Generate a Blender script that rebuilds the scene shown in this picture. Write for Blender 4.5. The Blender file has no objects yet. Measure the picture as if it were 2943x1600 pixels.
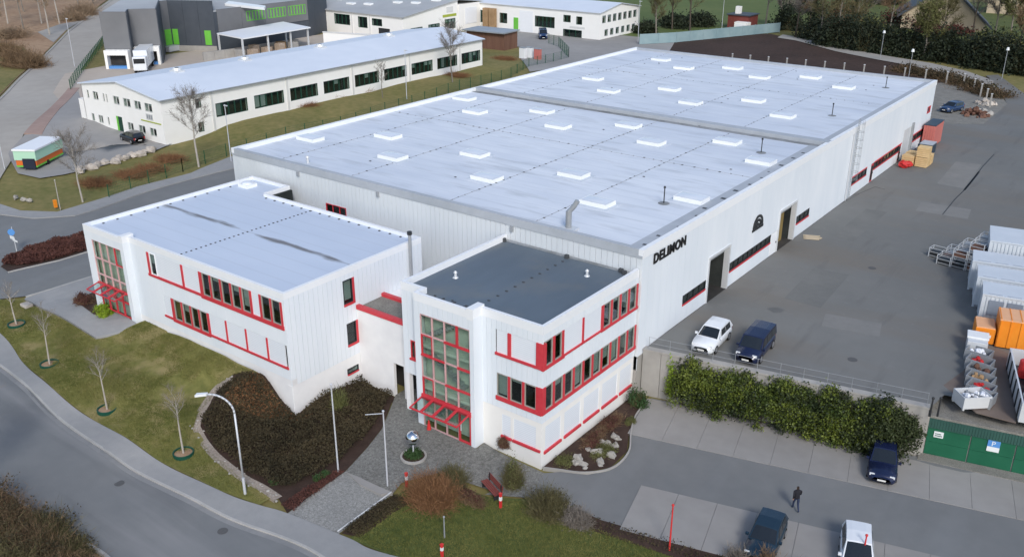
import bpy, bmesh, math, random
import numpy as np
from mathutils import Vector, Matrix

random.seed(7)
rng = np.random.default_rng(7)
S = bpy.context.scene
COL = S.collection

# ------------------------------------------------------------------ camera
FOCAL = 32.4628
PITCH = 0.39881
YAW = -0.64452
ROLL = 0.00163
CAM_LOC = (29.917, -43.118, 36.013)
cam_data = bpy.data.cameras.new('camera')
cam_data.sensor_width = 36.0
cam_data.sensor_fit = 'HORIZONTAL'
cam_data.lens = FOCAL
cam_data.clip_start = 0.5
cam_data.clip_end = 6000
camera = bpy.data.objects.new('camera', cam_data)
COL.objects.link(camera)
fwd = Vector((math.sin(YAW) * math.cos(PITCH), math.cos(YAW) * math.cos(PITCH), -math.sin(PITCH)))
rgt = Vector((math.cos(YAW), -math.sin(YAW), 0))
upv = rgt.cross(fwd)
r2 = rgt * math.cos(ROLL) + upv * math.sin(ROLL)
u2 = upv * math.cos(ROLL) - rgt * math.sin(ROLL)
mw = Matrix((r2, u2, -fwd)).transposed().to_4x4()
mw.translation = Vector(CAM_LOC)
camera.matrix_world = mw
S.camera = camera

# ------------------------------------------------------------------ sky, sun, exposure
SUN_DIR = Vector((0.62, -0.60, 0.66)).normalized()      # towards the sun
elev = math.asin(SUN_DIR.z)
world = bpy.data.worlds.new('World')
S.world = world
world.use_nodes = True
wn = world.node_tree
bg = wn.nodes['Background']
sky = wn.nodes.new('ShaderNodeTexSky')
sky.sky_type = 'NISHITA'
sky.sun_disc = False
sky.sun_elevation = elev
sky.sun_rotation = math.atan2(SUN_DIR.x, SUN_DIR.y)
sky.air_density = 1.0
sky.dust_density = 1.5
sky.ozone_density = 1.0
wn.links.new(sky.outputs[0], bg.inputs[0])
bg.inputs[1].default_value = 0.135
sun_data = bpy.data.lights.new('sun', 'SUN')
sun_data.energy = 1.5
sun_data.angle = math.radians(14)
sun_data.color = (1.0, 0.975, 0.94)
sun = bpy.data.objects.new('sun', sun_data)
COL.objects.link(sun)
sun.rotation_euler = SUN_DIR.to_track_quat('Z', 'Y').to_euler()
vs = S.view_settings
vs.view_transform = 'Standard'
vs.look = 'None'
vs.gamma = 1.0
vs.exposure = 0.38
vs.use_curve_mapping = False

# ------------------------------------------------------------------ materials
MATS = {}
def mat(name, c1, c2=None, scale=1.5, big=0.12, rough=0.8, bump=0.0, bscale=30.0, metallic=0.0, spec=0.3,
        stretch=(1, 1, 1), contrast=1.0, fine=0.35):
    m = bpy.data.materials.new(name)
    m.use_nodes = True
    nt = m.node_tree
    N, L = nt.nodes, nt.links
    b = N['Principled BSDF']
    b.inputs['Roughness'].default_value = rough
    b.inputs['Metallic'].default_value = metallic
    b.inputs['Specular IOR Level'].default_value = spec
    MATS[name] = m
    if c2 is None:
        b.inputs['Base Color'].default_value = (*c1, 1)
        if not bump:
            return m
    tc = N.new('ShaderNodeTexCoord')
    mp = N.new('ShaderNodeMapping')
    mp.inputs['Scale'].default_value = stretch
    L.new(tc.outputs['Object'], mp.inputs[0])
    if c2 is not None:
        n1 = N.new('ShaderNodeTexNoise'); n1.inputs['Scale'].default_value = scale; n1.inputs['Detail'].default_value = 5
        n2 = N.new('ShaderNodeTexNoise'); n2.inputs['Scale'].default_value = big; n2.inputs['Detail'].default_value = 4
        L.new(mp.outputs[0], n1.inputs['Vector']); L.new(mp.outputs[0], n2.inputs['Vector'])
        mx = N.new('ShaderNodeMix'); mx.data_type = 'FLOAT'
        mx.inputs[0].default_value = fine
        L.new(n2.outputs[0], mx.inputs[2]); L.new(n1.outputs[0], mx.inputs[3])
        cr = N.new('ShaderNodeValToRGB')
        w = 0.17 / contrast
        cr.color_ramp.elements[0].position = 0.5 - w
        cr.color_ramp.elements[1].position = 0.5 + w
        cr.color_ramp.elements[0].color = (*c1, 1)
        cr.color_ramp.elements[1].color = (*c2, 1)
        L.new(mx.outputs[0], cr.inputs[0])
        L.new(cr.outputs[0], b.inputs['Base Color'])
    if bump:
        n3 = N.new('ShaderNodeTexNoise'); n3.inputs['Scale'].default_value = bscale; n3.inputs['Detail'].default_value = 4
        L.new(mp.outputs[0], n3.inputs['Vector'])
        bp = N.new('ShaderNodeBump'); bp.inputs['Strength'].default_value = bump; bp.inputs['Distance'].default_value = 0.05
        L.new(n3.outputs[0], bp.inputs['Height']); L.new(bp.outputs[0], b.inputs['Normal'])
    return m

def overlay(m, tex, axis_scale, c, fac, lo=0.4, hi=0.6, dist=0.0):
    """darken / tint a material's colour along a second procedural texture"""
    nt = m.node_tree; N, L = nt.nodes, nt.links
    b = N['Principled BSDF']
    old = b.inputs['Base Color'].links[0].from_socket if b.inputs['Base Color'].links else None
    tc = N.new('ShaderNodeTexCoord'); mp = N.new('ShaderNodeMapping'); mp.inputs['Scale'].default_value = axis_scale
    L.new(tc.outputs['Object'], mp.inputs[0])
    if tex == 'wave':
        t = N.new('ShaderNodeTexWave'); t.inputs['Scale'].default_value = 1.0; t.bands_direction = 'XYZ'[[i for i in range(3) if axis_scale[i]][0]]
        t.inputs['Distortion'].default_value = dist
        out = t.outputs['Fac']
    elif tex == 'cell':
        t = N.new('ShaderNodeTexVoronoi'); t.feature = 'DISTANCE_TO_EDGE'; t.inputs['Scale'].default_value = 1.0
        out = t.outputs['Distance']
    elif tex == 'cells':
        t = N.new('ShaderNodeTexVoronoi'); t.inputs['Scale'].default_value = 1.0
        sp = N.new('ShaderNodeSeparateColor'); L.new(t.outputs['Color'], sp.inputs[0]); out = sp.outputs[0]
    elif tex == 'brick':
        t = N.new('ShaderNodeTexBrick'); t.inputs['Scale'].default_value = 1.0
        t.inputs['Mortar Size'].default_value = 0.03; t.inputs['Color1'].default_value = (1, 1, 1, 1); t.inputs['Color2'].default_value = (.8, .8, .8, 1); t.inputs['Mortar'].default_value = (0, 0, 0, 1)
        out = t.outputs['Color']
    else:
        t = N.new('ShaderNodeTexNoise'); t.inputs['Scale'].default_value = 1.0; t.inputs['Detail'].default_value = 6
        out = t.outputs[0]
    L.new(mp.outputs[0], t.inputs['Vector'])
    mr = N.new('ShaderNodeMapRange'); mr.inputs[1].default_value = lo; mr.inputs[2].default_value = hi
    mr.inputs[3].default_value = 0; mr.inputs[4].default_value = fac
    L.new(out, mr.inputs[0])
    mx = N.new('ShaderNodeMix'); mx.data_type = 'RGBA'
    L.new(mr.outputs[0], mx.inputs[0])
    if old: L.new(old, mx.inputs[6])
    else: mx.inputs[6].default_value = b.inputs['Base Color'].default_value
    mx.inputs[7].default_value = (*c, 1)
    L.new(mx.outputs[2], b.inputs['Base Color'])
    return m

def glass_mat(name, tint, gloss=0.12):
    m = bpy.data.materials.new(name); m.use_nodes = True
    nt = m.node_tree; N, L = nt.nodes, nt.links
    for n in list(N):
        if n.type == 'BSDF_PRINCIPLED': N.remove(n)
    out = [n for n in N if n.type == 'OUTPUT_MATERIAL'][0]
    tr = N.new('ShaderNodeBsdfTransparent'); tr.inputs[0].default_value = (*tint, 1)
    gl = N.new('ShaderNodeBsdfGlossy'); gl.inputs['Roughness'].default_value = 0.03; gl.inputs[0].default_value = (.95, .97, 1, 1)
    lw = N.new('ShaderNodeLayerWeight'); lw.inputs[0].default_value = .5
    pw = N.new('ShaderNodeMath'); pw.operation = 'POWER'; pw.inputs[1].default_value = 4.0
    fr = N.new('ShaderNodeMath'); fr.operation = 'MULTIPLY'; fr.inputs[1].default_value = .7
    L.new(lw.outputs['Facing'], pw.inputs[0]); L.new(pw.outputs[0], fr.inputs[0])
    ad = N.new('ShaderNodeMath'); ad.operation = 'ADD'; ad.inputs[1].default_value = gloss; ad.use_clamp = True
    mx = N.new('ShaderNodeMixShader')
    L.new(fr.outputs[0], ad.inputs[0]); L.new(ad.outputs[0], mx.inputs[0])
    L.new(tr.outputs[0], mx.inputs[1]); L.new(gl.outputs[0], mx.inputs[2]); L.new(mx.outputs[0], out.inputs[0])
    MATS[name] = m
    return m

mat('clad', (.70, .755, .81), (.79, .83, .87), scale=.8, big=.2, rough=.45, stretch=(1, 1, .25))
mat('clad_hall', (.60, .64, .67), (.70, .735, .76), scale=.7, big=.12, rough=.45, stretch=(1, 1, .2))
mat('trim_white', (.78, .80, .82), (.84, .86, .88), scale=2, rough=.45)
mat('plaster', (.74, .74, .75), (.83, .83, .83), scale=1.2, big=.3, rough=.9, bump=.15, bscale=60)
mat('plaster_cream', (.78, .77, .74), (.86, .85, .82), scale=.9, big=.15, rough=.9, bump=.1, bscale=50)
mat('shutter', (.72, .77, .83), (.79, .83, .88), scale=2, rough=.5)
overlay(MATS['shutter'], 'wave', (0, 0, 2.2), (.6, .63, .67), .4)
mat('red', (.52, .035, .05), (.62, .06, .075), scale=3, big=.5, rough=.4)
mat('frame_grey', (.30, .29, .26), (.38, .37, .34), scale=3, rough=.5)
mat('pink_bar', (.55, .32, .33), (.66, .42, .42), scale=3, rough=.5)
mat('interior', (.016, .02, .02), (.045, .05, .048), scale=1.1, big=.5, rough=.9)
mat('interior_light', (.38, .43, .38), (.56, .60, .54), scale=.6, big=.3, rough=.9)
mat('blind', (.42, .45, .44), (.55, .57, .55), scale=2, rough=.9)
mat('roof_white', (.56, .61, .69), (.71, .75, .805), scale=.5, big=.055, rough=.55, stretch=(.35, 1, 1), bump=.06, bscale=1.2, fine=.4, contrast=1.25)
overlay(MATS['roof_white'], 'wave', (0.0, .196, 0), (.52, .57, .63), .35, .95, 1.0)
overlay(MATS['roof_white'], 'noise', (.22, .9, 1), (.40, .43, .46), .6, .53, .76)
mat('roof_office', (.52, .59, .70), (.60, .665, .765), scale=.6, big=.08, rough=.55, stretch=(.4, 1, 1))
overlay(MATS['roof_office'], 'wave', (0, .2, 0), (.44, .49, .57), .3, .95, 1.0)
mat('roof_dark', (.095, .125, .155), (.135, .17, .205), scale=.7, big=.12, rough=.6, stretch=(1, .3, 1), spec=.4)
overlay(MATS['roof_dark'], 'noise', (.25, .25, 1), (.19, .19, .175), .6, .52, .75)
mat('dirt_strip', (.16, .17, .17), (.34, .36, .38), scale=1.2, big=.3, rough=.9)
mat('roof_edge', (.36, .39, .42), (.46, .49, .53), scale=1.0, big=.1, rough=.6)
mat('gravel', (.14, .135, .12), (.30, .29, .26), scale=14, big=1.0, rough=.95, bump=.6, bscale=25, fine=.7)
mat('fixing', (.07, .075, .08), rough=.7)
mat('skylight', (.80, .82, .82), (.88, .89, .88), scale=1.5, rough=.35)
mat('skylight_dome', (.62, .67, .74), (.72, .76, .82), scale=.8, rough=.25)
mat('metal_grey', (.30, .32, .34), (.40, .42, .44), scale=2, rough=.45, metallic=.3)
mat('metal_light', (.60, .62, .64), (.70, .72, .73), scale=2, rough=.4, metallic=.2)
mat('dark_metal', (.03, .032, .035), rough=.5)
mat('black', (.012, .012, .013), rough=.5)
mat('rubber', (.02, .02, .02), rough=.8)
mat('gate_inside', (.02, .021, .022), (.06, .055, .05), scale=.8, rough=.9)
mat('gold_curtain', (.16, .115, .04), (.26, .19, .07), scale=1, rough=.8)
glass_mat('glass', (.74, .80, .78), .04)
glass_mat('glass_bay', (.86, .92, .89), .03)
glass_mat('car_glass', (.05, .06, .07), .06)

# ------------------------------------------------------------------ geometry helpers
OFF = {}
def tag(o, label=None, cat=None, group=None, kind=None):
    if label: o['label'] = label
    if cat: o['category'] = cat
    if group: o['group'] = group
    if kind: o['kind'] = kind
    return o

def empty(name, loc, rz=0.0):
    o = bpy.data.objects.new(name, None)
    o.empty_display_size = 0.3
    COL.objects.link(o)
    o.location = loc; o.rotation_euler = (0, 0, rz)
    OFF[o.name] = Vector(loc)
    return o

def link(name, me, m, parent=None, local=False):
    o = bpy.data.objects.new(name, me)
    COL.objects.link(o)
    if m is not None and len(me.materials) == 0:
        me.materials.append(MATS[m] if isinstance(m, str) else m)
    OFF[o.name] = Vector((0, 0, 0))
    if parent is not None:
        o.parent = parent
        if not local:
            o.location = -OFF[parent.name]
    return o

BOXF = [(0, 3, 2, 1), (4, 5, 6, 7), (0, 1, 5, 4), (1, 2, 6, 5), (2, 3, 7, 6), (3, 0, 4, 7)]
class MB:
    def __init__(s): s.v = []; s.f = []
    def box8(s, pts):
        n = len(s.v); s.v += [tuple(p) for p in pts]; s.f += [tuple(n + i for i in q) for q in BOXF]; return s
    def box(s, x0, x1, y0, y1, z0, z1):
        s.box8([(x0, y0, z0), (x1, y0, z0), (x1, y1, z0), (x0, y1, z0), (x0, y0, z1), (x1, y0, z1), (x1, y1, z1), (x0, y1, z1)])
        return s
    def fbox(s, f, s0, s1, o0, o1, z0, z1):
        P = f.P
        s.box8([P(s0, o0, z0), P(s1, o0, z0), P(s1, o1, z0), P(s0, o1, z0), P(s0, o0, z1), P(s1, o0, z1), P(s1, o1, z1), P(s0, o1, z1)])
        return s
    def prism(s, poly, z0, z1):
        n = len(s.v); k = len(poly)
        g = (lambda z: z) if not callable(z0) else None
        s.v += [(x, y, z0) for x, y in poly] + [(x, y, z1) for x, y in poly]
        s.f.append(tuple(n + i for i in reversed(range(k)))); s.f.append(tuple(n + k + i for i in range(k)))
        for i in range(k):
            j = (i + 1) % k
            s.f.append((n + i, n + j, n + k + j, n + k + i))
        return s
    def tube(s, p0, p1, r0, r1=None, k=8, cap=True):
        if r1 is None: r1 = r0
        p0 = Vector(p0); p1 = Vector(p1); d = (p1 - p0).normalized()
        a = d.orthogonal().normalized(); b = d.cross(a)
        n = len(s.v)
        for p, r in ((p0, r0), (p1, r1)):
            for i in range(k):
                t = 2 * math.pi * i / k
                s.v.append(tuple(p + (a * math.cos(t) + b * math.sin(t)) * r))
        for i in range(k):
            j = (i + 1) % k
            s.f.append((n + i, n + j, n + k + j, n + k + i))
        if cap:
            s.f.append(tuple(n + i for i in reversed(range(k)))); s.f.append(tuple(n + k + i for i in range(k)))
        return s
    def path(s, pts, r, k=8):
        for a, b in zip(pts[:-1], pts[1:]): s.tube(a, b, r, r, k)
        return s
    def poly(s, pts):
        n = len(s.v); s.v += [tuple(p) for p in pts]; s.f.append(tuple(range(n, n + len(pts)))); return s
    def sphere(s, c, r, nu=12, nv=8, sx=1, sy=1, sz=1, jit=0.0):
        n = len(s.v); c = Vector(c)
        for i in range(nv + 1):
            th = math.pi * i / nv
            for j in range(nu):
                ph = 2 * math.pi * j / nu
                rr = r * (1 + jit * (random.random() - .5))
                s.v.append((c.x + sx * rr * math.sin(th) * math.cos(ph), c.y + sy * rr * math.sin(th) * math.sin(ph), c.z + sz * rr * math.cos(th)))
        for i in range(nv):
            for j in range(nu):
                k2 = (j + 1) % nu
                s.f.append((n + i * nu + j, n + (i + 1) * nu + j, n + (i + 1) * nu + k2, n + i * nu + k2))
        return s
    def mesh(s, name):
        me = bpy.data.meshes.new(name); me.from_pydata(s.v, [], s.f); me.update(); return me
    def build(s, name, m, parent=None, local=False, smooth=False, bevel=0.0):
        me = s.mesh(name)
        if bevel:
            bm = bmesh.new(); bm.from_mesh(me)
            bmesh.ops.remove_doubles(bm, verts=bm.verts, dist=1e-5)
            bmesh.ops.bevel(bm, geom=list(bm.edges), offset=bevel, segments=2, affect='EDGES', profile=.6)
            bm.to_mesh(me); bm.free()
        if smooth:
            me.polygons.foreach_set('use_smooth', [True] * len(me.polygons))
        return link(name, me, m, parent, local)

class Fac:
    """a facade: s runs along it, o points out of it, z is up"""
    def __init__(s, a, b):
        s.a = Vector((*a, 0)); d = Vector((b[0] - a[0], b[1] - a[1], 0)); s.L = d.length; s.d = d.normalized()
        s.n = Vector((s.d.y, -s.d.x, 0))
    def P(s, u, o, z):
        p = s.a + s.d * u + s.n * o
        return (p.x, p.y, z)

def fast_mesh(name, V, F):
    V = np.asarray(V, dtype=np.float32); F = np.asarray(F, dtype=np.int32)
    me = bpy.data.meshes.new(name)
    k = F.shape[1]
    me.vertices.add(len(V)); me.vertices.foreach_set('co', V.ravel())
    me.loops.add(F.size); me.loops.foreach_set('vertex_index', F.ravel())
    me.polygons.add(len(F)); me.polygons.foreach_set('loop_start', np.arange(0, F.size, k, dtype=np.int32))
    try: me.polygons.foreach_set('loop_total', np.full(len(F), k, dtype=np.int32))
    except Exception: pass
    me.update(calc_edges=True); me.validate()
    return me

def window(root, f, s0, s1, z0, z1, frame='red', pane='glass', fw=.08, blind=0.0, bars=0, o=0.0, bmat='blind', name='window'):
    m = MB()
    m.fbox(f, s0, s1, o - .09, o + .03, z0, z0 + fw); m.fbox(f, s0, s1, o - .09, o + .03, z1 - fw, z1)
    m.fbox(f, s0, s0 + fw, o - .088, o + .028, z0 + fw, z1 - fw); m.fbox(f, s1 - fw, s1, o - .088, o + .028, z0 + fw, z1 - fw)
    for i in range(bars):
        c = s0 + (s1 - s0) * (i + 1) / (bars + 1)
        m.fbox(f, c - fw * .4, c + fw * .4, o - .08, o + .02, z0 + fw, z1 - fw)
    w = m.build(name, frame, root)
    MB().fbox(f, s0 + fw, s1 - fw, o - .06, o - .045, z0 + fw, z1 - fw).build('pane', pane, w)
    if blind > 0:
        MB().fbox(f, s0 + fw, s1 - fw, o - .16, o - .14, z1 - fw - (z1 - z0 - 2 * fw) * blind, z1 - fw).build('blind', bmat, w)
    return w

def shutter(root, f, s0, s1, z0, z1, o=0.0):
    return MB().fbox(f, s0, s1, o - .1, o - .015, z0, z1).build('roller_shutter', 'shutter', root)

def clad(root, f, s0, s1, z0, z1, pw, holes, m='clad', o0=-.08, o1=0.0, name='wall_panel', gap=.014):
    """upright cladding panels, each one an object, cut round the openings"""
    n = max(1, round((s1 - s0) / pw)); step = (s1 - s0) / n
    for i in range(n):
        a, b = s0 + i * step + gap, s0 + (i + 1) * step - gap
        cuts = sorted({a, b} | {h for q in holes for h in (q[0], q[1]) if a < h < b})
        for c, d in zip(cuts[:-1], cuts[1:]):
            if d - c < .03: continue
            mid = .5 * (c + d)
            spans = sorted((q[2], q[3]) for q in holes if q[0] <= mid <= q[1])
            z = z0
            for h0, h1 in spans + [(z1, z1)]:
                if h0 - z > .05:
                    MB().fbox(f, c, d, o0, o1, z, min(h0, z1)).build(name, m, root)
                z = max(z, h1)

# ------------------------------------------------------------------ terrain
CTRL = np.array([(0,-3,0),(-6,-4,0.1),(-12,-2,0.2),(-15,2,0.3),(10,5,0),(20,10,0),(30,14,0),(5,-6,0),(15,-3,0),(25,2,0),(-3,-9,0),(5,0,0),(12,11,0),(3,10,0),(40,14,0),(45,0,0),(-17.5,-7,0.3),(-14,-8,0.1),(-22,-6.5,2.9),(-26,-6.5,3),(-30,-6.5,3),(-36,-6.5,2.8),(-43,-6.5,2.4),(-30,-10,1.9),(-24,-10,1.5),(-19,-10,0.6),(-36,-10,2),(-2,-15,0.2),(-10,-17,0.2),(-18,-18,0.5),(-28,-18,0.9),(-40,-15,1.5),(-50,-11,2),(-15,-23,0.3),(-26,-24,0.7),(-40,-24,1.2),(-55,-20,1.8),(-10,-30,0),(0,-30,0),(-30,-35,0.7),(-58,-6,2.2),(-65,0,2.3),(-75,0,2.3),(-68,9,2.3),(-60,5,2.3),(-50,-3,2.3),(-80,-15,2.3),(-48,5,2.4),(-66,20,2.5),(-70,28,2.7),(-73,50,3.2),(-74,65,3.5),(-74,90,3.8),(-78,120,3.9),(-86,28,3),(-95,27,3.3),(-105,28,3.8),(-90,14,2.7),(-84,45,4.2),(-84,60,4.3),(-84,80,4.4),(-84,99,4.4),(-110,10,3.2),(-125,20,3.6),(-140,50,4),(-150,100,4),(-120,90,4),(-110,120,4),(-85,145,4),(-50,110,3.8),(-46,60,3.5),(-46,20,3),(-30,11,2.8),(-20,30,2.8),(-20,70,3),(10,30,2.6),(10,60,2.8),(5,95,3),(30,50,2.6),(30,90,2.8),(60,30,2.6),(60,80,2.8),(-60,160,4),(-20,150,3.8),(10,140,3.7),(-20,200,4),(60,150,3.8),(-150,200,4),(-250,60,4),(-250,200,4),(100,250,4),(-60,300,4),(-200,-60,3),(-80,-60,2),(40,-50,0),(120,0,1),(120,80,3)])
def terrain(x, y):
    x = np.atleast_1d(np.asarray(x, float)); y = np.atleast_1d(np.asarray(y, float))
    d2 = (x[:, None] - CTRL[None, :, 0]) ** 2 + (y[:, None] - CTRL[None, :, 1]) ** 2 + 2.5
    w = 1 / (d2 * d2)
    return (w * CTRL[None, :, 2]).sum(1) / w.sum(1)
def tz(x, y): return float(terrain(x, y)[0])

def drape(name, poly, off, m, cell=2.0, kind='structure', flat=None, parent=None, skirt=0.0):
    bm = bmesh.new()
    vs_ = [bm.verts.new((x, y, 0)) for x, y in poly]
    f = bm.faces.new(vs_)
    bmesh.ops.triangulate(bm, faces=[f])
    if flat is None:
        xs = [p[0] for p in poly]; ys = [p[1] for p in poly]
        for ax, lo, hi in ((0, min(xs), max(xs)), (1, min(ys), max(ys))):
            k = math.ceil(lo / cell + .01)
            while k * cell < hi - .01:
                no = (1, 0, 0) if ax == 0 else (0, 1, 0)
                co = (k * cell, 0, 0) if ax == 0 else (0, k * cell, 0)
                bmesh.ops.bisect_plane(bm, geom=bm.verts[:] + bm.edges[:] + bm.faces[:], plane_co=co, plane_no=no, dist=1e-4)
                k += 1
    bm.verts.ensure_lookup_table()
    P = np.array([v.co[:] for v in bm.verts])
    Z = terrain(P[:, 0], P[:, 1]) if flat is None else np.full(len(P), flat)
    for v, z in zip(bm.verts, Z): v.co.z = z + off
    if skirt:
        ed = [e for e in bm.edges if e.is_boundary]
        r = bmesh.ops.extrude_edge_only(bm, edges=ed)
        for v in r['geom']:
            if isinstance(v, bmesh.types.BMVert): v.co.z -= skirt
    bmesh.ops.recalc_face_normals(bm, faces=bm.faces)
    me = bpy.data.meshes.new(name); bm.to_mesh(me); bm.free()
    o = link(name, me, m, parent)
    if not skirt: me.polygons.foreach_set('use_smooth', [True] * len(me.polygons))
    if parent is None: o['kind'] = kind
    return o

def ribbon(name, pts, w, h, m, off=0.0, flat=None, parent=None, kind='structure', label=None):
    """a kerb: a low wall of width w and height h that follows the ground"""
    P = []
    for a, b in zip(pts[:-1], pts[1:]):
        k = max(1, int(math.hypot(b[0] - a[0], b[1] - a[1]) / 1.5))
        P += [(a[0] + (b[0] - a[0]) * i / k, a[1] + (b[1] - a[1]) * i / k) for i in range(k)]
    P.append(pts[-1])
    V = []; F = []
    for i, p in enumerate(P):
        a = P[max(0, i - 1)]; b = P[min(len(P) - 1, i + 1)]
        dx, dy = b[0] - a[0], b[1] - a[1]; l = math.hypot(dx, dy) or 1
        nx, ny = -dy / l * w / 2, dx / l * w / 2
        z = (tz(*p) if flat is None else flat) + off
        V += [(p[0] + nx, p[1] + ny, z - .3), (p[0] + nx, p[1] + ny, z + h), (p[0] - nx, p[1] - ny, z + h), (p[0] - nx, p[1] - ny, z - .3)]
        if i:
            n = 4 * i
            for j in range(3): F.append((n - 4 + j, n - 3 + j, n + 1 + j, n + j))
    me = bpy.data.meshes.new(name); me.from_pydata(V, [], F); me.update()
    o = link(name, me, m, parent)
    if parent is None: tag(o, kind=kind)
    return o

def spline(pts, n=8):
    """smooth open curve through points"""
    out = []
    P = [np.array(p, float) for p in pts]
    for i in range(len(P) - 1):
        p0 = P[max(0, i - 1)]; p1 = P[i]; p2 = P[i + 1]; p3 = P[min(len(P) - 1, i + 2)]
        for k in range(n):
            t = k / n
            q = .5 * (2 * p1 + (p2 - p0) * t + (2 * p0 - 5 * p1 + 4 * p2 - p3) * t * t + (3 * p1 - p0 - 3 * p2 + p3) * t ** 3)
            out.append(tuple(float(c) for c in q))
    out.append(tuple(float(c) for c in P[-1]))
    return out

# ================================================================== ground sheets
mat('grass', (.105, .115, .03), (.215, .20, .062), scale=2.2, big=.22, rough=.95, bump=.5, bscale=9, fine=.55)
overlay(MATS['grass'], 'noise', (.5, .5, .5), (.30, .24, .115), .75, .48, .66)
mat('grass_dark', (.052, .075, .02), (.125, .145, .04), scale=2.5, big=.25, rough=.95, bump=.5, bscale=9, fine=.55)
mat('bank_grass', (.125, .13, .038), (.25, .205, .082), scale=1.2, big=.12, rough=.95, bump=.4, bscale=6, fine=.5)
mat('meadow', (.07, .11, .028), (.125, .155, .05), scale=.4, big=.03, rough=.95, bump=.3, bscale=3)
mat('leaf_litter', (.26, .16, .095), (.42, .29, .185), scale=.8, big=.06, rough=.95, bump=.5, bscale=4, fine=.6)
mat('soil', (.034, .021, .016), (.068, .042, .032), scale=1.5, big=.15, rough=.95, bump=.6, bscale=8, fine=.6)
mat('asphalt', (.156, .163, .165), (.212, .216, .213), scale=.9, big=.07, rough=.85, bump=.15, bscale=40, fine=.25)
overlay(MATS['asphalt'], 'noise', (.35, .05, 1), (.225, .235, .24), .5, .5, .75)
mat('asphalt_road', (.156, .164, .168), (.212, .218, .218), scale=.9, big=.07, rough=.85, bump=.15, bscale=40, fine=.25)
overlay(MATS['asphalt_road'], 'noise', (.03, .55, 1), (.265, .265, .265), .6, .48, .68)
overlay(MATS['asphalt_road'], 'noise', (.05, .8, 1), (.125, .13, .135), .4, .56, .76)
mat('asphalt_yard', (.143, .147, .142), (.196, .197, .188), scale=.7, big=.045, rough=.8, bump=.15, bscale=40, fine=.2)
overlay(MATS['asphalt_yard'], 'noise', (.035, .16, 1), (.175, .155, .13), .85, .46, .7)
overlay(MATS['asphalt_yard'], 'noise', (.9, .12, 1), (.115, .113, .11), .5, .58, .76)
overlay(MATS['asphalt_yard'], 'noise', (1.6, 1.6, 1), (.235, .235, .23), .35, .62, .8)
mat('asphalt_old', (.25, .245, .235), (.34, .33, .315), scale=.6, big=.05, rough=.85, bump=.15, bscale=30, fine=.3)
mat('paving', (.27, .275, .275), (.35, .35, .345), scale=1.5, big=.12, rough=.9, bump=.2, bscale=30)
overlay(MATS['paving'], 'brick', (5, 5, 5), (.20, .20, .20), .35, .9, .1)
mat('slab', (.26, .25, .237), (.325, .315, .30), scale=.8, big=.1, rough=.9, bump=.15, bscale=40)
mat('cobble', (.13, .13, .12), (.27, .27, .25), scale=4.5, big=.4, rough=.9, bump=.4, bscale=9, fine=.7)
overlay(MATS['cobble'], 'cell', (5.5, 5.5, 5.5), (.09, .085, .075), .75, .09, .0)
mat('kerb', (.34, .335, .32), (.45, .44, .42), scale=3, big=.4, rough=.9)
mat('concrete', (.30, .29, .27), (.42, .405, .38), scale=1.4, big=.2, rough=.9, bump=.2, bscale=20)
mat('asphalt_brightened', (.34, .315, .28), (.43, .405, .365), scale=.6, big=.05, rough=.9, stretch=(1, 1, 1))  # exposure brightening towards the upper left, put into the road colour
mat('asphalt_grey', (.27, .265, .255), (.34, .33, .32), scale=.5, big=.06, rough=.9)  # workshop yard asphalt, base colour raised for the same upper-left brightening
mat('beige_pave', (.42, .36, .30), (.50, .44, .375), scale=.6, big=.06, rough=.9)
mat('cobble_light', (.22, .22, .21), (.36, .36, .34), scale=5, big=.4, rough=.9, bump=.4, bscale=9, fine=.7)
overlay(MATS['cobble_light'], 'cell', (6, 6, 6), (.13, .125, .115), .7, .09, .0)
mat('red_paving', (.30, .21, .18), (.38, .28, .24), scale=1, big=.15, rough=.9)
mat('path_pave', (.30, .285, .26), (.40, .385, .355), scale=1, big=.1, rough=.9)

def ground():
    a = np.concatenate([np.arange(-170, -60, 3.0), np.arange(-60, 42, 1.0), np.arange(42, 96, 3.0)]); far = np.array([180., 300, 600, 1200, 2500])
    xs = np.concatenate([-170 - far[::-1], a, 95 + far]); b = np.concatenate([np.arange(-60, -36, 3.0), np.arange(-36, 24, 1.0), np.arange(24, 330, 3.0)])
    ys = np.concatenate([-60 - far[::-1], b, 330 + far])
    X, Y = np.meshgrid(xs, ys)
    Z = terrain(X.ravel(), Y.ravel()) - .12
    V = np.stack([X.ravel(), Y.ravel(), Z], 1)
    nx, ny = len(xs), len(ys)
    i = np.arange(nx * ny).reshape(ny, nx)
    F = np.stack([i[:-1, :-1].ravel(), i[:-1, 1:].ravel(), i[1:, 1:].ravel(), i[1:, :-1].ravel()], 1)
    o = link('ground', fast_mesh('ground', V, F), 'bank_grass'); o.data.polygons.foreach_set('use_smooth', [True] * len(F))
    o['kind'] = 'structure'
ground()

mat('roof_collar', (.50, .555, .62), (.62, .67, .735), scale=.9, big=.3, rough=.6)
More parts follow.
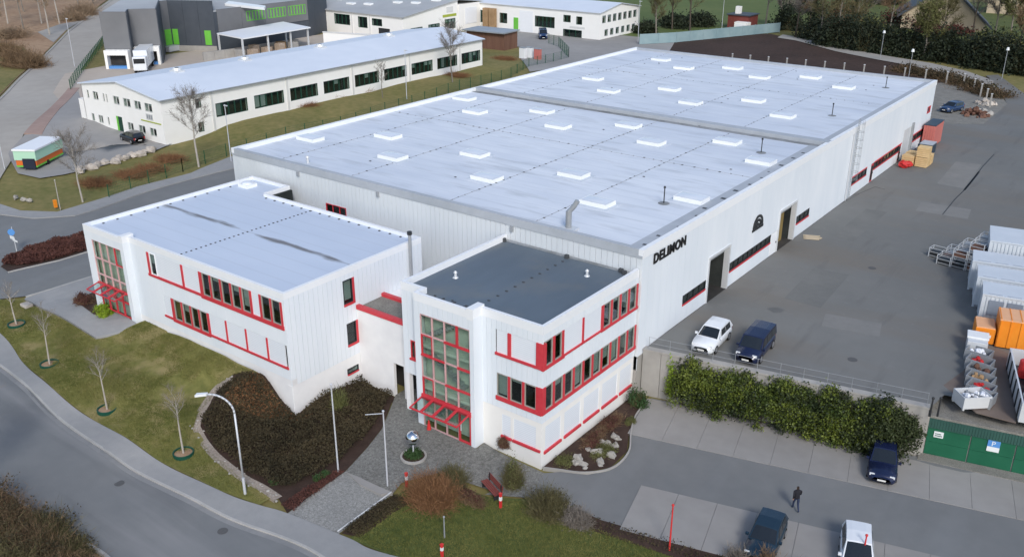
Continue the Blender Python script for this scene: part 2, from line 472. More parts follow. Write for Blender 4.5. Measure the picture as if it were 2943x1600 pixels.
# ================================================================== main hall
HX0, HX1, HY0, HY1, HZ, HB = -46.8, 0.2, 12.16, 92.8, 12.1, 3.75
FB = 2.3                                                  # foot of the hall at its low front side
hall = empty('factory_hall', (-23, 52, 3.75))
tag(hall, 'long low white factory hall with skylights on a pale flat roof', 'building')
ROOF = 11.72
def hall_build():
    MB().box(-.6, HX1 - .02, HY0 + .0, 13.3, -.4, 3.45).build('foundation', 'concrete', hall)
    # structural core, set back behind the cladding, with two gate recesses
    gates = [(23.7, 27.6), (38.9, 43.0)]
    MB().box(HX0 + .12, HX1 - 6.0, HY0 + .12, HY1 - .1, -.2, ROOF - .12).build('core_wall', 'interior', hall)
    y = HY0 + .13
    for g0, g1 in gates + [(HY1 - .1, None)]:
        MB().box(HX1 - 5.99, HX1 - .1, y, g0 - .02, 3.0, ROOF - .12).build('core_wall', 'interior', hall)
        if g1 is None: break
        MB().box(HX1 - 5.99, HX1 - .1, g0 - .02, g1 + .02, 7.75, ROOF - .12).build('core_wall', 'interior', hall)
        MB().box(HX1 - 5.99, HX1 + .05, g0 - .02, g1 + .02, 3.3, 3.76).build('gate_floor', 'gate_inside', hall)  # floor coloured near-black to stand in for shade inside the gate
        y = g1 + .02
    # roof decks, gutter step between them and parapets
    front = MB().box(HX0 + .4, HX1 - .35, HY0 + .4, 49.6, ROOF - .1, ROOF).build('roof_deck', 'roof_white', hall)
    back = MB().box(HX0 + .4, HX1 - .35, 51.6, HY1 - .4, ROOF - .1, ROOF + .02).build('roof_deck', 'roof_white', hall)
    MB().box(HX0 + .4, HX1 - .35, 49.6, 50.5, ROOF - .1, ROOF + .015).build('roof_gutter', 'dirt_strip', hall)
    MB().box(HX0 + .2, HX1 - .1, 50.5, 51.6, ROOF - .1, HZ + .02).build('fire_wall', 'roof_edge', hall)
    MB().box(HX0 - .04, HX0 + .4, HY0 - .04, HY1 + .04, ROOF - .3, HZ).build('parapet', 'trim_white', hall)
    MB().box(HX1 - .35, HX1 + .04, HY0 - .04, HY1 + .04, ROOF - .3, HZ).build('parapet', 'trim_white', hall)
    MB().box(HX0 + .4, HX1 - .35, HY0 - .05, HY0 + .4, ROOF - .3, HZ - .01).build('parapet', 'roof_edge', hall)
    MB().box(HX0 + .4, HX1 - .35, HY1 - .4, HY1 + .05, ROOF - .3, HZ - .01).build('parapet', 'roof_edge', hall)
    MB().box(HX0 + .4, HX1 - .35, HY0 + .4, HY0 + 1.0, ROOF, ROOF + .03).build('edge_strip', 'dirt_strip', hall)
    MB().box(HX1 - 1.7, HX1 - .35, HY0 + 1.0, 49.6, ROOF, ROOF + .03).build('edge_strip', 'roof_edge', hall)
    MB().box(HX1 - 1.4, HX1 - .35, 51.6, HY1 - .4, ROOF + .02, ROOF + .05).build('edge_strip', 'roof_edge', hall)
    # skylights in two staggered columns
    XS = [-44.1, -38.35, -32.2, -26.5, -20.45, -14.8, -8.65, -2.85]
    spots = []
    for y, par in ((20.1, 0), (25.8, 1), (40.4, 1), (45.4, 0), (60.4, 0), (66.3, 1), (81.4, 0), (85.8, 1)):
        for i in range(par, 8, 2):
            if y > 55 and i in (0, 7): continue
            spots.append((XS[i], y))
    for x, y in spots:
        m = MB()
        w, d = 1.2, .72
        m.box(x - w - .1, x + w + .1, y - d - .1, y - d + .02, ROOF, ROOF + .36); m.box(x - w - .1, x + w + .1, y + d - .02, y + d + .1, ROOF, ROOF + .36)
        m.box(x - w - .1, x - w + .02, y - d + .02, y + d - .02, ROOF, ROOF + .36); m.box(x + w - .02, x + w + .1, y - d + .02, y + d - .02, ROOF, ROOF + .36)
        k = m.build('skylight', 'skylight', hall)
        dm = MB(); n = 5
        V = []
        for i in range(n + 1):
            for j in range(n + 1):
                a, b = i / n * 2 - 1, j / n * 2 - 1
                V.append((x + a * w, y + b * d, ROOF + .37 + .10 * (1 - a * a) * (1 - b * b) ** .5))
        dm.v = V
        for i in range(n):
            for j in range(n): dm.f.append((i * (n + 1) + j, (i + 1) * (n + 1) + j, (i + 1) * (n + 1) + j + 1, i * (n + 1) + j + 1))
        dm.build('dome', 'skylight_dome', k, smooth=True)
        MB().box(x - w - .45, x + w + .45, y - d - .5, y + d + .45, ROOF + .002, ROOF + .026).build('collar_sheet', 'roof_collar', k)
    # membrane fixings: rows of dark discs
    m = MB()
    def disc(x, y, r, z):
        n = len(m.v)
        m.v += [(x - r, y - r, z), (x + r, y - r, z), (x + r, y + r, z), (x - r, y + r, z), (x - r, y - r, z + .03), (x + r, y - r, z + .03), (x + r, y + r, z + .03), (x - r, y + r, z + .03)]
        m.f.extend(tuple(n + i for i in q) for q in BOXF)
    for x in (-40.6, -31.0, -19.1, -10.2) :
        for a, b in ((13.6, 49), (52.6, 91.5)):
            y = a
            while y < b:
                disc(x + random.uniform(-.05, .05), y, random.choice((.035, .055, .08)), ROOF + .02); y += random.uniform(.7, 1.15)
    for y in (35.1, 73.8):
        x = -45.5
        while x < -2.2:
            disc(x, y + random.uniform(-.06, .06), random.choice((.035, .055, .09)), ROOF + .02); x += random.uniform(.8, 1.4)
    for i in range(13):
        disc(HX1 - 1.0 + random.uniform(-.2, .3), 14 + i * 2.7 + random.uniform(-.5, .5), random.uniform(.1, .22), ROOF + .01)
    for i in range(22):
        disc(random.uniform(-44, -3), random.uniform(14, 90), .09, ROOF + .02)
    tag(m.build('roof_fixings', 'fixing', hall), kind='stuff')
    # dark seam tapes that carry the rows
    for x in (-40.6, -31.0, -19.1, -10.2):
        for a, b in ((13.4, 49.3), (52.2, 92)):
            MB().box(x - .035, x + .035, a, b, ROOF + .001, ROOF + .024).build('seam_tape', 'roof_edge', hall)
    for y in (35.1, 73.8):
        MB().box(HX0 + .5, HX1 - 1.75, y - .035, y + .035, ROOF + .001, ROOF + .0255).build('seam_tape', 'roof_edge', hall)
    # vent pipes with bird screens
    for x, y in ((-4.3, 23.6), (-4.3, 43.9), (-4.3, 64.4), (-4.3, 85)):
        p = MB().tube((x, y, ROOF), (x, y, ROOF + 1.35), .05, .05, 8).build('vent_pipe', 'dark_metal', hall)
        MB().tube((x, y, ROOF + 1.35), (x, y, ROOF + 1.5), .11, .09, 8).build('cap', 'dark_metal', p)
        MB().tube((x, y, ROOF + .03), (x, y, ROOF + .06), .5, .3, 10).build('flashing', 'dirt_strip', p)
    c = MB().path([(-7.1, 13.4, ROOF), (-7.1, 13.4, ROOF + 1.5)], .24, 12).build('exhaust_duct', 'metal_grey', hall)
    MB().path([(-7.1, 13.4, ROOF + 1.45), (-6.8, 13.6, ROOF + 1.85), (-6.55, 13.75, ROOF + 2.35)], .2, 12).build('bend', 'metal_grey', c)
    MB().box(-7.7, -6.4, 13.0, 13.9, ROOF + .03, ROOF + .18).build('base', 'metal_light', c)
    v = MB().tube((-37.5, 13.9, ROOF), (-37.5, 13.9, ROOF + .55), .13, .13, 10).build('vent_pipe', 'metal_light', hall)
    MB().tube((-37.5, 13.9, ROOF + .55), (-37.5, 13.9, ROOF + .72), .22, .1, 10).build('cap', 'metal_light', v)
    # front wall: upright panels
    f = Fac((HX0, HY0), (HX1, HY0))
    holes = [(13.4, 16.1, 8.15, 9.0), (29.6, 32.2, 5.8, 7.1)]
    clad(hall, f, 0, HX1 - HX0, FB, ROOF - .3, .5, holes, 'clad_hall', o0=-.1, name='wall_panel')
    window(hall, f, 13.4, 16.1, 8.15, 9.0, bars=2, fw=.07)
    window(hall, f, 29.6, 32.2, 5.8, 7.1, bars=1, fw=.07)
    MB().fbox(f, 0, HX1 - HX0, .0, .06, ROOF - .3, ROOF - .1).build('fascia', 'roof_edge', hall)
    for s in (20.4, 35.2, 9.9):
        MB().fbox(f, s - .12, s + .12, .0, .2, ROOF - .75, ROOF - .3).build('overflow_spout', 'metal_grey', hall)
    # left and far walls
    MB().box(HX0, HX0 + .1, HY0 + .12, HY1, .5, ROOF - .3).build('side_wall', 'clad_hall', hall)
    MB().box(HX0 + .1, HX1 - .12, HY1 - .1, HY1, .5, ROOF - .3).build('rear_wall', 'clad_hall', hall)
    # right wall with gates and window strips; s = y - HY0
    f = Fac((HX1, HY0), (HX1, HY1)); Y = lambda y: y - HY0
    H = [(19.2, 23.35, 5.1, 6.0), (23.7, 27.6, 3.75, 7.75), (28.0, 37.1, 5.1, 6.0), (37.1, 39.1, 3.76, 6.0), (38.9, 43.0, 3.75, 7.75), (43.6, 47.1, 5.1, 6.0),
         (60.2, 65.6, 5.0, 6.05), (67.3, 68.4, 3.76, 6.05), (68.4, 78.6, 5.1, 6.0), (78.6, 79.6, 3.76, 6.05), (80.0, 83.4, 3.76, 7.6), (83.7, 92.6, 5.1, 6.0), (90.2, 91.8, 7.9, 8.85)]
    holes = [(Y(a), Y(b), c, d) for a, b, c, d in H]
    clad(hall, f, 0.0, HY1 - HY0, 3.4, ROOF - .3, 1.0, holes, 'clad', o0=-.1, name='wall_panel', gap=.006)
    def strip(a, b, n, z0=5.1, z1=6.0, bl=False):
        w = (b - a) / n
        for i in range(n):
            window(hall, f, Y(a) + i * w, Y(a) + (i + 1) * w, z0 + .14, z1, frame='dark_metal', fw=.05, blind=random.choice((0, 0, .3, .9)) if bl else 0)
        MB().fbox(f, Y(a), Y(b), -.06, .06, z0 - .02, z0 + .13).build('sill', 'red', hall)
    strip(19.2, 23.35, 4); strip(28.0, 37.1, 9, bl=True); strip(43.6, 47.1, 3); strip(60.2, 65.6, 4); strip(68.4, 78.6, 8); strip(83.7, 92.6, 7)
    window(hall, f, Y(90.2), Y(91.8), 7.9, 8.85, fw=.12)
    def red_header(a, b):
        MB().fbox(f, Y(a), Y(b), -.02, .05, 6.0, 6.12).build('red_trim', 'red', hall)
    red_header(60.2, 65.6); red_header(68.4, 79.6); red_header(83.7, 92.6)
    # doors
    for a, b, z1, mt in ((37.15, 38.75, 5.95, 'trim_white'), (67.35, 68.35, 6.0, 'red'), (78.65, 79.55, 6.0, 'red')):
        d = MB().fbox(f, Y(a), Y(b), -.09, -.02, 3.76, z1).build('door', mt, hall)
        MB().fbox(f, Y(a) + .12, Y(b) - .12, -.02, .0, 3.95, z1 - .25).build('door_leaf', 'trim_white' if mt == 'trim_white' else 'interior', d)
        MB().fbox(f, Y(b) - .22, Y(b) - .14, .0, .06, 4.75, 4.9).build('handle', 'dark_metal', d)
    g = MB().fbox(f, Y(80.0), Y(83.4), -.09, -.03, 3.76, 7.6).build('roller_gate', 'metal_light', hall)
    MB().fbox(f, Y(83.4), Y(83.75), -.02, .25, 3.76, 8.0).build('guide_rail', 'metal_grey', g)
    # open gates: frames, raised leaf, curtain, shelving inside
    for a, b in gates:
        fr = MB(); fr.fbox(f, Y(a) - .12, Y(a) + .06, -.4, .08, 3.76, 7.9); fr.fbox(f, Y(b) - .06, Y(b) + .16, -.4, .1, 3.76, 7.9); fr.fbox(f, Y(a) + .06, Y(b) - .06, -.4, .08, 7.7, 7.9)
        k = fr.build('gate_frame', 'metal_light', hall)
        MB().fbox(f, Y(a) + .07, Y(b) - .07, -.5, -.42, 7.1, 7.69).build('gate_leaf', 'metal_grey', k)
    k = MB().fbox(f, Y(41.0), Y(42.2), -.9, -.8, 3.8, 7.5).build('strip_curtain', 'gold_curtain', hall)
    MB().fbox(f, Y(24.6), Y(26.6), -4.2, -2.6, 3.77, 5.6).build('machine_inside', 'metal_grey', hall)
    MB().fbox(f, Y(25.6), Y(27.3), -5.6, -4.6, 3.77, 6.9).build('shelf_inside', 'gold_curtain', hall)
    # company lettering and arch emblem on the wall
    cu = bpy.data.curves.new('lettering', 'FONT'); cu.body = 'DELIMON'; cu.size = 1.05; cu.extrude = .05; cu.offset = .032; cu.space_character = 1.14
    tmp = bpy.data.objects.new('lettering_tmp', cu); COL.objects.link(tmp)
    dg = bpy.context.evaluated_depsgraph_get()
    me = bpy.data.meshes.new_from_object(tmp.evaluated_get(dg)); bpy.data.objects.remove(tmp)
    co = np.zeros(len(me.vertices) * 3); me.vertices.foreach_get('co', co); co = co.reshape(-1, 3)
    wdt = co[:, 0].max() - co[:, 0].min(); hgt = co[:, 1].max() - co[:, 1].min()
    x0 = co[:, 0].min(); y0 = co[:, 1].min()
    Pn = np.zeros_like(co)
    Pn[:, 0] = HX1 + .07 + co[:, 2] * .6; Pn[:, 1] = 13.75 + (co[:, 0] - x0) / wdt * 5.1; Pn[:, 2] = 10.5 + (co[:, 1] - y0) / hgt * .82
    me.vertices.foreach_set('co', Pn.ravel()); me.update()
    me.materials.clear()
    link('wall_lettering', me, 'black', hall)
    # emblem: three nested arches over a short base bar
    def arch(r0, r1, y, z, a0, a1):
        m = MB(); n = 14
        for i in range(n):
            t0 = math.radians(a0 + (a1 - a0) * i / n); t1 = math.radians(a0 + (a1 - a0) * (i + 1) / n)
            q = [(y + math.cos(t) * r, z + math.sin(t) * r) for t, r in ((t0, r0), (t0, r1), (t1, r1), (t1, r0))]
            m.box8([(HX1 + .01, *q[0]), (HX1 + .01, *q[1]), (HX1 + .01, *q[2]), (HX1 + .01, *q[3]), (HX1 + .08, *q[0]), (HX1 + .08, *q[1]), (HX1 + .08, *q[2]), (HX1 + .08, *q[3])])
        return m
    e = arch(.88, 1.12, 33.5, 7.85, 0, 180).build('wall_emblem', 'dark_metal', hall)
    arch(.5, .74, 33.5, 7.85, 0, 180).build('arch', 'dark_metal', e)
    arch(.12, .36, 33.5, 7.85, 0, 180).build('arch', 'dark_metal', e)
    MB().box(HX1 + .01, HX1 + .08, 32.3, 34.7, 7.58, 7.8).build('bar', 'dark_metal', e)
    # caged ladder
    m = MB()
    for s in (-.22, .22): m.tube((HX1 + .25, 59.2 + s, 3.9), (HX1 + .25, 59.2 + s, 13.0), .03, .03, 6)
    z = 4.1
    while z < 12.8:
        m.tube((HX1 + .25, 58.98, z), (HX1 + .25, 59.42, z), .018, .018, 5); z += .3
    l = m.build('ladder', 'metal_grey', hall)
    m = MB(); z = 6.2
    while z < 12.9:
        pts = [(HX1 + .25 + .65 * math.sin(t), 59.2 + .38 * math.cos(t), z) for t in np.linspace(0, math.pi, 8)]
        m.path(pts, .02, 5); z += .9
    for t in (.8, math.pi / 2, 2.34): m.tube((HX1 + .25 + .65 * math.sin(t), 59.2 + .38 * math.cos(t), 6.2), (HX1 + .25 + .65 * math.sin(t), 59.2 + .38 * math.cos(t), 12.9), .015, .015, 5)
    m.build('safety_cage', 'metal_grey', l)
    for y in (58.55,):
        MB().tube((HX1 + .1, y, 3.8), (HX1 + .1, y, ROOF - .3), .06, .06, 8).build('downpipe', 'metal_light', hall)
    MB().box(HX1 - .02, HX1 + .012, HY0, HY1, 3.3, 3.42).build('plinth', 'concrete', hall)
hall_build()

def valley_mat():
    m = mat('roof_valley', (.52, .59, .70), (.60, .665, .765), scale=.6, big=.08, rough=.55, stretch=(.4, 1, 1))
    nt = m.node_tree; N, L = nt.nodes, nt.links; b = N['Principled BSDF']; old = b.inputs['Base Color'].links[0].from_socket
    tc = N.new('ShaderNodeTexCoord'); sp = N.new('ShaderNodeSeparateXYZ'); L.new(tc.outputs['Object'], sp.inputs[0])
    a = N.new('ShaderNodeMath'); a.operation = 'SUBTRACT'; a.inputs[1].default_value = 1.15; L.new(sp.outputs[1], a.inputs[0])
    c = N.new('ShaderNodeMath'); c.operation = 'ABSOLUTE'; L.new(a.outputs[0], c.inputs[0])
    d = N.new('ShaderNodeMath'); d.operation = 'MULTIPLY'; d.inputs[1].default_value = .62; L.new(c.outputs[0], d.inputs[0])
    mp = N.new('ShaderNodeMapping'); mp.inputs['Scale'].default_value = (.28, 1.2, 1); L.new(tc.outputs['Object'], mp.inputs[0])
    n = N.new('ShaderNodeTexNoise'); n.inputs['Scale'].default_value = 1; n.inputs['Detail'].default_value = 6; L.new(mp.outputs[0], n.inputs['Vector'])
    e = N.new('ShaderNodeMath'); e.operation = 'SUBTRACT'; L.new(n.outputs[0], e.inputs[0]); L.new(d.outputs[0], e.inputs[1])
    mr = N.new('ShaderNodeMapRange'); mr.inputs[1].default_value = .30; mr.inputs[2].default_value = .52; mr.inputs[4].default_value = .85; L.new(e.outputs[0], mr.inputs[0])
    mx = N.new('ShaderNodeMix'); mx.data_type = 'RGBA'; L.new(mr.outputs[0], mx.inputs[0]); L.new(old, mx.inputs[6]); mx.inputs[7].default_value = (.13, .12, .11, 1); L.new(mx.outputs[2], b.inputs['Base Color'])
valley_mat()

# ================================================================== left office (two floors, pale roof)
AX0, AX1, AY0, AY1, AZ = -42.6, -17.9, -5.9, 8.3, 10.2
offa = empty('office_building', (-30, 1, 2.5))
tag(offa, 'two storey white office with red framed window bands and pale blue roof', 'building')
def office_a():
    r = offa
    RZ = AZ - .28
    core = MB().box(-36.9, AX1 - 1.2, AY0 + 1.3, AY1 - .1, -.5, RZ - .1); core.box(AX0 + .1, -36.89, AY0 + 1.0, 11.2, -.5, RZ - .1)
    core.build('core_wall', 'interior', r)
    MB().box(-41.9, -37.4, AY0 - .05, AY0 + .12, 2.7, 9.2).build('stair_wall', 'interior_light', r)
    for z in (7.25, 4.0): MB().box(-36.8, AX1 - .12, AY0 + .12, AY1 - .12, z - .2, z).build('floor_slab', 'interior', r)
    MB().box(AX1 - 1.19, AX1 - .6, AY0 + .6, AY1 - .2, 1.2, 1.35).build('floor_slab', 'interior', r)
    # roof
    MB().prism([(AX0 + .25, -6.2), (-37.05, -6.2), (-37.05, AY0 + .25), (AX1 - .25, AY0 + .25), (AX1 - .25, AY1 - .25), (-37.4, AY1 - .25), (-37.4, 10.9), (AX0 + .25, 10.9)], RZ - .1, RZ).build('roof_deck', 'roof_office', r)
    def cap(x0, x1, y0, y1, z=AZ, lo=.5): MB().box(x0, x1, y0, y1, AZ - lo, z).build('parapet', 'trim_white', r)
    cap(AX0, AX0 + .25, -6.45, 11.15); cap(AX0 + .25, -37.3, -6.45, -6.2, AZ - .01); cap(-37.3, -36.8, -6.46, AY0 + .5, AZ + .12, .6)
    cap(-36.8, AX1 - .25, AY0, AY0 + .25, AZ - .02); cap(AX1 - .25, AX1, AY0, AY1, AZ - .01); cap(-37.15, AX1 - .25, AY1 - .25, AY1, AZ - .02); cap(AX0 + .25, -37.4, 10.9, 11.15, AZ - .01); cap(-37.4, -37.15, AY1, 11.15)
    # dirty valley across the roof
    MB().box(AX0 + .26, AX1 - .26, .35, 1.95, RZ + .0, RZ + .004).build('valley_sheet', 'roof_valley', r)
    m = MB()
    for i in range(30):
        y = AY0 + .6 + i * .45
        if y < AY1 - .5: m.box(-30.6 - .06, -30.6 + .06, y, y + .12, RZ, RZ + .05)
    for i in range(16):
        x = AX0 + 6 + i * 1.2; m.box(x, x + .16, AY1 - .55, AY1 - .4, RZ, RZ + .06)
    for i in range(12):
        y = -5 + i * 1.3; m.box(AX0 + .5, AX0 + .65, y, y + .15, RZ, RZ + .06)
    tag(m.build('roof_fixings', 'fixing', r), kind='stuff')
    k = MB().box(-41.55, -40.2, 8.6, 9.8, RZ, RZ + .3).build('skylight', 'skylight', r)
    MB().sphere((-40.87, 9.2, RZ + .3), .62, 12, 6, 1, .9, .35).build('dome', 'skylight_dome', k, smooth=True)
    # front
    f = Fac((AX0, AY0), (AX1, AY0)); X = lambda x: x - AX0
    up = [(-34.4, -18.15, 7.4, 9.45)]; lo = [(-33.0, -18.1, 4.1, 6.1)]
    holes = [(X(a), X(b), c, d) for a, b, c, d in up + lo] + [(-1, X(-36.8), 0, 20)]
    clad(r, f, X(-36.8), X(AX1), 3.35, AZ - .5, .98, holes, 'clad', gap=.005)
    MB().fbox(f, X(-36.8), X(AX1), -.5, -.03, -.5, 3.35).build('plinth', 'plaster', r)
    def win(x0, x1, z0, z1, **k): k.setdefault('frame', 'frame_grey'); window(r, f, X(x0), X(x1), z0, z1, fw=.05, **k)
    def post(x0, x1, z0, z1): MB().fbox(f, X(x0), X(x1), -.1, .05, z0, z1).build('mullion', 'red', r)
    def rail(x0, x1, z0, z1): MB().fbox(f, X(x0), X(x1), -.12, .08, z0, z1).build('sill', 'red', r)
    z0, z1 = 7.62, 9.45
    rail(-34.5, -27.6, 7.42, 7.62); rail(-27.6, -18.1, 7.30, 7.62)
    post(-34.42, -34.12, z0, z1); win(-34.1, -33.3, z0, z1, frame='trim_white', blind=.5)
    shutter(r, f, X(-33.3), X(-29.92), z0, z1); post(-29.92, -29.7, z0, z1); shutter(r, f, X(-29.7), X(-27.66), z0, z1); post(-27.66, -27.3, z0, z1)
    e = [-27.3, -26.2, -24.95, -23.75, -22.6, -21.5]
    for i in range(5):
        win(e[i] + .02, e[i + 1] - .2, z0, z1, blind=(.0, .2, .0, .3, .8)[i]); post(e[i + 1] - .19, e[i + 1] + .01, z0, z1)
    shutter(r, f, X(-21.48), X(-20.62), z0, z1); post(-20.62, -20.4, z0, z1); win(-20.38, -19.45, z0, z1); post(-19.44, -19.26, z0, z1); win(-19.25, -18.35, z0, z1); post(-18.34, -18.16, z0, z1)
    z0, z1 = 4.35, 6.08
    rail(-33.05, -31.9, 4.2, 4.35); rail(-31.9, -27.1, 4.08, 4.35); rail(-27.1, -18.05, 4.2, 4.35)
    shutter(r, f, X(-32.98), X(-31.95), z0, z1); post(-31.94, -31.62, z0, z1)
    e = [-31.6, -30.45, -29.3, -28.2, -27.1]
    for i in range(4):
        win(e[i] + .02, e[i + 1] - .2, z0, z1, blind=(.95, .4, 0, 0)[i], bmat='gold_curtain' if i == 0 else 'blind'); post(e[i + 1] - .19, e[i + 1] + .01, z0, z1)
    e = [-27.08, -24.95, -22.6, -20.2, -18.2]
    for i in range(4):
        shutter(r, f, X(e[i] + .02), X(e[i + 1] - .14), z0, z1)
        if i < 3: post(e[i + 1] - .13, e[i + 1] + .01, z0, z1)
    # stair bay
    fb = Fac((AX0, -6.45), (-36.8, -6.45))
    MB().fbox(fb, 0, 5.8, -.25, 0, 9.05, AZ - .5).build('bay_wall', 'clad', r)
    MB().fbox(fb, 0, 1.0, -.25, 0, 1.8, 9.05).build('bay_wall', 'clad', r)
    for i in range(2):
        pass
    fp = Fac((-36.8, -6.45), (-36.8, AY0 + .02))
    MB().box(-37.3, -36.785, -6.47, AY0 + .05, 1.8, AZ - .45).build('pier', 'clad', r)
    cols = np.linspace(1.0, 5.3, 5)
    rows = [2.85, 4.2, 5.15, 6.0, 7.45, 9.05]
    for i in range(4):
        for j in range(5):
            red = j < 2 or (i, j) == (3, 4)
            window(r, fb, cols[i], cols[i + 1], rows[j], rows[j + 1], frame='red' if red else 'pink_bar', pane='glass_bay', fw=.07 if red else .045, o=-.05)
    MB().fbox(fb, 1.0, 5.3, -.05, .12, 5.1, 5.28).build('canopy_beam', 'red', r)
    for i in range(4):
        a, b = cols[i] + .06, cols[i + 1] - .02
        m = MB()
        for s in (a, b - .07): m.box8([fb.P(s, .06, 5.2), fb.P(s + .07, .06, 5.2), fb.P(s + .07, 1.25, 4.9), fb.P(s, 1.25, 4.9), fb.P(s, .06, 5.28), fb.P(s + .07, .06, 5.28), fb.P(s + .07, 1.25, 4.98), fb.P(s, 1.25, 4.98)])
        m.box8([fb.P(a + .07, 1.18, 4.9), fb.P(b - .07, 1.18, 4.9), fb.P(b - .07, 1.25, 4.9), fb.P(a + .07, 1.25, 4.9), fb.P(a + .07, 1.18, 4.985), fb.P(b - .07, 1.18, 4.985), fb.P(b - .07, 1.25, 4.975), fb.P(a + .07, 1.25, 4.975)])
        c = m.build('canopy_frame', 'red', r)
        MB().box8([fb.P(a + .07, .06, 5.22), fb.P(b - .07, .06, 5.22), fb.P(b - .07, 1.18, 4.94), fb.P(a + .07, 1.18, 4.94), fb.P(a + .07, .06, 5.235), fb.P(b - .07, .06, 5.235), fb.P(b - .07, 1.18, 4.955), fb.P(a + .07, 1.18, 4.955)]).build('pane', 'glass_bay', c)
    # left side
    MB().box(AX0, AX0 + .1, -6.2, 11.1, 1.0, AZ - .5).build('side_wall', 'clad', r)
    MB().box(AX0 + .1, -37.2, 11.0, 11.1, 1.0, AZ - .5).build('rear_wall', 'clad', r)
    MB().box(-37.25, -37.15, AY1 + .02, 11.1, 1.0, AZ - .5).build('rear_wall', 'clad', r)
    MB().box(-37.15, AX1 - .1, AY1 - .1, AY1, 1.0, AZ - .5).build('rear_wall', 'clad', r)
    # gable towards the court
    g = Fac((AX1, AY0), (AX1, AY1)); Y = lambda y: y - AY0
    H = [(Y(-.4), Y(.75), 7.15, 9.25), (Y(-.3), Y(.85), 3.75, 5.7)]
    clad(r, g, 0, AY1 - AY0, 2.85, AZ - .5, .44, H, 'clad', gap=.012)
    for y0, y1, za, zb, bl in ((-.4, .75, 7.15, 9.25, .9), (-.3, .85, 3.75, 5.7, 0)):
        window(r, g, Y(y0), Y(y1 - .22), za + .2, zb, frame='dark_metal', fw=.06, blind=bl)
        MB().fbox(g, Y(y1 - .22), Y(y1), -.12, .03, za, zb).build('red_trim', 'red', r)
        MB().fbox(g, Y(y0), Y(y1 - .22), -.12, .05, za, za + .2).build('sill', 'red', r)
    MB().fbox(g, 0, Y(-.55), -.5, -.03, -.6, 2.85).build('plinth', 'plaster', r); MB().fbox(g, Y(.6), AY1 - AY0, -.5, -.03, -.6, 2.85).build('plinth', 'plaster', r)
    MB().fbox(g, Y(-.55), Y(.6), -.5, -.03, -.6, 1.45).build('plinth', 'plaster', r); MB().fbox(g, Y(-.55), Y(.6), -.5, -.03, 1.95, 2.85).build('plinth', 'plaster', r)
    window(r, g, Y(-.55), Y(.6), 1.5, 1.95, frame='dark_metal', fw=.05)
    MB().fbox(g, Y(-.55), Y(.6), -.1, .08, 1.4, 1.5).build('sill', 'red', r)
    p = MB().tube((AX1 + .22, 6.75, 4.0), (AX1 + .22, 6.75, 11.0), .13, .13, 12).build('flue_pipe', 'metal_grey', r)
    MB().tube((AX1 + .22, 6.75, 10.9), (AX1 + .22, 6.75, 11.15), .2, .2, 12).build('cap', 'dark_metal', p)
office_a()

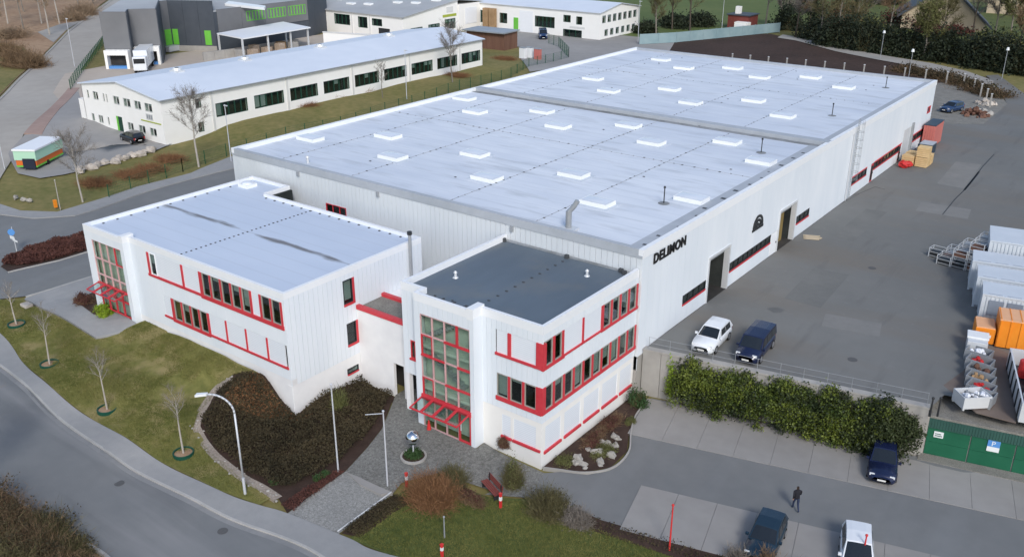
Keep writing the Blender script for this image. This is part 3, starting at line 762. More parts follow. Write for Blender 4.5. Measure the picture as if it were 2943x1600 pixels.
# ================================================================== front office (three floors, dark roof)
BX0, BY1, BZ = -12.3, 12.1, 10.6
offb = empty('office_building', (-6, 6, 0))
tag(offb, 'three storey white office block with red corner windows and dark grey roof', 'building')
def office_b():
    r = offb; RZ = BZ - .45
    MB().box(BX0 + .1, -1.3, 1.3, BY1 - .12, -.3, RZ - .1).build('core_wall', 'interior', r)
    MB().box(-9.9, -5.35, -.25, -.1, .3, 9.2).build('stair_wall', 'interior_light', r)
    for z in (7.3, 4.0): MB().box(-4.9, -.12, .12, BY1 - .14, z - .2, z).build('floor_slab', 'interior', r)
    for z, a, b in ((1.2, -9.2, -6.4), (4.5, -6.2, -9.0), (7.6, -9.2, -6.6)):
        for k in range(9):
            x = a + (b - a) * k / 8; MB().box(x - .2, x + .2, -.72, -.3, z + k * .19 - .18, z + k * .19).build('stair_step', 'metal_grey', r)
    for z in (3.3, 6.6): MB().box(-9.9, -5.35, -.7, -.26, z - .12, z + .1).build('landing', 'interior_light', r)
    MB().prism([(BX0 + .25, .25), (-10.05, .25), (-10.05, -.65), (-5.3, -.65), (-5.3, .25), (-.25, .25), (-.25, BY1 - .02), (BX0 + .25, BY1 - .02)], RZ - .1, RZ).build('roof_deck', 'roof_dark', r)
    def cap(x0, x1, y0, y1, z=BZ, lo=.6): MB().box(x0, x1, y0, y1, BZ - lo, z).build('parapet', 'trim_white', r)
    cap(BX0, BX0 + .25, 0, BY1 - .01); cap(BX0 + .25, -10.3, 0, .25, BZ - .01); cap(-10.3, -10.05, -.9, .25); cap(-10.05, -5.55, -.9, -.65, BZ - .01)
    cap(-5.55, -5.0, -.92, .3, BZ + .12, .7); cap(-5.0, -.25, 0, .25, BZ - .01); cap(-.25, 0, 0, BY1 - .01)
    MB().box(BX0 + .25, -.25, BY1 - .35, BY1 - .03, RZ, RZ + .05).build('edge_strip', 'dirt_strip', r)
    for x, y in ((-10.3, 3.6), (-2.9, 9.6)):
        p = MB().tube((x, y, RZ), (x, y, RZ + .4), .1, .1, 10).build('roof_vent', 'metal_light', r)
        MB().tube((x, y, RZ + .4), (x, y, RZ + .52), .15, .06, 10).build('cap', 'metal_light', p)
        MB().tube((x, y, RZ), (x, y, RZ + .06), .22, .18, 10).build('flashing', 'metal_light', p)
    m = MB()
    for i in range(11):
        y = .8 + i * 1.0; m.box(-5.9 - .3 * 0 - .06, -5.78, y, y + .13, RZ, RZ + .05)
    for x in (-9.4, -8.6, -7.9, -7.6, -6.6): m.box(x, x + .16, -.2 + random.uniform(-.2, .6), .3, RZ, RZ + .06)
    for x, y in ((-12.0, 11.6), (-.9, 11.5), (-6.0, 11.6), (-1.3, 11.7)): m.box(x - .15, x + .15, y - .12, y + .12, RZ, RZ + .3)
    tag(m.build('roof_fixings', 'fixing', r), kind='stuff')
    # front, right of the bay
    f = Fac((BX0, 0), (0, 0)); X = lambda x: x - BX0
    H = [(X(-3.85), X(0), 7.5, 9.35), (X(-3.75), X(0), 4.1, 6.15)]
    clad(r, f, X(-5.0), X(0), 3.5, BZ - .6, .42, [(a, b, c, d) for a, b, c, d in H], 'clad', gap=.01)
    MB().fbox(f, X(-5.0), X(-3.35), -.5, -.04, -.3, 3.5).build('plinth', 'plaster_cream', r)
    MB().fbox(f, X(-3.35), X(-.1), -.5, -.04, -.3, 1.25).build('plinth', 'plaster_cream', r); MB().fbox(f, X(-3.35), X(-.1), -.5, -.04, 3.05, 3.5).build('plinth', 'plaster_cream', r)
    MB().fbox(f, X(-2.62), X(-2.35), -.5, -.04, 1.25, 3.05).build('plinth', 'plaster_cream', r); MB().fbox(f, X(-.25), X(-.06), -.5, -.04, 1.25, 3.05).build('plinth', 'plaster_cream', r)
    shutter(r, f, X(-3.35), X(-2.62), 1.4, 3.05, o=-.04); shutter(r, f, X(-2.35), X(-.25), 1.4, 3.05, o=-.04)
    MB().fbox(f, X(-3.4), X(-2.5), -.2, .08, 1.22, 1.4).build('sill', 'red', r); MB().fbox(f, X(-2.4), X(-.1), -.2, .08, 1.22, 1.4).build('sill', 'red', r)
    shutter(r, f, X(-3.75), X(-2.82), 7.68, 9.33); MB().fbox(f, X(-2.82), X(-2.55), -.1, .05, 7.68, 9.33).build('mullion', 'red', r); shutter(r, f, X(-2.55), X(-.5), 7.68, 9.33)
    MB().fbox(f, X(-3.85), X(-.02), -.12, .09, 7.5, 7.68).build('sill', 'red', r)
    MB().fbox(f, X(-.5), X(.08), -.3, .082, 7.685, 9.37).build('corner_post', 'red', r)
    MB().fbox(f, X(-3.8), X(-.02), -.12, .09, 4.1, 4.4).build('sill', 'red', r)
    MB().fbox(f, X(-.28), X(.08), -.3, .082, 4.405, 6.17).build('corner_post', 'red', r)
    e = [-3.72, -2.6, -1.42, -.3]
    for i in range(3):
        window(r, f, X(e[i]), X(e[i + 1] - .2), 4.4, 6.13, frame='frame_grey', fw=.05, blind=(.95, .15, 0)[i]); MB().fbox(f, X(e[i + 1] - .2), X(e[i + 1]), -.1, .05, 4.4, 6.13).build('mullion', 'red', r)
    # east side
    g = Fac((0, 0), (0, BY1)); 
    H = [(0, 12.05, 7.48, 9.5), (0, 12.05, 4.1, 6.15)]
    clad(r, g, 0, BY1, 3.5, BZ - .6, .44, H, 'clad', gap=.01)
    z0, z1 = 7.68, 9.48
    MB().fbox(g, -.06, 2.4, -.12, .09, 7.45, 7.68).build('sill', 'red', r); MB().fbox(g, 2.4, 7.0, -.12, .09, 7.55, 7.68).build('sill', 'red', r); MB().fbox(g, 7.0, 12.1, -.12, .09, 7.48, 7.68).build('sill', 'red', r)
    for a, b, bl in ((.25, 1.05, 0), (1.3, 2.1, 0), (7.3, 8.2, .0), (8.5, 9.4, .2), (9.7, 10.6, .0), (10.9, 11.8, .0)):
        window(r, g, a, b, z0, z1, frame='frame_grey', fw=.05, blind=bl); MB().fbox(g, b, b + .26, -.1, .05, z0, z1).build('mullion', 'red', r)
    MB().fbox(g, 1.05 + .27, 1.3, -.1, .05, z0, z1).build('mullion', 'red', r); MB().fbox(g, 7.02, 7.3, -.1, .05, z0, z1).build('mullion', 'red', r)
    shutter(r, g, 2.38, 4.6, z0, z1); MB().fbox(g, 4.6, 4.78, -.1, .05, z0, z1).build('mullion', 'red', r); shutter(r, g, 4.78, 7.0, z0, z1)
    z0, z1 = 4.4, 6.13
    MB().fbox(g, -.06, 12.1, -.12, .09, 4.15, 4.4).build('sill', 'red', r)
    n = 10
    for i in range(n):
        a = .2 + i * 1.19
        window(r, g, a, a + .95, z0, z1, frame='frame_grey', fw=.05, blind=(0, .3, 0, .95, .1, .95, .6, .98, .1, .2)[i]); MB().fbox(g, a + .95, a + 1.19, -.1, .05, z0, z1).build('mullion', 'red', r)
    # plaster base with shutters
    sh = [(.35, 2.3), (2.75, 4.75), (5.2, 7.2), (7.65, 9.75), (10.15, 11.85)]
    MB().fbox(g, .03, BY1, -.5, -.04, -.3, 1.0).build('plinth', 'plaster_cream', r); MB().fbox(g, .03, BY1, -.5, -.04, 3.05, 3.5).build('plinth', 'plaster_cream', r)
    last = .03
    for a, b in sh + [(BY1, None)]:
        MB().fbox(g, last, a, -.5, -.04, 1.0, 3.05).build('plinth', 'plaster_cream', r)
        if b is None: break
        shutter(r, g, a, b, 1.18, 3.05, o=-.05); MB().fbox(g, a - .05, b + .05, -.2, .07, 1.0, 1.18).build('sill', 'red', r)
        last = b
    # stair bay with curtain wall, canopy and entrance door
    fb = Fac((-10.3, -.9), (-5.0, -.9))
    n = 11
    clad(r, fb, 0, 5.3, 9.15, BZ - .6, .44, [], 'clad', gap=.01)
    MB().fbox(fb, 0, .52, -.25, 0, .1, 9.15).build('bay_wall', 'clad', r)
    MB().box(-5.33, -4.985, -.915, .06, .1, BZ - .55).build('pier', 'clad', r)
    fl = Fac((-10.3, 0), (-10.3, -.9)); MB().fbox(fl, .01, .885, -.2, -.004, .1, BZ - .6).build('bay_side', 'clad', r)
    cols = [.54, 1.6, 2.7, 3.84, 4.96]; rows = [.2, 1.35, 2.65, 4.25, 5.98, 7.6, 9.12]
    red_cells = {(0, 4), (0, 2)}
    for i in range(4):
        for j in range(6):
            if i == 3 and j < 2: continue
            red = (i, j) in red_cells
            window(r, fb, cols[i], cols[i + 1], rows[j], rows[j + 1], frame='red' if red else 'pink_bar', pane='glass_bay', fw=.1 if red else .05, o=-.04)
    d = window(r, fb, cols[3], cols[4], rows[0], rows[2], frame='red', pane='glass_bay', fw=.13, o=-.02, name='door'); d['label'] = 'red framed glass entrance door'
    MB().fbox(fb, cols[3] + .2, cols[3] + .26, -.02, .06, 1.1, 1.7).build('handle', 'metal_light', d)
    MB().fbox(fb, cols[3] - .05, cols[3] + .1, -.06, .06, 7.6, 9.12).build('mullion', 'red', r); MB().fbox(fb, cols[2], cols[4], -.06, .05, 7.5, 7.66).build('mullion', 'red', r)
    MB().fbox(fb, cols[3], cols[4], -.06, .05, 5.9, 6.05).build('mullion', 'red', r); MB().fbox(fb, cols[2], cols[4], -.06, .05, 4.18, 4.32).build('mullion', 'red', r); MB().fbox(fb, cols[0], cols[2], -.06, .05, 5.93, 6.05).build('mullion', 'red', r)
    MB().fbox(fb, cols[0] - .05, cols[4] + .05, -.06, .12, 2.5, 2.88).build('canopy_beam', 'red', r)
    for i in range(4):
        a, b = cols[i] - .02, cols[i + 1] - .06
        m = MB(); za, zb, w = 2.62, 2.3, 1.45
        for s in (a, b - .08): m.box8([fb.P(s, .12, za), fb.P(s + .08, .12, za), fb.P(s + .08, w, zb), fb.P(s, w, zb), fb.P(s, .12, za + .1), fb.P(s + .08, .12, za + .1), fb.P(s + .08, w, zb + .1), fb.P(s, w, zb + .1)])
        m.box8([fb.P(a + .08, w - .08, zb), fb.P(b - .08, w - .08, zb), fb.P(b - .08, w, zb), fb.P(a + .08, w, zb), fb.P(a + .08, w - .08, zb + .11), fb.P(b - .08, w - .08, zb + .11), fb.P(b - .08, w, zb + .095), fb.P(a + .08, w, zb + .095)])
        c = m.build('canopy_frame', 'red', r)
        MB().box8([fb.P(a + .08, .12, za + .04), fb.P(b - .08, .12, za + .04), fb.P(b - .08, w - .08, zb + .05), fb.P(a + .08, w - .08, zb + .05), fb.P(a + .08, .12, za + .055), fb.P(b - .08, .12, za + .055), fb.P(b - .08, w - .08, zb + .065), fb.P(a + .08, w - .08, zb + .065)]).build('pane', 'glass_bay', c)
    # narrow wall left of the bay over the passage
    H = [(X(-11.6), X(-11.15), 4.6, 6.2), (X(-11.55), X(-11.1), 3.4, 3.5)]
    clad(r, f, X(BX0), X(-10.3), 3.4, BZ - .6, .5, H[:1], 'clad', gap=.01)
    window(r, f, X(-11.6), X(-11.15), 4.75, 6.2, frame='red', fw=.08); MB().fbox(f, X(-11.7), X(-11.05), -.1, .09, 4.6, 4.75).build('sill', 'red', r)
    MB().fbox(f, X(-11.2), X(-10.3), -.5, 0, 0, 3.4).build('plinth', 'clad', r)
    MB().fbox(f, X(-12.28), X(-11.9), -.4, -.02, 0, 3.4).build('pillar', 'plaster', r)
    window(r, f, X(-11.0), X(-10.6), 1.6, 3.1, frame='red', fw=.06, o=.05); MB().fbox(f, X(-11.1), X(-10.5), 0, .14, 1.45, 1.6).build('sill', 'red', r)
    MB().box(BX0, BX0 + .1, .3, BY1, 3.4, BZ - .6).build('side_wall', 'clad', r)
office_b()

# ================================================================== link between the two offices
lnk = empty('link_building', (-15, 2, 0))
tag(lnk, 'white plaster bridge with red trim joining the two offices over a passage', 'building')
def link_b():
    r = lnk
    x0, x1, y0, y1 = AX1 + .01, BX0 - .01, .85, 3.7
    MB().box(x0, x1, y0, y1 + 4, 3.1, 6.6).build('wall', 'plaster', r)
    MB().box(x0 + .01, x1 - .01, y0 + .25, y1 - .2, 6.6, 6.68).build('roof', 'gravel', r)
    MB().box(x0, x1 + .4, y0 - .08, y0 + .25, 6.58, 6.92).build('red_trim', 'red', r)
    MB().box(x0, x1 - .02, y1 - .2, y1 + .12, 6.61, 6.95).build('red_trim', 'red', r)
    MB().box(x1 - .3, x1 - .02, y0 + .26, y1 - .21, 6.69, 6.96).build('red_trim', 'red', r)
    MB().box(x1 - .32, x1 - .05, y1 - .4, y1 - .12, 6.97, 8.4).build('red_trim', 'red', r)
    MB().box(x0 + .05, x1 - .05, 2.4, 2.6, -.4, 3.09).build('passage_shade', 'gate_inside', r)  # added near-black panel across the open passage, paints in its shade
    MB().box(-13.3, -12.95, .9, 1.25, -.2, 3.1).build('pillar', 'plaster', r)
    MB().box(x0, -14.3, .86, 1.1, -.4, 3.1).build('wall', 'plaster', r)
link_b()

# ================================================================== roads, pavements, beds
def poly_ext(*pts): return list(pts)
# street that bends round the front and its junction with the side road
FR_N = [(-51.65, -15.95), (-40.72, -16.01), (-31.64, -16.88), (-23.52, -17.21), (-17.91, -16.86), (-11.83, -16.20), (-6.11, -15.21), (1.5, -15.2), (12, -11), (24, -7), (40, -2)]
FR_S = [(-33.05, -24.10), (-25.85, -23.42), (-22.06, -23.45), (-18.68, -23.22), (-15.04, -22.77), (-9, -23.2), (2, -20.6), (14, -16.4), (26, -12.6), (42, -7.5)]
FR_Ns, FR_Ss = spline(FR_N), spline(FR_S)
drape('front_road', FR_Ns + FR_Ss[::-1], .02, 'asphalt_road')
SW = [(-56.30, -13.95), (-45.49, -13.60), (-39.18, -14.84), (-33.22, -15.63), (-27.06, -15.69), (-20.48, -15.62), (-14.66, -15.05), (-11.54, -14.32), (-9.56, -13.80), (-4.88, -13.12), (-1.78, -12.73), (8, -9.2), (20, -5.4), (40, .6)]
SWs = spline(SW)
drape('pavement', SWs + FR_Ns[::-1], .13, 'paving', skirt=.3)
ribbon('kerb', FR_Ns, .16, .135, 'kerb')
ribbon('kerb', FR_Ss, .2, .12, 'kerb')
side = [(-74.80, 0.77), (-70.43, 2.38), (-67.72, 5.62), (-67.82, 8.16), (-68.86, 14.00), (-68.88, 21.54), (-68.15, 26.22), (-66.5, 40), (-67, 70), (-68, 100), (-66, 122), (-58, 122), (-52, 100), (-51, 60), (-50.5, 22), (-50, 8), (-49, -2), (-51.06, -8.54), (-52.34, -10.24), (-56.30, -13.95), (-64.67, -13.86), (-81.21, -7.31), (-79.18, -2.40)]
drape('side_road', side, .02, 'asphalt')
bank_walk = [(-82.79, -0.79), (-78.49, 2.56), (-74.19, 2.79), (-70.49, 5.07), (-70.92, 9.98), (-71.49, 15.69), (-70.78, 22.96), (-72.91, 30.66), (-70, 45), (-71.2, 70), (-72, 95), (-72, 112)]
bank_edge = [(-79.18, -2.40), (-74.80, 0.77), (-70.43, 2.38), (-67.72, 5.62), (-67.82, 8.16), (-68.86, 14.00), (-68.88, 21.54), (-68.15, 26.22), (-67.2, 45), (-68.2, 70), (-69.2, 95), (-69.5, 112)]
drape('pavement', bank_walk + bank_edge[::-1], .13, 'paving', skirt=.3)
up_l = [(-112.69, 15.97), (-129.27, 27.58), (-154.55, 46.92), (-194.13, 75.64), (-251.47, 122.44), (-292.00, 156.64), (-420.34, 262.87)]
up_r = [(-74.31, -2.06), (-87.58, 7.07), (-104.60, 18.93), (-115.34, 28.13), (-129.01, 39.33), (-153.24, 57.11), (-188.92, 82.54), (-245.72, 127.10), (-327.63, 196.95)]
drape('upper_road', up_l + up_r[::-1], .03, 'asphalt_brightened', cell=3)
drape('pavement', [(-114.85, 16.41), (-131.47, 28.65), (-157.29, 48.35), (-198.01, 77.81), (-255.01, 124.05), (-251.47, 122.44), (-194.13, 75.64), (-154.55, 46.92), (-129.27, 27.58), (-112.69, 15.97)], .12, 'path_pave', cell=3, skirt=.2)
drape('pavement', [(-104.60, 18.93), (-115.34, 28.13), (-129.01, 39.33), (-127.76, 40.67), (-115.03, 30.05), (-101.86, 20.12)], .1, 'red_paving', skirt=.2)
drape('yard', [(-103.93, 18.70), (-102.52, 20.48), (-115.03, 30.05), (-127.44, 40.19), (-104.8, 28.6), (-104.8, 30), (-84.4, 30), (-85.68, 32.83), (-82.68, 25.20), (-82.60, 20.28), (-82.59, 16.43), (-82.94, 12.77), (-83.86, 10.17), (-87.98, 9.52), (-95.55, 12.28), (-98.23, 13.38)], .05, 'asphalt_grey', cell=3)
drape('loading_yard', [(-142, 46), (-128, 36), (-110, 29.5), (-104.6, 34), (-104.6, 101), (-118, 116), (-141, 116), (-146, 72)], .04, 'beige_pave', cell=4)
drape('rear_yard', [(-84, 111), (-73.5, 100), (-70, 112), (-66, 122), (-60, 128), (-70, 152), (-84, 152), (-85, 142), (-118, 145), (-118, 124), (-99, 122), (-91, 124)], .04, 'asphalt_old', cell=4)
# lower car park: lane and paved bays
drape('car_park', [(.2, -.6), (1.3, .45), (2.9, 1.25), (3.9, 2.9), (3.8, 5.2), (2.7, 7.4), (1.8, 9.6), (1.35, 12.7), (3, 13.2), (27, 18.2), (44, 21.6), (44, 6.9), (24, 1.9), (13, -1.0), (6.2, -2.4), (4.7, -2.5), (1.2, -3.2)], .03, 'asphalt')
lot = tag(bpy.data.objects.new('parking_bays', None), kind='structure'); COL.objects.link(lot); OFF[lot.name] = Vector((0, 0, 0))
E1 = np.array([.9697, .2443]); E2 = np.array([-.2443, .9697])
def bay(a, b, c, d, m='slab'):
    P = [a, b, c, d]
    me = MB().prism([tuple(p) for p in P], -.1, .075).build('paving_bay', m, lot)
k = 0
base_u = np.array([2.84, 7.35]); base_l = np.array([6.35, 2.35])
for i in range(11):
    t0, t1 = -.4 + i * 2.5 + .009, -.4 + (i + 1) * 2.5 - .009
    far = 5.35
    if 14.2 < t0: far = 4.7
    bay(base_u + E1 * t0, base_u + E1 * t1, base_u + E1 * t1 + E2 * far, base_u + E1 * t0 + E2 * far)
for i in range(12):
    t0, t1 = i * 2.5 + .012, (i + 1) * 2.5 - .012
    bay(base_l + E1 * t0 - E2 * 4.9, base_l + E1 * t1 - E2 * 4.9, base_l + E1 * t1, base_l + E1 * t0)
# plaza and drive of cobbles
plaza = [(-14.25, .85), (-14.25, 5.45), (-12.35, 5.45), (-12.35, .3), (-10.3, .0), (-10.2, -.8), (-4.86, -0.85), (-4.9, .0), (-3.4, -.25), (0.48, -0.35), (1.2, -3.2), (-1.2, -4.6), (-1.01, -3.97), (-5.12, -4.75), (-6.27, -6.99), (-5.92, -8.29), (-8.85, -8.25), (-10.04, -8.44), (-10.93, -5.44), (-11.77, -3.20)]
drape('plaza', plaza, .05, 'cobble', cell=1.5)
drape('drive', [(-9.56, -13.80), (-9.86, -11.32), (-10.04, -8.44), (-8.85, -8.25), (-5.92, -8.29), (-5.91, -10.62), (-5.63, -13.23), (-7.30, -13.61)], .06, 'cobble_light', cell=1.5)
st = empty('entrance_steps', (*(-7.89, -8.29), 0)); tag(st, 'pale stone ramp slab with low edge between cobbled drive and plaza', 'steps')
p0, p1, p2 = (-9.85, -8.47), (-5.83, -8.27), (-6.32, -8.87)
zz = tz(*(-7.89, -8.29))
MB().prism([p0, p1, p2, (-8.17, -8.92)], zz - .05, zz + .19).build('slab', 'slab', st)
m = MB(); a = Vector((*(-5.87, -8.35), zz + .1)); b = Vector((*(-5.68, -13.18), tz(*(-5.68, -13.18)) + .1)); m.tube(a + Vector((0, 0, .15)), b + Vector((0, 0, .15)), .05, .05, 6); m.build('edge_rail', 'metal_light', st)
drape('forecourt', [(-50.57, -8.91), (-50.03, -2.36), (-43.41, -5.41), (-36.39, -6.63), (-36.61, -8.13), (-37.98, -9.45)], .08, 'paving', skirt=.2)
ribbon('kerb', [(-50.89, -8.63), (-50.07, -5.86), (-49.85, -2.47)], .15, .1, 'kerb')
# lawns and beds
drape('lawn', [(-56.14, -14.02), (-52.17, -10.32), (-50.35, -9.16), (-37.76, -9.58), (-36.53, -8.19), (-36.40, -6.55), (-36.37, -4.85), (-33, -6), (-21.7, -6), (-23.01, -7.07), (-23.37, -8.71), (-21.48, -11.81), (-18.26, -12.82), (-14.50, -13.30), (-11.58, -13.11), (-11.63, -14.25), (-14.72, -15.00), (-20.55, -15.57), (-27.15, -15.64), (-33.31, -15.58), (-39.31, -14.77), (-45.60, -13.54)], .06, 'grass', cell=1.5)
drape('planting_bed', [(-21.6, -6.05), (-22.92, -7.14), (-23.26, -8.79), (-21.42, -11.72), (-18.28, -12.71), (-14.63, -13.13), (-11.80, -12.87), (-9.65, -13.72), (-10.10, -8.38), (-11.00, -5.37), (-11.85, -3.13), (-13.77, -0.09), (-13.2, .6), (-17.8, .8), (-17.8, -6)], .03, 'soil', cell=1.5)
drape('lawn', [(-5.66, -7.57), (-4.47, -5.09), (-0.82, -4.63), (1.34, -3.25), (5.76, -3.09), (12, -2.4), (24, .6), (40, 5), (40, 1), (20, -5.2), (8, -9), (-1.83, -12.68), (-4.85, -13.05), (-5.35, -10.66)], .03, 'grass_dark', cell=1.5)
drape('planting_bed', [(-5.78, -8.33), (-4.35, -7.93), (-4.57, -9.53), (-4.42, -12.59), (-5.56, -13.03), (-5.85, -10.68)], .06, 'soil', cell=1.5)
drape('planting_bed', [(5.0, -2.3), (6.2, -2.3), (13, -.9), (24, 2.0), (40, 6.2), (40, 4.6), (24, .4), (12, -2.6), (5.6, -3.6)], .06, 'soil', cell=1.5)
drape('planting_bed', [(.05, .2), (.9, .55), (2.6, 1.4), (3.7, 2.9), (3.6, 5.2), (2.5, 7.4), (1.6, 9.6), (1.2, 12.4), (.05, 12.4)], .06, 'soil', cell=1.0)
ribbon('kerb', spline([(.1, .05), (1.1, .5), (2.7, 1.3), (3.85, 2.9), (3.75, 5.2), (2.65, 7.4), (1.75, 9.6), (1.3, 12.2)], 5), .1, .16, 'concrete')
drape('planting_bed', [(-59.42, -6.67), (-61.35, -4.63), (-62.10, -2.21), (-62.02, 0.27), (-61.05, 2.95), (-56.48, 0.66), (-56.64, -2.27), (-57.34, -5.09), (-57.66, -6.85)], .08, 'soil')
ribbon('kerb', [(-57.46, -6.95), (-57.14, -5.20), (-56.43, -2.38), (-56.28, 0.54)], .12, .12, 'kerb')
drape('planting_bed', [(-45.88, -6.83), (-46.17, -4.70), (-45.55, -4.52), (-42.41, -5.71), (-40.19, -7.11), (-41.71, -7.42)], .11, 'soil')
drape('verge', [(-32.84, -24.20), (-25.55, -23.57), (-21.84, -23.57), (-18.49, -23.33), (-15.01, -22.96), (-11, -27), (-14, -40), (-50, -40), (-52, -22)], .0, 'leaf_litter')
# woods and fields far off
drape('woodland_floor', [(-115.43, 13.85), (-133.67, 29.73), (-159.67, 49.59), (-201.30, 79.65), (-258.54, 125.77), (-325.09, 175.07), (-330, 150), (-330, 10), (-200, -5)], .02, 'leaf_litter', cell=8)
drape('verge', [(-115.18, 17.15), (-134.29, 30.03), (-158.57, 48.61), (-180.50, 57.77), (-190.78, 57.56), (-174.33, 43.10)], .06, 'bank_grass', cell=5)
drape('lay_by', [(-181.75, 65.24), (-197.91, 77.04), (-212.61, 89.61), (-209.71, 82.00), (-200.69, 71.50)], .07, 'path_pave', cell=4)
drape('meadow', [(-75.27, 136.32), (-76.42, 149.86), (-67.90, 164.33), (-66.16, 188.17), (-60.67, 218.69), (-78.04, 302.10), (-176.73, 501.01), (-317.96, 386.51), (-187.76, 237.09), (-117.63, 216.96)], .02, 'meadow', cell=8)
drape('ploughed_field', [(-68, 124), (-74, 158), (-57, 176), (-44, 168), (-30, 158), (-16, 152), (-3, 149), (-2, 120), (-4, 94), (-64, 98)], .02, 'soil', cell=5)
drape('footpath', [(-54.33, 176.58), (-49.49, 174.69), (-38.27, 166.76), (-25.44, 161.31), (-15.81, 157.82), (-7.98, 152.84), (-1.60, 145.65), (-0.59, 137.33), (-8.59, 146.20), (-17.35, 152.08), (-26.21, 155.77), (-36.12, 160.56), (-48.35, 169.25), (-53.28, 170.81)], .09, 'path_pave', cell=5)
drape('garden', [(-60.43, 197.71), (-51.32, 204.47), (-1.73, 174.59), (12.65, 159.13), (40, 230), (0, 300), (-70, 260)], .02, 'grass_dark', cell=8)
# upper works yard
drape('courtyard', [(.25, 13.6), (7, 14.6), (14, 15.9), (20, 17.3), (20.3, 19.6), (46, 25), (60, 40), (60, 100), (30, 130), (13.70, 119.21), (4.86, 136.84), (-2.41, 153.16), (-4.04, 150.90), (0.46, 139.12), (4.35, 125.61), (4.42, 108.22), (-0.99, 104.09), (.25, 92.8)], 0, 'asphalt_yard', flat=3.75)
drape('rubble_yard', [(.3, 93), (-0.99, 104.09), (4.42, 108.22), (4.35, 125.61), (-0.75, 141.35), (-8.82, 147.24), (-15.96, 146.96), (-30, 94)], .01, 'gravel', flat=3.75)
m = MB()
def crack(pts, w):
    for a, b in zip(pts[:-1], pts[1:]):
        d = Vector((b[0] - a[0], b[1] - a[1], 0)).normalized(); n = Vector((-d.y, d.x, 0)) * w
        m.box8([(a[0] - n.x, a[1] - n.y, 3.75), (b[0] - n.x, b[1] - n.y, 3.75), (b[0] + n.x, b[1] + n.y, 3.75), (a[0] + n.x, a[1] + n.y, 3.75), (a[0] - n.x, a[1] - n.y, 3.757), (b[0] - n.x, b[1] - n.y, 3.757), (b[0] + n.x, b[1] + n.y, 3.757), (a[0] + n.x, a[1] + n.y, 3.757)])
crack([(10.27, 60.23), (9.99, 66.99), (10.02, 71.16), (9.82, 76.66), (9.49, 82.95), (9.37, 90.50)], .05)
crack([(10.02, 71.16), (9.82, 76.66), (9.66, 80.39)], .12)
crack([(-0.51, 59.01), (0.66, 62.32), (1.31, 66.10), (2.53, 65.85)], .03)
crack([(0.11, 55.91), (0.71, 62.17)], .02)
tar = m.build('tar_seam', 'black', bpy.data.objects['courtyard'])
yard = bpy.data.objects['courtyard']
mat('patch_dark', (.14, .143, .138), (.178, .18, .172), scale=2, big=.3, rough=.9); mat('patch_light', (.185, .186, .178), (.225, .222, .213), scale=2, big=.3, rough=.9); mat('oil', (.095, .095, .09), (.13, .13, .126), scale=3, big=.6, rough=.5)
mat('cover_iron', (.085, .085, .085), (.12, .12, .12), scale=8, rough=.7)
def patch(x, y, w, d, a, m):
    c, s_ = math.cos(a), math.sin(a)
    P = [(x + u * c - v * s_, y + u * s_ + v * c) for u, v in ((-w, -d), (w, -d * 1.05), (w * .97, d), (-w * 1.02, d * .96))]
    MB().prism(P, 3.70, 3.756).build('asphalt_patch', m, yard)
for q in ((6.5, 33, 1.6, 4.2, .05, 'patch_dark'), (11.5, 27, 2.2, 1.3, .2, 'patch_light'), (4.2, 52, 1.1, 5.5, .0, 'patch_dark'), (10, 62, 2.6, 1.8, .1, 'patch_light'), (8, 78, 1.5, 6, .05, 'patch_light')): patch(*q)
mat('rust_stain', (.155, .12, .10), (.20, .165, .145), scale=1, big=.3, rough=.9)
MB().prism([(21.6, 29.6), (19.9, 21), (22.6, 18.4), (25.0, 18.6), (23.0, 28.8)], 3.70, 3.757).build('asphalt_patch', 'rust_stain', yard)
for x, y in ((9.0, 40.2), (13.5, 21.0)):
    MB().tube((x, y, 3.70), (x, y, 3.764), .36, .36, 16).build('manhole_cover', 'cover_iron', yard)
for x, y, rr in ((5.5, 26.0, .7),):
    MB().prism([(x + rr * random.uniform(.6, 1.1) * math.cos(t), y + rr * random.uniform(.6, 1.1) * math.sin(t)) for t in np.linspace(0, 6.0, 11)], 3.72, 3.753).build('oil_stain', 'oil', yard)
for x, y in ((-20.40, -18.46), (-11.42, -17.21)):
    MB().tube((x, y, tz(x, y) - .1), (x, y, tz(x, y) + .035), .32, .32, 16).build('manhole_cover', 'cover_iron', bpy.data.objects['front_road'])
mat('gutter_stone', (.20, .205, .21), (.26, .262, .262), scale=4, big=.4, rough=.9)
def offs(P, d):
    out = []
    for i, p in enumerate(P):
        a = P[max(0, i - 1)]; b = P[min(len(P) - 1, i + 1)]; l = math.hypot(b[0] - a[0], b[1] - a[1]) or 1
        out.append((p[0] + (b[1] - a[1]) / l * d, p[1] - (b[0] - a[0]) / l * d))
    return out
ribbon('gutter', offs(FR_Ns, .26), .34, .028, 'gutter_stone')
# retaining wall under the yard edge
rw = empty('retaining_wall', (3, 13.4, 0)); tag(rw, 'grey concrete retaining wall of upright slabs beside the front office', 'wall')
a = np.array([.25, 12.95]); b = np.array([20.0, 17.0]); L_ = np.linalg.norm(b - a); fr = Fac(tuple(a), tuple(b))
n = 14
for i in range(n):
    MB().fbox(fr, L_ * i / n + .015, L_ * (i + 1) / n - .015, -.3, 0 + random.uniform(-.015, .015), -.3, 3.72).build('concrete_slab', 'concrete', rw)
MB().fbox(fr, 0, L_, -.55, .05, 3.72, 3.86).build('coping', 'concrete', rw)
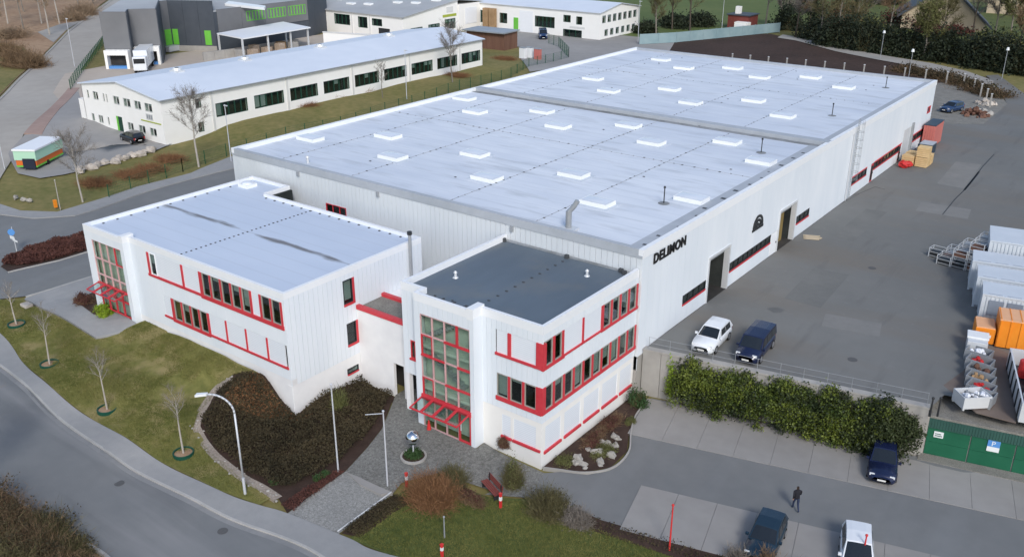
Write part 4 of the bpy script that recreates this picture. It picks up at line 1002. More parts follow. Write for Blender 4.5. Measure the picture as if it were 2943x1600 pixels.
# pipe railing on top of it
rl = empty('railing', (3, 13.6, 3.85)); tag(rl, 'thin grey tube railing along the yard edge above the hedge', 'railing')
m = MB()
for i in range(13):
    s = .4 + i * (L_ - .6) / 12
    MB().tube(fr.P(s, -.2, 3.86), fr.P(s, -.2, 4.85), .018, .018, 6).build('post', 'metal_grey', rl)
for z in (4.82, 4.35): MB().tube(fr.P(.4, -.2, z), fr.P(L_ - .2, -.2, z), .013, .013, 6).build('rail', 'metal_grey', rl)

# ================================================================== green garage row in the retaining wall
mat('green_door', (.012, .105, .055), (.02, .14, .075), scale=1, big=.3, rough=.5)
mat('green_fascia', (.03, .085, .07), (.045, .115, .095), scale=1, rough=.5)
mat('sign_blue', (.10, .28, .62), rough=.4)
mat('sign_white', (.78, .80, .80), rough=.4)
gar = empty('garage_row', (23, 17.5, 0)); tag(gar, 'row of low dark green garages with ribbed fascia built into the bank', 'garage')
def garage():
    f = Fac((20.06, 17.35), (44.0, 22.7)); L = f.L
    MB().fbox(f, 0, L, -5, -.12, -.2, 2.95).build('body', 'concrete', gar)
    MB().fbox(f, -.05, L, -5.2, .02, 2.95, 3.12).build('roof', 'gravel', gar)
    n = 9; w = L / n
    for i in range(n):
        MB().fbox(f, i * w + .04, (i + 1) * w - .04, -.11, -.03, .12, 1.12).build('door_panel', 'green_door', gar)
        MB().fbox(f, i * w + .04, (i + 1) * w - .04, -.11, -.028, 1.14, 2.2).build('door_panel', 'green_door', gar)
    k = 0; s = 0
    while s < L:
        MB().fbox(f, s + .01, s + .17, -.1, .06, 2.22, 2.94).build('fascia_rib', 'green_fascia', gar); s += .18
    MB().fbox(f, 0, L, -.11, .012, 2.2, 2.95).build('fascia', 'green_fascia', gar)
    MB().fbox(f, -.25, 0, -1.5, .06, -.2, 3.0).build('side_wall', 'concrete', gar)
    # notices on the doors
    g = MB().fbox(f, .45, 1.05, -.02, .02, 1.55, 2.0).build('notice', 'sign_white', gar)
    MB().fbox(f, .52, .98, .021, .026, 1.65, 1.72).build('text_line', 'green_fascia', g); MB().fbox(f, .52, .9, .021, .026, 1.8, 1.86).build('text_line', 'green_fascia', g)
    g = MB().fbox(f, 3.75, 4.5, -.02, .03, 1.35, 2.2).build('parking_sign', 'sign_white', gar)
    MB().fbox(f, 3.75, 4.5, .031, .036, 1.72, 2.2).build('blue_field', 'sign_blue', g)
    cu = bpy.data.curves.new('p', 'FONT'); cu.body = 'P'; cu.size = .5
    tmp = bpy.data.objects.new('p_tmp', cu); COL.objects.link(tmp)
    me = bpy.data.meshes.new_from_object(tmp.evaluated_get(bpy.context.evaluated_depsgraph_get())); bpy.data.objects.remove(tmp)
    for v in me.vertices: v.co = Vector(f.P(3.97 + v.co.x, .04, 1.79 + v.co.y))
    me.materials.clear(); link('letter', me, 'sign_white', g)
    MB().fbox(f, -.3, L, .0, .95, -.1, .13).build('gravel_strip', 'gravel', gar)
garage()

# ================================================================== neighbouring long white building
mat('white_wall', (.84, .83, .79), (.90, .89, .86), scale=.8, big=.08, rough=.8)
mat('roof_pale', (.60, .66, .74), (.70, .75, .82), scale=.3, big=.05, rough=.55)
mat('green_frame', (.01, .045, .03), (.02, .07, .045), scale=2, rough=.5)
mat('pilaster', (.62, .62, .60), (.70, .70, .68), scale=2, rough=.8)
mat('lime', (.13, .46, .05), (.18, .55, .08), scale=2, rough=.5)
mat('yellow_green', (.36, .42, .06), rough=.5)
wb = empty('workshop_building', (-94, 64, 3.5)); tag(wb, 'long white building with shallow pale roof and dark green window bays', 'building')
def workshop():
    x0, x1, y0, y1, ze, zr = -104.5, -84.4, 28.6, 99.35, 9.2, 10.6
    r = wb; xm = (x0 + x1) / 2
    MB().box(x0 + .1, x1 - .6, y0 + .6, y1 - .1, 1.5, ze).build('core_wall', 'interior', r)
    f = Fac((x1, y0), (x1, y1))
    wins = [(8.75 + 6.95 * i, 14.45 + 6.95 * i) for i in range(9)]
    # wall bays, each between two pilasters
    edges = [0] + [8.2 + 6.95 * i for i in range(10)]
    edges[-1] = f.L
    MB().fbox(f, .004, 5.5, -.5, 0, 1.5, ze).build('wall_bay', 'white_wall', r)
    MB().fbox(f, 6.4, 8.2, -.5, 0, 1.5, ze).build('wall_bay', 'white_wall', r)
    for z0, z1 in ((1.5, 3.75), (5.15, 7.2), (8.5, ze)): MB().fbox(f, 5.5, 6.4, -.5, 0, z0, z1).build('wall_bay', 'white_wall', r)
    window(r, f, 5.5, 6.4, 7.2, 8.5, frame='green_frame', fw=.06); window(r, f, 5.5, 6.4, 3.75, 5.15, frame='green_frame', fw=.06)
    for i, (a, b) in enumerate(wins):
        e0, e1 = edges[i + 1], edges[i + 2]
        m = MB(); m.fbox(f, e0, e1, -.5, 0, 1.5, 5.3); m.fbox(f, e0, e1, -.5, 0, 7.3, ze); m.fbox(f, e0, a, -.5, 0, 5.3, 7.3); m.fbox(f, b, e1, -.5, 0, 5.3, 7.3)
        m.build('wall_bay', 'white_wall', r)
        w = (b - a) / 5
        for k in range(5):
            window(r, f, a + k * w, a + (k + 1) * w, 5.3, 7.3, frame='green_frame', fw=.09, blind=random.choice((0, 0, 0, .4, .95)), o=-.1)
        if i % 2 == 0: MB().fbox(f, e0 - .16, e0 + .16, 0.002, .1, 2.5, ze - .02).build('pilaster', 'pilaster', r)
    # gable
    g = Fac((x0, y0), (x1, y0)); W = 20.1
    up = [(18.2, 18.75), (15.7, 17.1), (14.0, 14.45), (13.25, 13.65), (10.2, 11.75), (7.4, 9.2), (4.8, 6.45), (2.1, 3.95)]
    lo = [(17.7, 18.5), (15.4, 16.65), (13.7, 14.2), (7.5, 9.0), (4.55, 6.2), (1.85, 3.5)]
    door = (10.3, 11.9)
    H = [(W - b, W - a, 7.25, 8.5) for a, b in up] + [(W - b, W - a, 3.85, 5.05) for a, b in lo] + [(W - door[1], W - door[0], 3.0, 5.5)]
    n = 67
    cuts = sorted({0, W - .004} | {h[0] for h in H} | {h[1] for h in H})
    m = MB()
    for a, b in zip(cuts[:-1], cuts[1:]):
        mid = (a + b) / 2; z = 1.5
        for h0, h1 in sorted((h[2], h[3]) for h in H if h[0] < mid < h[1]) + [(ze, ze)]:
            m.fbox(g, a, b, -.5, 0, z, h0); z = h1
    m.v += [g.P(0, 0, ze), g.P(W, 0, ze), g.P(W / 2, 0, zr - .1), g.P(0, -.5, ze), g.P(W, -.5, ze), g.P(W / 2, -.5, zr - .1)]
    q = len(m.v) - 6; m.f += [(q, q + 1, q + 2), (q + 3, q + 5, q + 4), (q, q + 2, q + 5, q + 3), (q + 1, q + 4, q + 5, q + 2)]
    m.build('gable_wall', 'white_wall', r)
    for a, b in up: window(r, g, W - b, W - a, 7.25, 8.5, frame='pilaster', fw=.08, bars=1 if b - a > 1 else 0, blind=.3)
    for a, b in lo: window(r, g, W - b, W - a, 3.85, 5.05, frame='pilaster', fw=.08, bars=1 if b - a > 1 else 0, blind=.2)
    d = MB().fbox(g, W - door[1] + .5, W - door[0], -.1, -.04, 3.0, 5.5).build('door', 'green_frame', r)
    MB().fbox(g, W - door[1], W - door[1] + .5, -.1, -.04, 3.0, 5.5).build('side_light', 'lime', r)
    # badge and lime lettering strip over the ground floor windows
    s = MB().fbox(g, W - 3.9, W - 2.2, 0, .06, 6.1, 7.0).build('badge', 'pilaster', r)
    for i in range(3): MB().fbox(g, W - 3.7 + i * .5, W - 3.35 + i * .5, .06, .08, 6.25, 6.85).build('letter', 'metal_grey', s)
    MB().fbox(g, W - 5.3, W - .5, 0, .05, 5.75, 5.92).build('sign_strip', 'yellow_green', r)
    MB().box(x0, x0 + .1, y0, y1, 1.5, ze).build('rear_wall', 'white_wall', r)
    MB().box(x0, x1, y1 - .1, y1, 1.5, ze).build('end_wall', 'white_wall', r)
    MB().box(x0 - 1.6, x0, y0 + .1, y0 + 3, 2, 6.8).build('side_annex', 'white_wall', r)
    # roof in two slopes
    for s0, s1 in ((x1 + .35, xm), (xm, x0 - .35)):
        z0, z1 = (ze, zr) if s1 == xm else (zr, ze)
        m = MB(); ya, yb = y0 - .35, y1 + .35
        m.box8([(s0, ya, z0), (s1, ya, z1), (s1, yb, z1), (s0, yb, z0), (s0, ya, z0 + .14), (s1, ya, z1 + .14), (s1, yb, z1 + .14), (s0, yb, z0 + .14)])
        m.build('roof', 'roof_pale', r)
    MB().box(x1 + .36, x1 + .5, y0 - .3, y1 + .3, ze - .05, ze + .1).build('gutter', 'metal_grey', r)
    for y in (38.5, 51, 67, 84):
        v = MB().box(xm - .9, xm + .9, y - .7, y + .7, zr - .1, zr + .3).build('roof_vent', 'metal_light', r)
        MB().tube((xm, y, zr + .3), (xm, y, zr + .65), .75, .6, 10).build('fan_hood', 'metal_light', v)
        MB().tube((xm, y, zr + .65), (xm, y, zr + .68), .3, .3, 10).build('opening', 'dark_metal', v)
workshop()

# ================================================================== dark grey warehouse with loading docks
mat('grey_clad', (.055, .066, .082), (.08, .092, .11), scale=.6, big=.1, rough=.6)
mat('grey_clad_light', (.15, .155, .165), (.185, .19, .20), scale=.6, big=.1, rough=.6)
mat('grey_roof', (.36, .375, .385), (.46, .475, .48), scale=.3, big=.05, rough=.7)
wh = empty('warehouse', (-165, 85, 4)); tag(wh, 'anthracite warehouse with lime green windows and two loading docks', 'building')
def warehouse():
    r = wh; T = 13.4
    A1, A2, A3, A4, A5, A6, A7 = (-141.2, 54.2), (-137.2, 57.3), (-140.6, 59.8), (-137.2, 63.7), (-149.6, 72.6), (-150, 74.7), (-141.4, 79.8)
    A8, A9, A11 = (-141.42, 80.6), (-141.5, 105.6), (-145.6, 115.2)
    T1 = 14.5
    back = (-157.56, 68.53)
    MB().prism([A1, A2, A3, A4, A5, A6, A7, (-165, 95), (-185, 95), back], 3, 13.9).build('core_wall', 'grey_clad', r)
    MB().prism([A1, A2, A3, A4, A5, A6, A7, (-165, 95), (-185, 95), back], 13.91, 14.2).build('roof', 'grey_roof', r)
    MB().prism([A7, A8, A9, A11, (-205, 165), (-188, 112), (-165, 95)], 3, 12.0).build('core_wall', 'grey_clad', r)
    MB().prism([A7, A8, A9, A11, (-205, 165), (-188, 112), (-165, 95)], 12.01, 12.25).build('roof', 'grey_roof', r)
    def face(a, b, z0, z1, m, pw=3.0, o=.15):
        f = Fac(a, b); n = max(1, round(f.L / pw))
        for i in range(n): MB().fbox(f, f.L * i / n + .02, f.L * (i + 1) / n - .02, -.1, o, z0, z1).build('wall_panel', m, r)
        return f
    f1 = face(A1, A2, 7.6, T1, 'grey_clad_light', 20); f2 = face(A3, A4, 7.6, T1, 'grey_clad_light', 20)
    face(A2, A3, 4, T1, 'grey_clad', 9, .1); face(A4, A5, 4, T1, 'grey_clad', 5, .1); face(A5, A6, 4, 14.3, 'grey_clad_light', 9); face(A6, A7, 4, 14.3, 'grey_clad', 3.0)
    fw = face(A8, A9, 7.8, 12.45, 'grey_clad_light', 6.2)
    face(A9, A11, 4, 12.9, 'grey_clad', 4)
    for i in range(3):
        a = fw.L * (.30 + .235 * i)
        for k in range(6): window(r, fw, a + k * .85, a + (k + 1) * .85, 9.3, 11.4, frame='lime', fw=.14, o=.16, blind=random.choice((0, .3)))
    for f in (f1, f2):
        m = MB(); m.fbox(f, .3, f.L - .2, -.2, 1.6, 6.6, 7.5); m.fbox(f, .3, .8, -.2, 1.6, 3.9, 6.6); m.fbox(f, f.L - .7, f.L - .2, -.2, 1.6, 3.9, 6.6)
        d = m.build('dock_shelter', 'white_wall', r)
        MB().fbox(f, .85, f.L - .75, .16, .2, 4.0, 6.55).build('dock_door', 'gate_inside', d)
        MB().fbox(f, .85, f.L - .75, .2, 1.4, 3.9, 4.5).build('dock_leveller', 'sign_blue', d)
    fd = Fac(A5, A6); fe = Fac(A6, A7)
    for f, s, w, h in ((fd, .2, 1.8, 3.2), (fe, .5, 1.2, 3.2), (fe, 7.6, 1.4, 3.0)):
        MB().fbox(f, s, s + w, .16, .26, 5.2, 5.2 + h).build('door', 'lime', r)
    s = MB().fbox(fd, -.5, 3.4, .2, 1.6, 4.0, 5.1).build('landing', 'metal_light', r)
    MB().fbox(fe, 0, fe.L, .16, .3, 3.5, 5.0).build('plinth', 'concrete', r)
    # raised white roof light strip
    MB().prism([(-146.80, 86.90), (-133.47, 86.97), (-136.14, 89.46), (-149.97, 90.37)], 12.3, 12.8).build('roof_light', 'skylight', r)
warehouse()
cp = empty('loading_canopy', (-134, 87, 4)); tag(cp, 'flat white canopy on posts sheltering goods beside the dark warehouse', 'canopy')
c4 = [(-136.92, 76.81), (-126.72, 75.61), (-128.33, 94.71), (-140.12, 97.09)]
MB().prism(c4, 8.15, 8.4).build('roof', 'trim_white', cp)
for i, (u, w) in enumerate(((0, 0), (.0, 1), (.36, 1), (.70, 1), (.97, 1), (1, 0))):
    a = Vector((*c4[0], 0)).lerp(Vector((*c4[3], 0)), u); b = Vector((*c4[1], 0)).lerp(Vector((*c4[2], 0)), u); p = a.lerp(b, .96 if w else .04)
    p = p.lerp((a + b) / 2, .03)
    MB().box(p.x - .15, p.x + .15, p.y - .15, p.y + .15, 3.8, 8.15).build('post', 'metal_light', cp)
mat('goods', (.30, .22, .16), (.50, .42, .34), scale=1.2, big=.3, rough=.9)
mat('wood', (.32, .20, .10), (.48, .32, .18), scale=2, big=.4, rough=.8)
mat('pale_wood', (.55, .38, .18), (.68, .50, .27), scale=2, big=.4, rough=.8)
ctr = [Vector((*p, 0)) for p in c4]
for i in range(9):
    u = .06 + .1 * i; a = ctr[0].lerp(ctr[3], u); b = ctr[1].lerp(ctr[2], u); p = a.lerp(b, .66 + .2 * (i % 2))
    h = random.uniform(1.2, 2.2); w = .8
    o = empty('goods_pallet', (p.x, p.y, 4.0), random.uniform(-.1, .1))
    MB().box(-w, w, -w, w, .15, h).build('load', random.choice(('goods', 'concrete', 'wood')), o, local=True, bevel=.06)
    m = MB()
    for q in (-.7, 0, .7): m.box(-w, w, q - .1, q + .1, 0, .14)
    m.build('pallet', 'wood', o, local=True)
    tag(o, ('first', 'second', 'third', 'fourth', 'fifth', 'sixth', 'seventh', 'eighth', 'ninth')[i] + ' loaded pallet from the left under the white canopy', 'pallet', 'pallets under the canopy')
w_ = empty('yard_block_wall', (-118, 70, 4)); tag(w_, 'low grey concrete block wall in front of the lime doors', 'wall')
a, b = (-133.14, 70.39), (-132.14, 77.41); f = Fac(a, b)
for i in range(3): MB().fbox(f, i * f.L / 3, (i + 1) * f.L / 3 - .05, -.6, 0, 3.8, 5.6).build('concrete_block', 'concrete', w_)

# ================================================================== white buildings behind
def simple_building(name, label, base, poly_front, ze, zr, roofmat, x0, x1, y0, y1, ridge='x'):
    r = empty(name, ((x0 + x1) / 2, (y0 + y1) / 2, 4)); tag(r, label, 'building')
    MB().box(x0 + .1, x1 - .5, y0 + .5, y1 - .1, 3, ze).build('core_wall', 'interior', r)
    return r
def wall_with(r, f, z0, z1, holes, m='white_wall', gable=None):
    cuts = sorted({.004, f.L - .004} | {h[0] for h in holes} | {h[1] for h in holes}); mb = MB()
    for a, b in zip(cuts[:-1], cuts[1:]):
        mid = (a + b) / 2; z = z0
        for h0, h1 in sorted((h[2], h[3]) for h in holes if h[0] < mid < h[1]) + [(z1, z1)]:
            if h0 > z: mb.fbox(f, a, b, -.45, 0, z, h0)
            z = h1
    if gable:
        q = len(mb.v); L = f.L
        mb.v += [f.P(0, 0, z1), f.P(L, 0, z1), f.P(L * gable[0], 0, gable[1]), f.P(0, -.45, z1), f.P(L, -.45, z1), f.P(L * gable[0], -.45, gable[1])]
        mb.f += [(q, q + 1, q + 2), (q + 3, q + 5, q + 4), (q, q + 2, q + 5, q + 3), (q + 1, q + 4, q + 5, q + 2)]
    mb.build('wall', m, r)
# middle one: grey roof
mb_ = simple_building('workshop_building', 'white building with mauve grey roof and roof lights behind the long roof', 4, None, 9.0, 11.0, 'grey_roof', -165, -119.8, 114.6, 150)
f = Fac((-165, 114.6), (-119.8, 114.6)); s = lambda x: x + 165
Hm = [(s(-142.3), s(-137.0), 6.0, 8.4), (s(-134.2), s(-131.2), 5.8, 8.3), (s(-129.6), s(-126.4), 6.6, 8.2), (s(-127.8), s(-124), 4.4, 6.2)]
wall_with(mb_, f, 3, 9, Hm)
for h in Hm[:3]:
    k = 4 if h[1] - h[0] > 4 else 2; w = (h[1] - h[0]) / k
    for i in range(k): window(mb_, f, h[0] + i * w, h[0] + (i + 1) * w, h[2], h[3], frame='green_frame', fw=.1)
MB().fbox(f, Hm[3][0], Hm[3][1], -.3, -.2, 4.4, 6.2).build('door', 'dark_metal', mb_)
for x in (-136.2, -130.3): MB().fbox(f, s(x) - .15, s(x) + .15, .002, .12, 3, 8.95).build('pilaster', 'pilaster', mb_)
f = Fac((-119.8, 114.6), (-119.8, 134)); Hg = [(2.5, 6.5, 4.6, 6.4), (8.6, 12.6, 4.6, 6.6), (14.5, 18.4, 4.9, 7.2)]
wall_with(mb_, f, 3, 9, Hg, gable=(1.0, 11.4))
for h in Hg:
    w = (h[1] - h[0]) / 3
    for i in range(3): window(mb_, f, h[0] + i * w, h[0] + (i + 1) * w, h[2], h[3], frame='green_frame', fw=.1, blind=.3)
MB().fbox(f, 13.8, 18.8, 0, .06, 7.7, 8.3).build('sign_strip', 'yellow_green', mb_); MB().fbox(f, 15.2, 17.6, 0, .06, 8.7, 10.0).build('badge', 'pilaster', mb_)
m = MB(); m.box8([(-165, 114.2, 9.0), (-119.4, 114.2, 9.0), (-119.4, 134, 11.3), (-165, 134, 11.3), (-165, 114.2, 9.15), (-119.4, 114.2, 9.15), (-119.4, 134, 11.45), (-165, 134, 11.45)]); m.build('roof', 'grey_roof', mb_)
m = MB(); m.box8([(-165, 134, 11.3), (-119.4, 134, 11.3), (-119.4, 154, 9), (-165, 154, 9), (-165, 134, 11.45), (-119.4, 134, 11.45), (-119.4, 154, 9.15), (-165, 154, 9.15)]); m.build('roof', 'grey_roof', mb_)
for x, y in ((-143, 121), (-138, 122), (-132, 126), (-127, 127), (-150, 124), (-124, 131), (-131, 131)):
    z = 9.15 + (y - 114.2) / 19.8 * 2.3
    MB().box(x - 1.1, x + 1.1, y - .6, y + .6, z - .1, z + .35).build('roof_light', 'skylight', mb_)
MB().box(-124, -119.6, 134.1, 146, 3, 10.2).build('gate_annex', 'white_wall', mb_)
MB().box(-119.58, -119.5, 136.5, 141, 5.4, 9.2).build('roller_gate', 'trim_white', mb_)
# low white wall in front of it, with a dark car behind is skipped from view
lw = empty('yard_wall', (-116, 108, 4)); tag(lw, 'plain white yard wall between the long roof and the grey roofed building', 'wall')
a, b = (-119.17, 89.94), (-107.63, 93.13); f = Fac(a, b); MB().fbox(f, 0, f.L, -.4, 0, 3.5, 8.6).build('wall', 'white_wall', lw); MB().fbox(f, -.1, f.L + .1, -.5, .1, 8.6, 8.75).build('coping', 'pilaster', lw)
# right one: pale blue roof
rb = simple_building('workshop_building', 'white two storey building with pale blue roof, green doors and timber stacks', 4, None, 10.0, 11.5, 'roof_pale', -122, -84.6, 142.5, 160.3)
f = Fac((-122, 142.5), (-84.6, 142.5)); s = lambda x: x + 122
Hr = [(s(-121), s(-117.6), 5.3, 8.2), (s(-113.5), s(-111.2), 5.6, 8.0), (s(-102.8), s(-97.1), 5.6, 8.1), (s(-94.6), s(-92.6), 7.3, 8.9), (s(-91.0), s(-89.4), 7.0, 8.8), (s(-94.6), s(-89.4), 3.9, 5.7)]
wall_with(rb, f, 3, 10, Hr)
for h, k in zip(Hr, (2, 2, 5, 2, 1, 3)):
    w = (h[1] - h[0]) / k
    for i in range(k): window(rb, f, h[0] + i * w, h[0] + (i + 1) * w, h[2], h[3], frame='green_frame', fw=.1)
MB().fbox(f, s(-109.2), s(-107.8), 0, .06, 4.0, 7.2).build('door', 'lime', rb); MB().fbox(f, s(-107.4), s(-103.4), 0, .05, 4.0, 9.0).build('roller_gate', 'trim_white', rb)
MB().fbox(f, s(-92.8), s(-88.6), 0, .05, 6.05, 6.5).build('sign_strip', 'pilaster', rb)
f = Fac((-84.6, 142.5), (-84.6, 160.3)); W = f.L
Hs = [(1.0 + i * 2.35, 2.5 + i * 2.35, 7.6, 9.3) for i in range(7)] + [(2.2 + i * 2.5, 3.6 + i * 2.5, 4.6, 6.1) for i in range(6)]
wall_with(rb, f, 3, 10, Hs, gable=(.5, 11.3))
for h in Hs: window(rb, f, h[0], h[1], h[2], h[3], frame='metal_grey', fw=.08, blind=.25)
for y0, y1, z0, z1 in ((142.1, 151.4, 9.95, 11.4), (151.4, 160.7, 11.4, 9.95)):
    m = MB(); m.box8([(-170, y0, z0), (-84.2, y0, z0), (-84.2, y1, z1), (-170, y1, z1), (-170, y0, z0 + .15), (-84.2, y0, z0 + .15), (-84.2, y1, z1 + .15), (-170, y1, z1 + .15)]); m.build('roof', 'roof_pale', rb)
for i, x in enumerate((-116.6, -114.7)):
    o = empty('timber_stack', (x, 141.2, 4)); tag(o, ('left' if i == 0 else 'right') + ' one of two tall brown pallet stacks against the white wall', 'timber', 'pallet stacks')
    for k in range(22): MB().box(-.8, .8, -.6, .6, k * .23, k * .23 + .19).build('pallet', 'wood', o, local=True)
# brown timber shed
mat('brown_wood', (.13, .065, .045), (.20, .11, .075), scale=2, big=.4, rough=.85, stretch=(3, 3, .3))
sh = empty('timber_shed', (-96, 119, 4)); tag(sh, 'brown timber shed with flat grey roof on the grass bank', 'shed')
f = Fac((-103, 117.0), (-93.2, 117.8)); k = 0
MB().fbox(f, .05, f.L - .05, -5, -.08, 3.5, 7.3).build('core_wall', 'brown_wood', sh)
for i in range(int(f.L / .55)): MB().fbox(f, i * .55, i * .55 + .52, -.06, random.uniform(0, .03), 3.6, 7.4).build('plank', 'brown_wood', sh)
f2 = Fac((-93.2, 117.8), (-93.6, 123)); MB().fbox(f2, 0, f2.L, -.05, .02, 3.6, 7.4).build('side_wall', 'brown_wood', sh)
MB().prism([(-103.6, 116.2), (-92.6, 117.0), (-93.2, 123.4), (-104.2, 122.6)], 7.45, 7.7).build('roof', 'metal_grey', sh)
# small club house and house roofs at the back
mat('brick_red', (.14, .035, .028), (.20, .055, .045), scale=2, big=.3, rough=.85)
ch = empty('club_house', (-76, 215, 4)); tag(ch, 'small dark red hut with white front and chimney box by the sports field', 'hut')
p = (-66.90, 177.64)
MB().box(p[0] - 3, p[0] + 2.6, p[1] + 1.6, p[1] + 7, 3, 7.2).build('wall', 'brick_red', ch)
MB().box(p[0] - .2, p[0] + 3.2, p[1] - .6, p[1] + 1.55, 3, 5.9).build('front_annex', 'white_wall', ch)
m = MB(); m.prism([(p[0] - 3.3, p[1] + 1.3), (p[0] + 2.9, p[1] + 1.3), (p[0] + 2.9, p[1] + 7.3), (p[0] - 3.3, p[1] + 7.3)], 7.2, 7.45); m.build('roof', 'grey_clad', ch)
MB().box(p[0] - 1.8, p[0] - .6, p[1] + 3, p[1] + 4.2, 7.45, 9.2).build('chimney', 'white_wall', ch)
MB().box(p[0] + .3, p[0] + 2.7, p[1] - .66, p[1] - .6, 4.3, 5.5).build('shutter_panel', 'trim_white', ch)
mat('tan_wall', (.46, .38, .27), (.54, .46, .34), scale=.6, big=.1, rough=.9)
ho = empty('house', (-25, 215, 4)); tag(ho, 'beige gabled house with dark roof edges behind the evergreen hedge', 'house')
A_, B_ = (-35.06, 204.73), (-16.44, 210.05)
f = Fac(A_, B_); L = f.L
mm = MB(); d = 14
mm.v = [f.P(0, 0, 3), f.P(L, 0, 3), f.P(L, 0, 5.6), f.P(L * .5, 0, 14.5), f.P(0, 0, 7.6), f.P(0, -d, 3), f.P(L, -d, 3), f.P(L, -d, 5.6), f.P(L * .5, -d, 14.5), f.P(0, -d, 7.6)]
mm.f = [(0, 1, 2, 3, 4), (5, 9, 8, 7, 6), (0, 5, 6, 1), (1, 6, 7, 2), (0, 4, 9, 5)]
mm.build('wall', 'tan_wall', ho)
for a, b in (((0, 7.6), (.5, 14.5)), ((.5, 14.5), (1, 5.6))):
    k = MB(); e0 = .8
    k.box8([f.P(L * a[0] - (1.2 if a[0] == 0 else 0), e0, a[1] - (.9 if a[0] == 0 else 0)), f.P(L * b[0] + (1.2 if b[0] == 1 else 0), e0, b[1] - (.9 if b[0] == 1 else 0)), f.P(L * b[0] + (1.2 if b[0] == 1 else 0), -d - 1, b[1] - (.9 if b[0] == 1 else 0)), f.P(L * a[0] - (1.2 if a[0] == 0 else 0), -d - 1, a[1] - (.9 if a[0] == 0 else 0)),
            f.P(L * a[0] - (1.2 if a[0] == 0 else 0), e0, a[1] - (.9 if a[0] == 0 else 0) + .5), f.P(L * b[0] + (1.2 if b[0] == 1 else 0), e0, b[1] - (.9 if b[0] == 1 else 0) + .5), f.P(L * b[0] + (1.2 if b[0] == 1 else 0), -d - 1, b[1] - (.9 if b[0] == 1 else 0) + .5), f.P(L * a[0] - (1.2 if a[0] == 0 else 0), -d - 1, a[1] - (.9 if a[0] == 0 else 0) + .5)])
    k.build('roof', 'grey_clad', ho)
h2 = empty('house', (5, 260, 4)); tag(h2, 'cream house with two small dark windows at the top right edge', 'house')
p = (-17.24, 253.58)
f = Fac((p[0] - 8, p[1]), (p[0] + 14, p[1] + 3)); MB().fbox(f, 0, f.L, -10, 0, 3, 9.5).build('wall', 'tan_wall', h2)
for s in (3.6, 6.0): window(h2, f, s, s + 1.2, 6.6, 8.4, frame='dark_metal', fw=.1, o=.05)
m = MB(); m.box8([f.P(-.5, .8, 9.4), f.P(f.L + .5, .8, 9.4), f.P(f.L + .5, -5, 13), f.P(-.5, -5, 13), f.P(-.5, .8, 9.7), f.P(f.L + .5, .8, 9.7), f.P(f.L + .5, -5, 13.3), f.P(-.5, -5, 13.3)]); m.build('roof', 'grey_clad', h2)

# ================================================================== vegetation
mat('bark', (.16, .14, .12), (.26, .235, .20), scale=6, big=1, rough=.95)
mat('bark_pale', (.34, .31, .27), (.46, .43, .38), scale=6, big=1, rough=.95)
mat('bark_dark', (.06, .05, .04), (.11, .09, .07), scale=6, big=1, rough=.95)
mat('twig_grey', (.17, .15, .13), (.26, .23, .20), scale=2, big=.4, rough=.95)
mat('twig_brown', (.13, .085, .05), (.25, .17, .10), scale=2, big=.3, rough=.95)
mat('twig_tan', (.24, .165, .105), (.37, .28, .19), scale=1, big=.12, rough=.95)
mat('twig_olive', (.085, .08, .035), (.17, .15, .075), scale=2, big=.4, rough=.95)
mat('twig_rust', (.17, .085, .04), (.28, .15, .075), scale=2, big=.4, rough=.95)
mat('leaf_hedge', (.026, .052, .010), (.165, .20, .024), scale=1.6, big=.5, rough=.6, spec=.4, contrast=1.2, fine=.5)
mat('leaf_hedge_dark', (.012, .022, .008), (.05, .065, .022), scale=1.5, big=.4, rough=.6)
mat('leaf_dark', (.010, .016, .009), (.030, .042, .020), scale=.9, big=.12, rough=.7)
mat('leaf_lime', (.16, .26, .012), (.26, .36, .03), scale=3, big=.6, rough=.6)
mat('leaf_moss', (.032, .027, .014), (.075, .058, .030), scale=1.2, big=.3, rough=.9)
mat('leaf_redbrown', (.065, .026, .022), (.12, .05, .038), scale=1.5, big=.3, rough=.9)
mat('leaf_yellowgreen', (.085, .095, .03), (.16, .165, .06), scale=1, big=.2, rough=.8)
mat('leaf_green', (.02, .05, .015), (.05, .10, .03), scale=2, big=.5, rough=.7)
mat('grass_blade', (.085, .105, .022), (.20, .19, .06), scale=2, big=.2, rough=.9)
mat('rock', (.34, .30, .26), (.60, .55, .49), scale=1.5, big=.5, rough=.9, bump=.6, bscale=6)
mat('rock_grey', (.26, .245, .22), (.46, .44, .40), scale=2.5, big=.8, rough=.9, bump=.6, bscale=8)
mat('ring_green', (.01, .07, .045), rough=.5)

def rdir(n, up=0.0):
    d = rng.normal(size=(n, 3)); d /= np.linalg.norm(d, axis=1)[:, None]
    d[:, 2] += up; d /= np.linalg.norm(d, axis=1)[:, None]
    return d
def blade_arrays(P, D, L, W):
    n = len(P); side = np.cross(D, rdir(n)); side /= np.linalg.norm(side, axis=1)[:, None] + 1e-9
    V = np.empty((n, 3, 3)); V[:, 0] = P - side * W[:, None]; V[:, 1] = P + side * W[:, None]; V[:, 2] = P + D * L[:, None]
    return V.reshape(-1, 3)
def tri_mesh(name, V):
    F = np.arange(len(V)).reshape(-1, 3); return fast_mesh(name, V, F)
def leaf_arrays(C, size):
    n = len(C); a = rdir(n); b = np.cross(a, rdir(n)); b /= np.linalg.norm(b, axis=1)[:, None] + 1e-9
    s = size * rng.uniform(.6, 1.4, n)[:, None]
    V = np.empty((n, 4, 3)); V[:, 0] = C - a * s; V[:, 1] = C - b * s * .6; V[:, 2] = C + a * s; V[:, 3] = C + b * s * .6
    return V.reshape(-1, 3)
def quad_mesh(name, V): return fast_mesh(name, V, np.arange(len(V)).reshape(-1, 4))

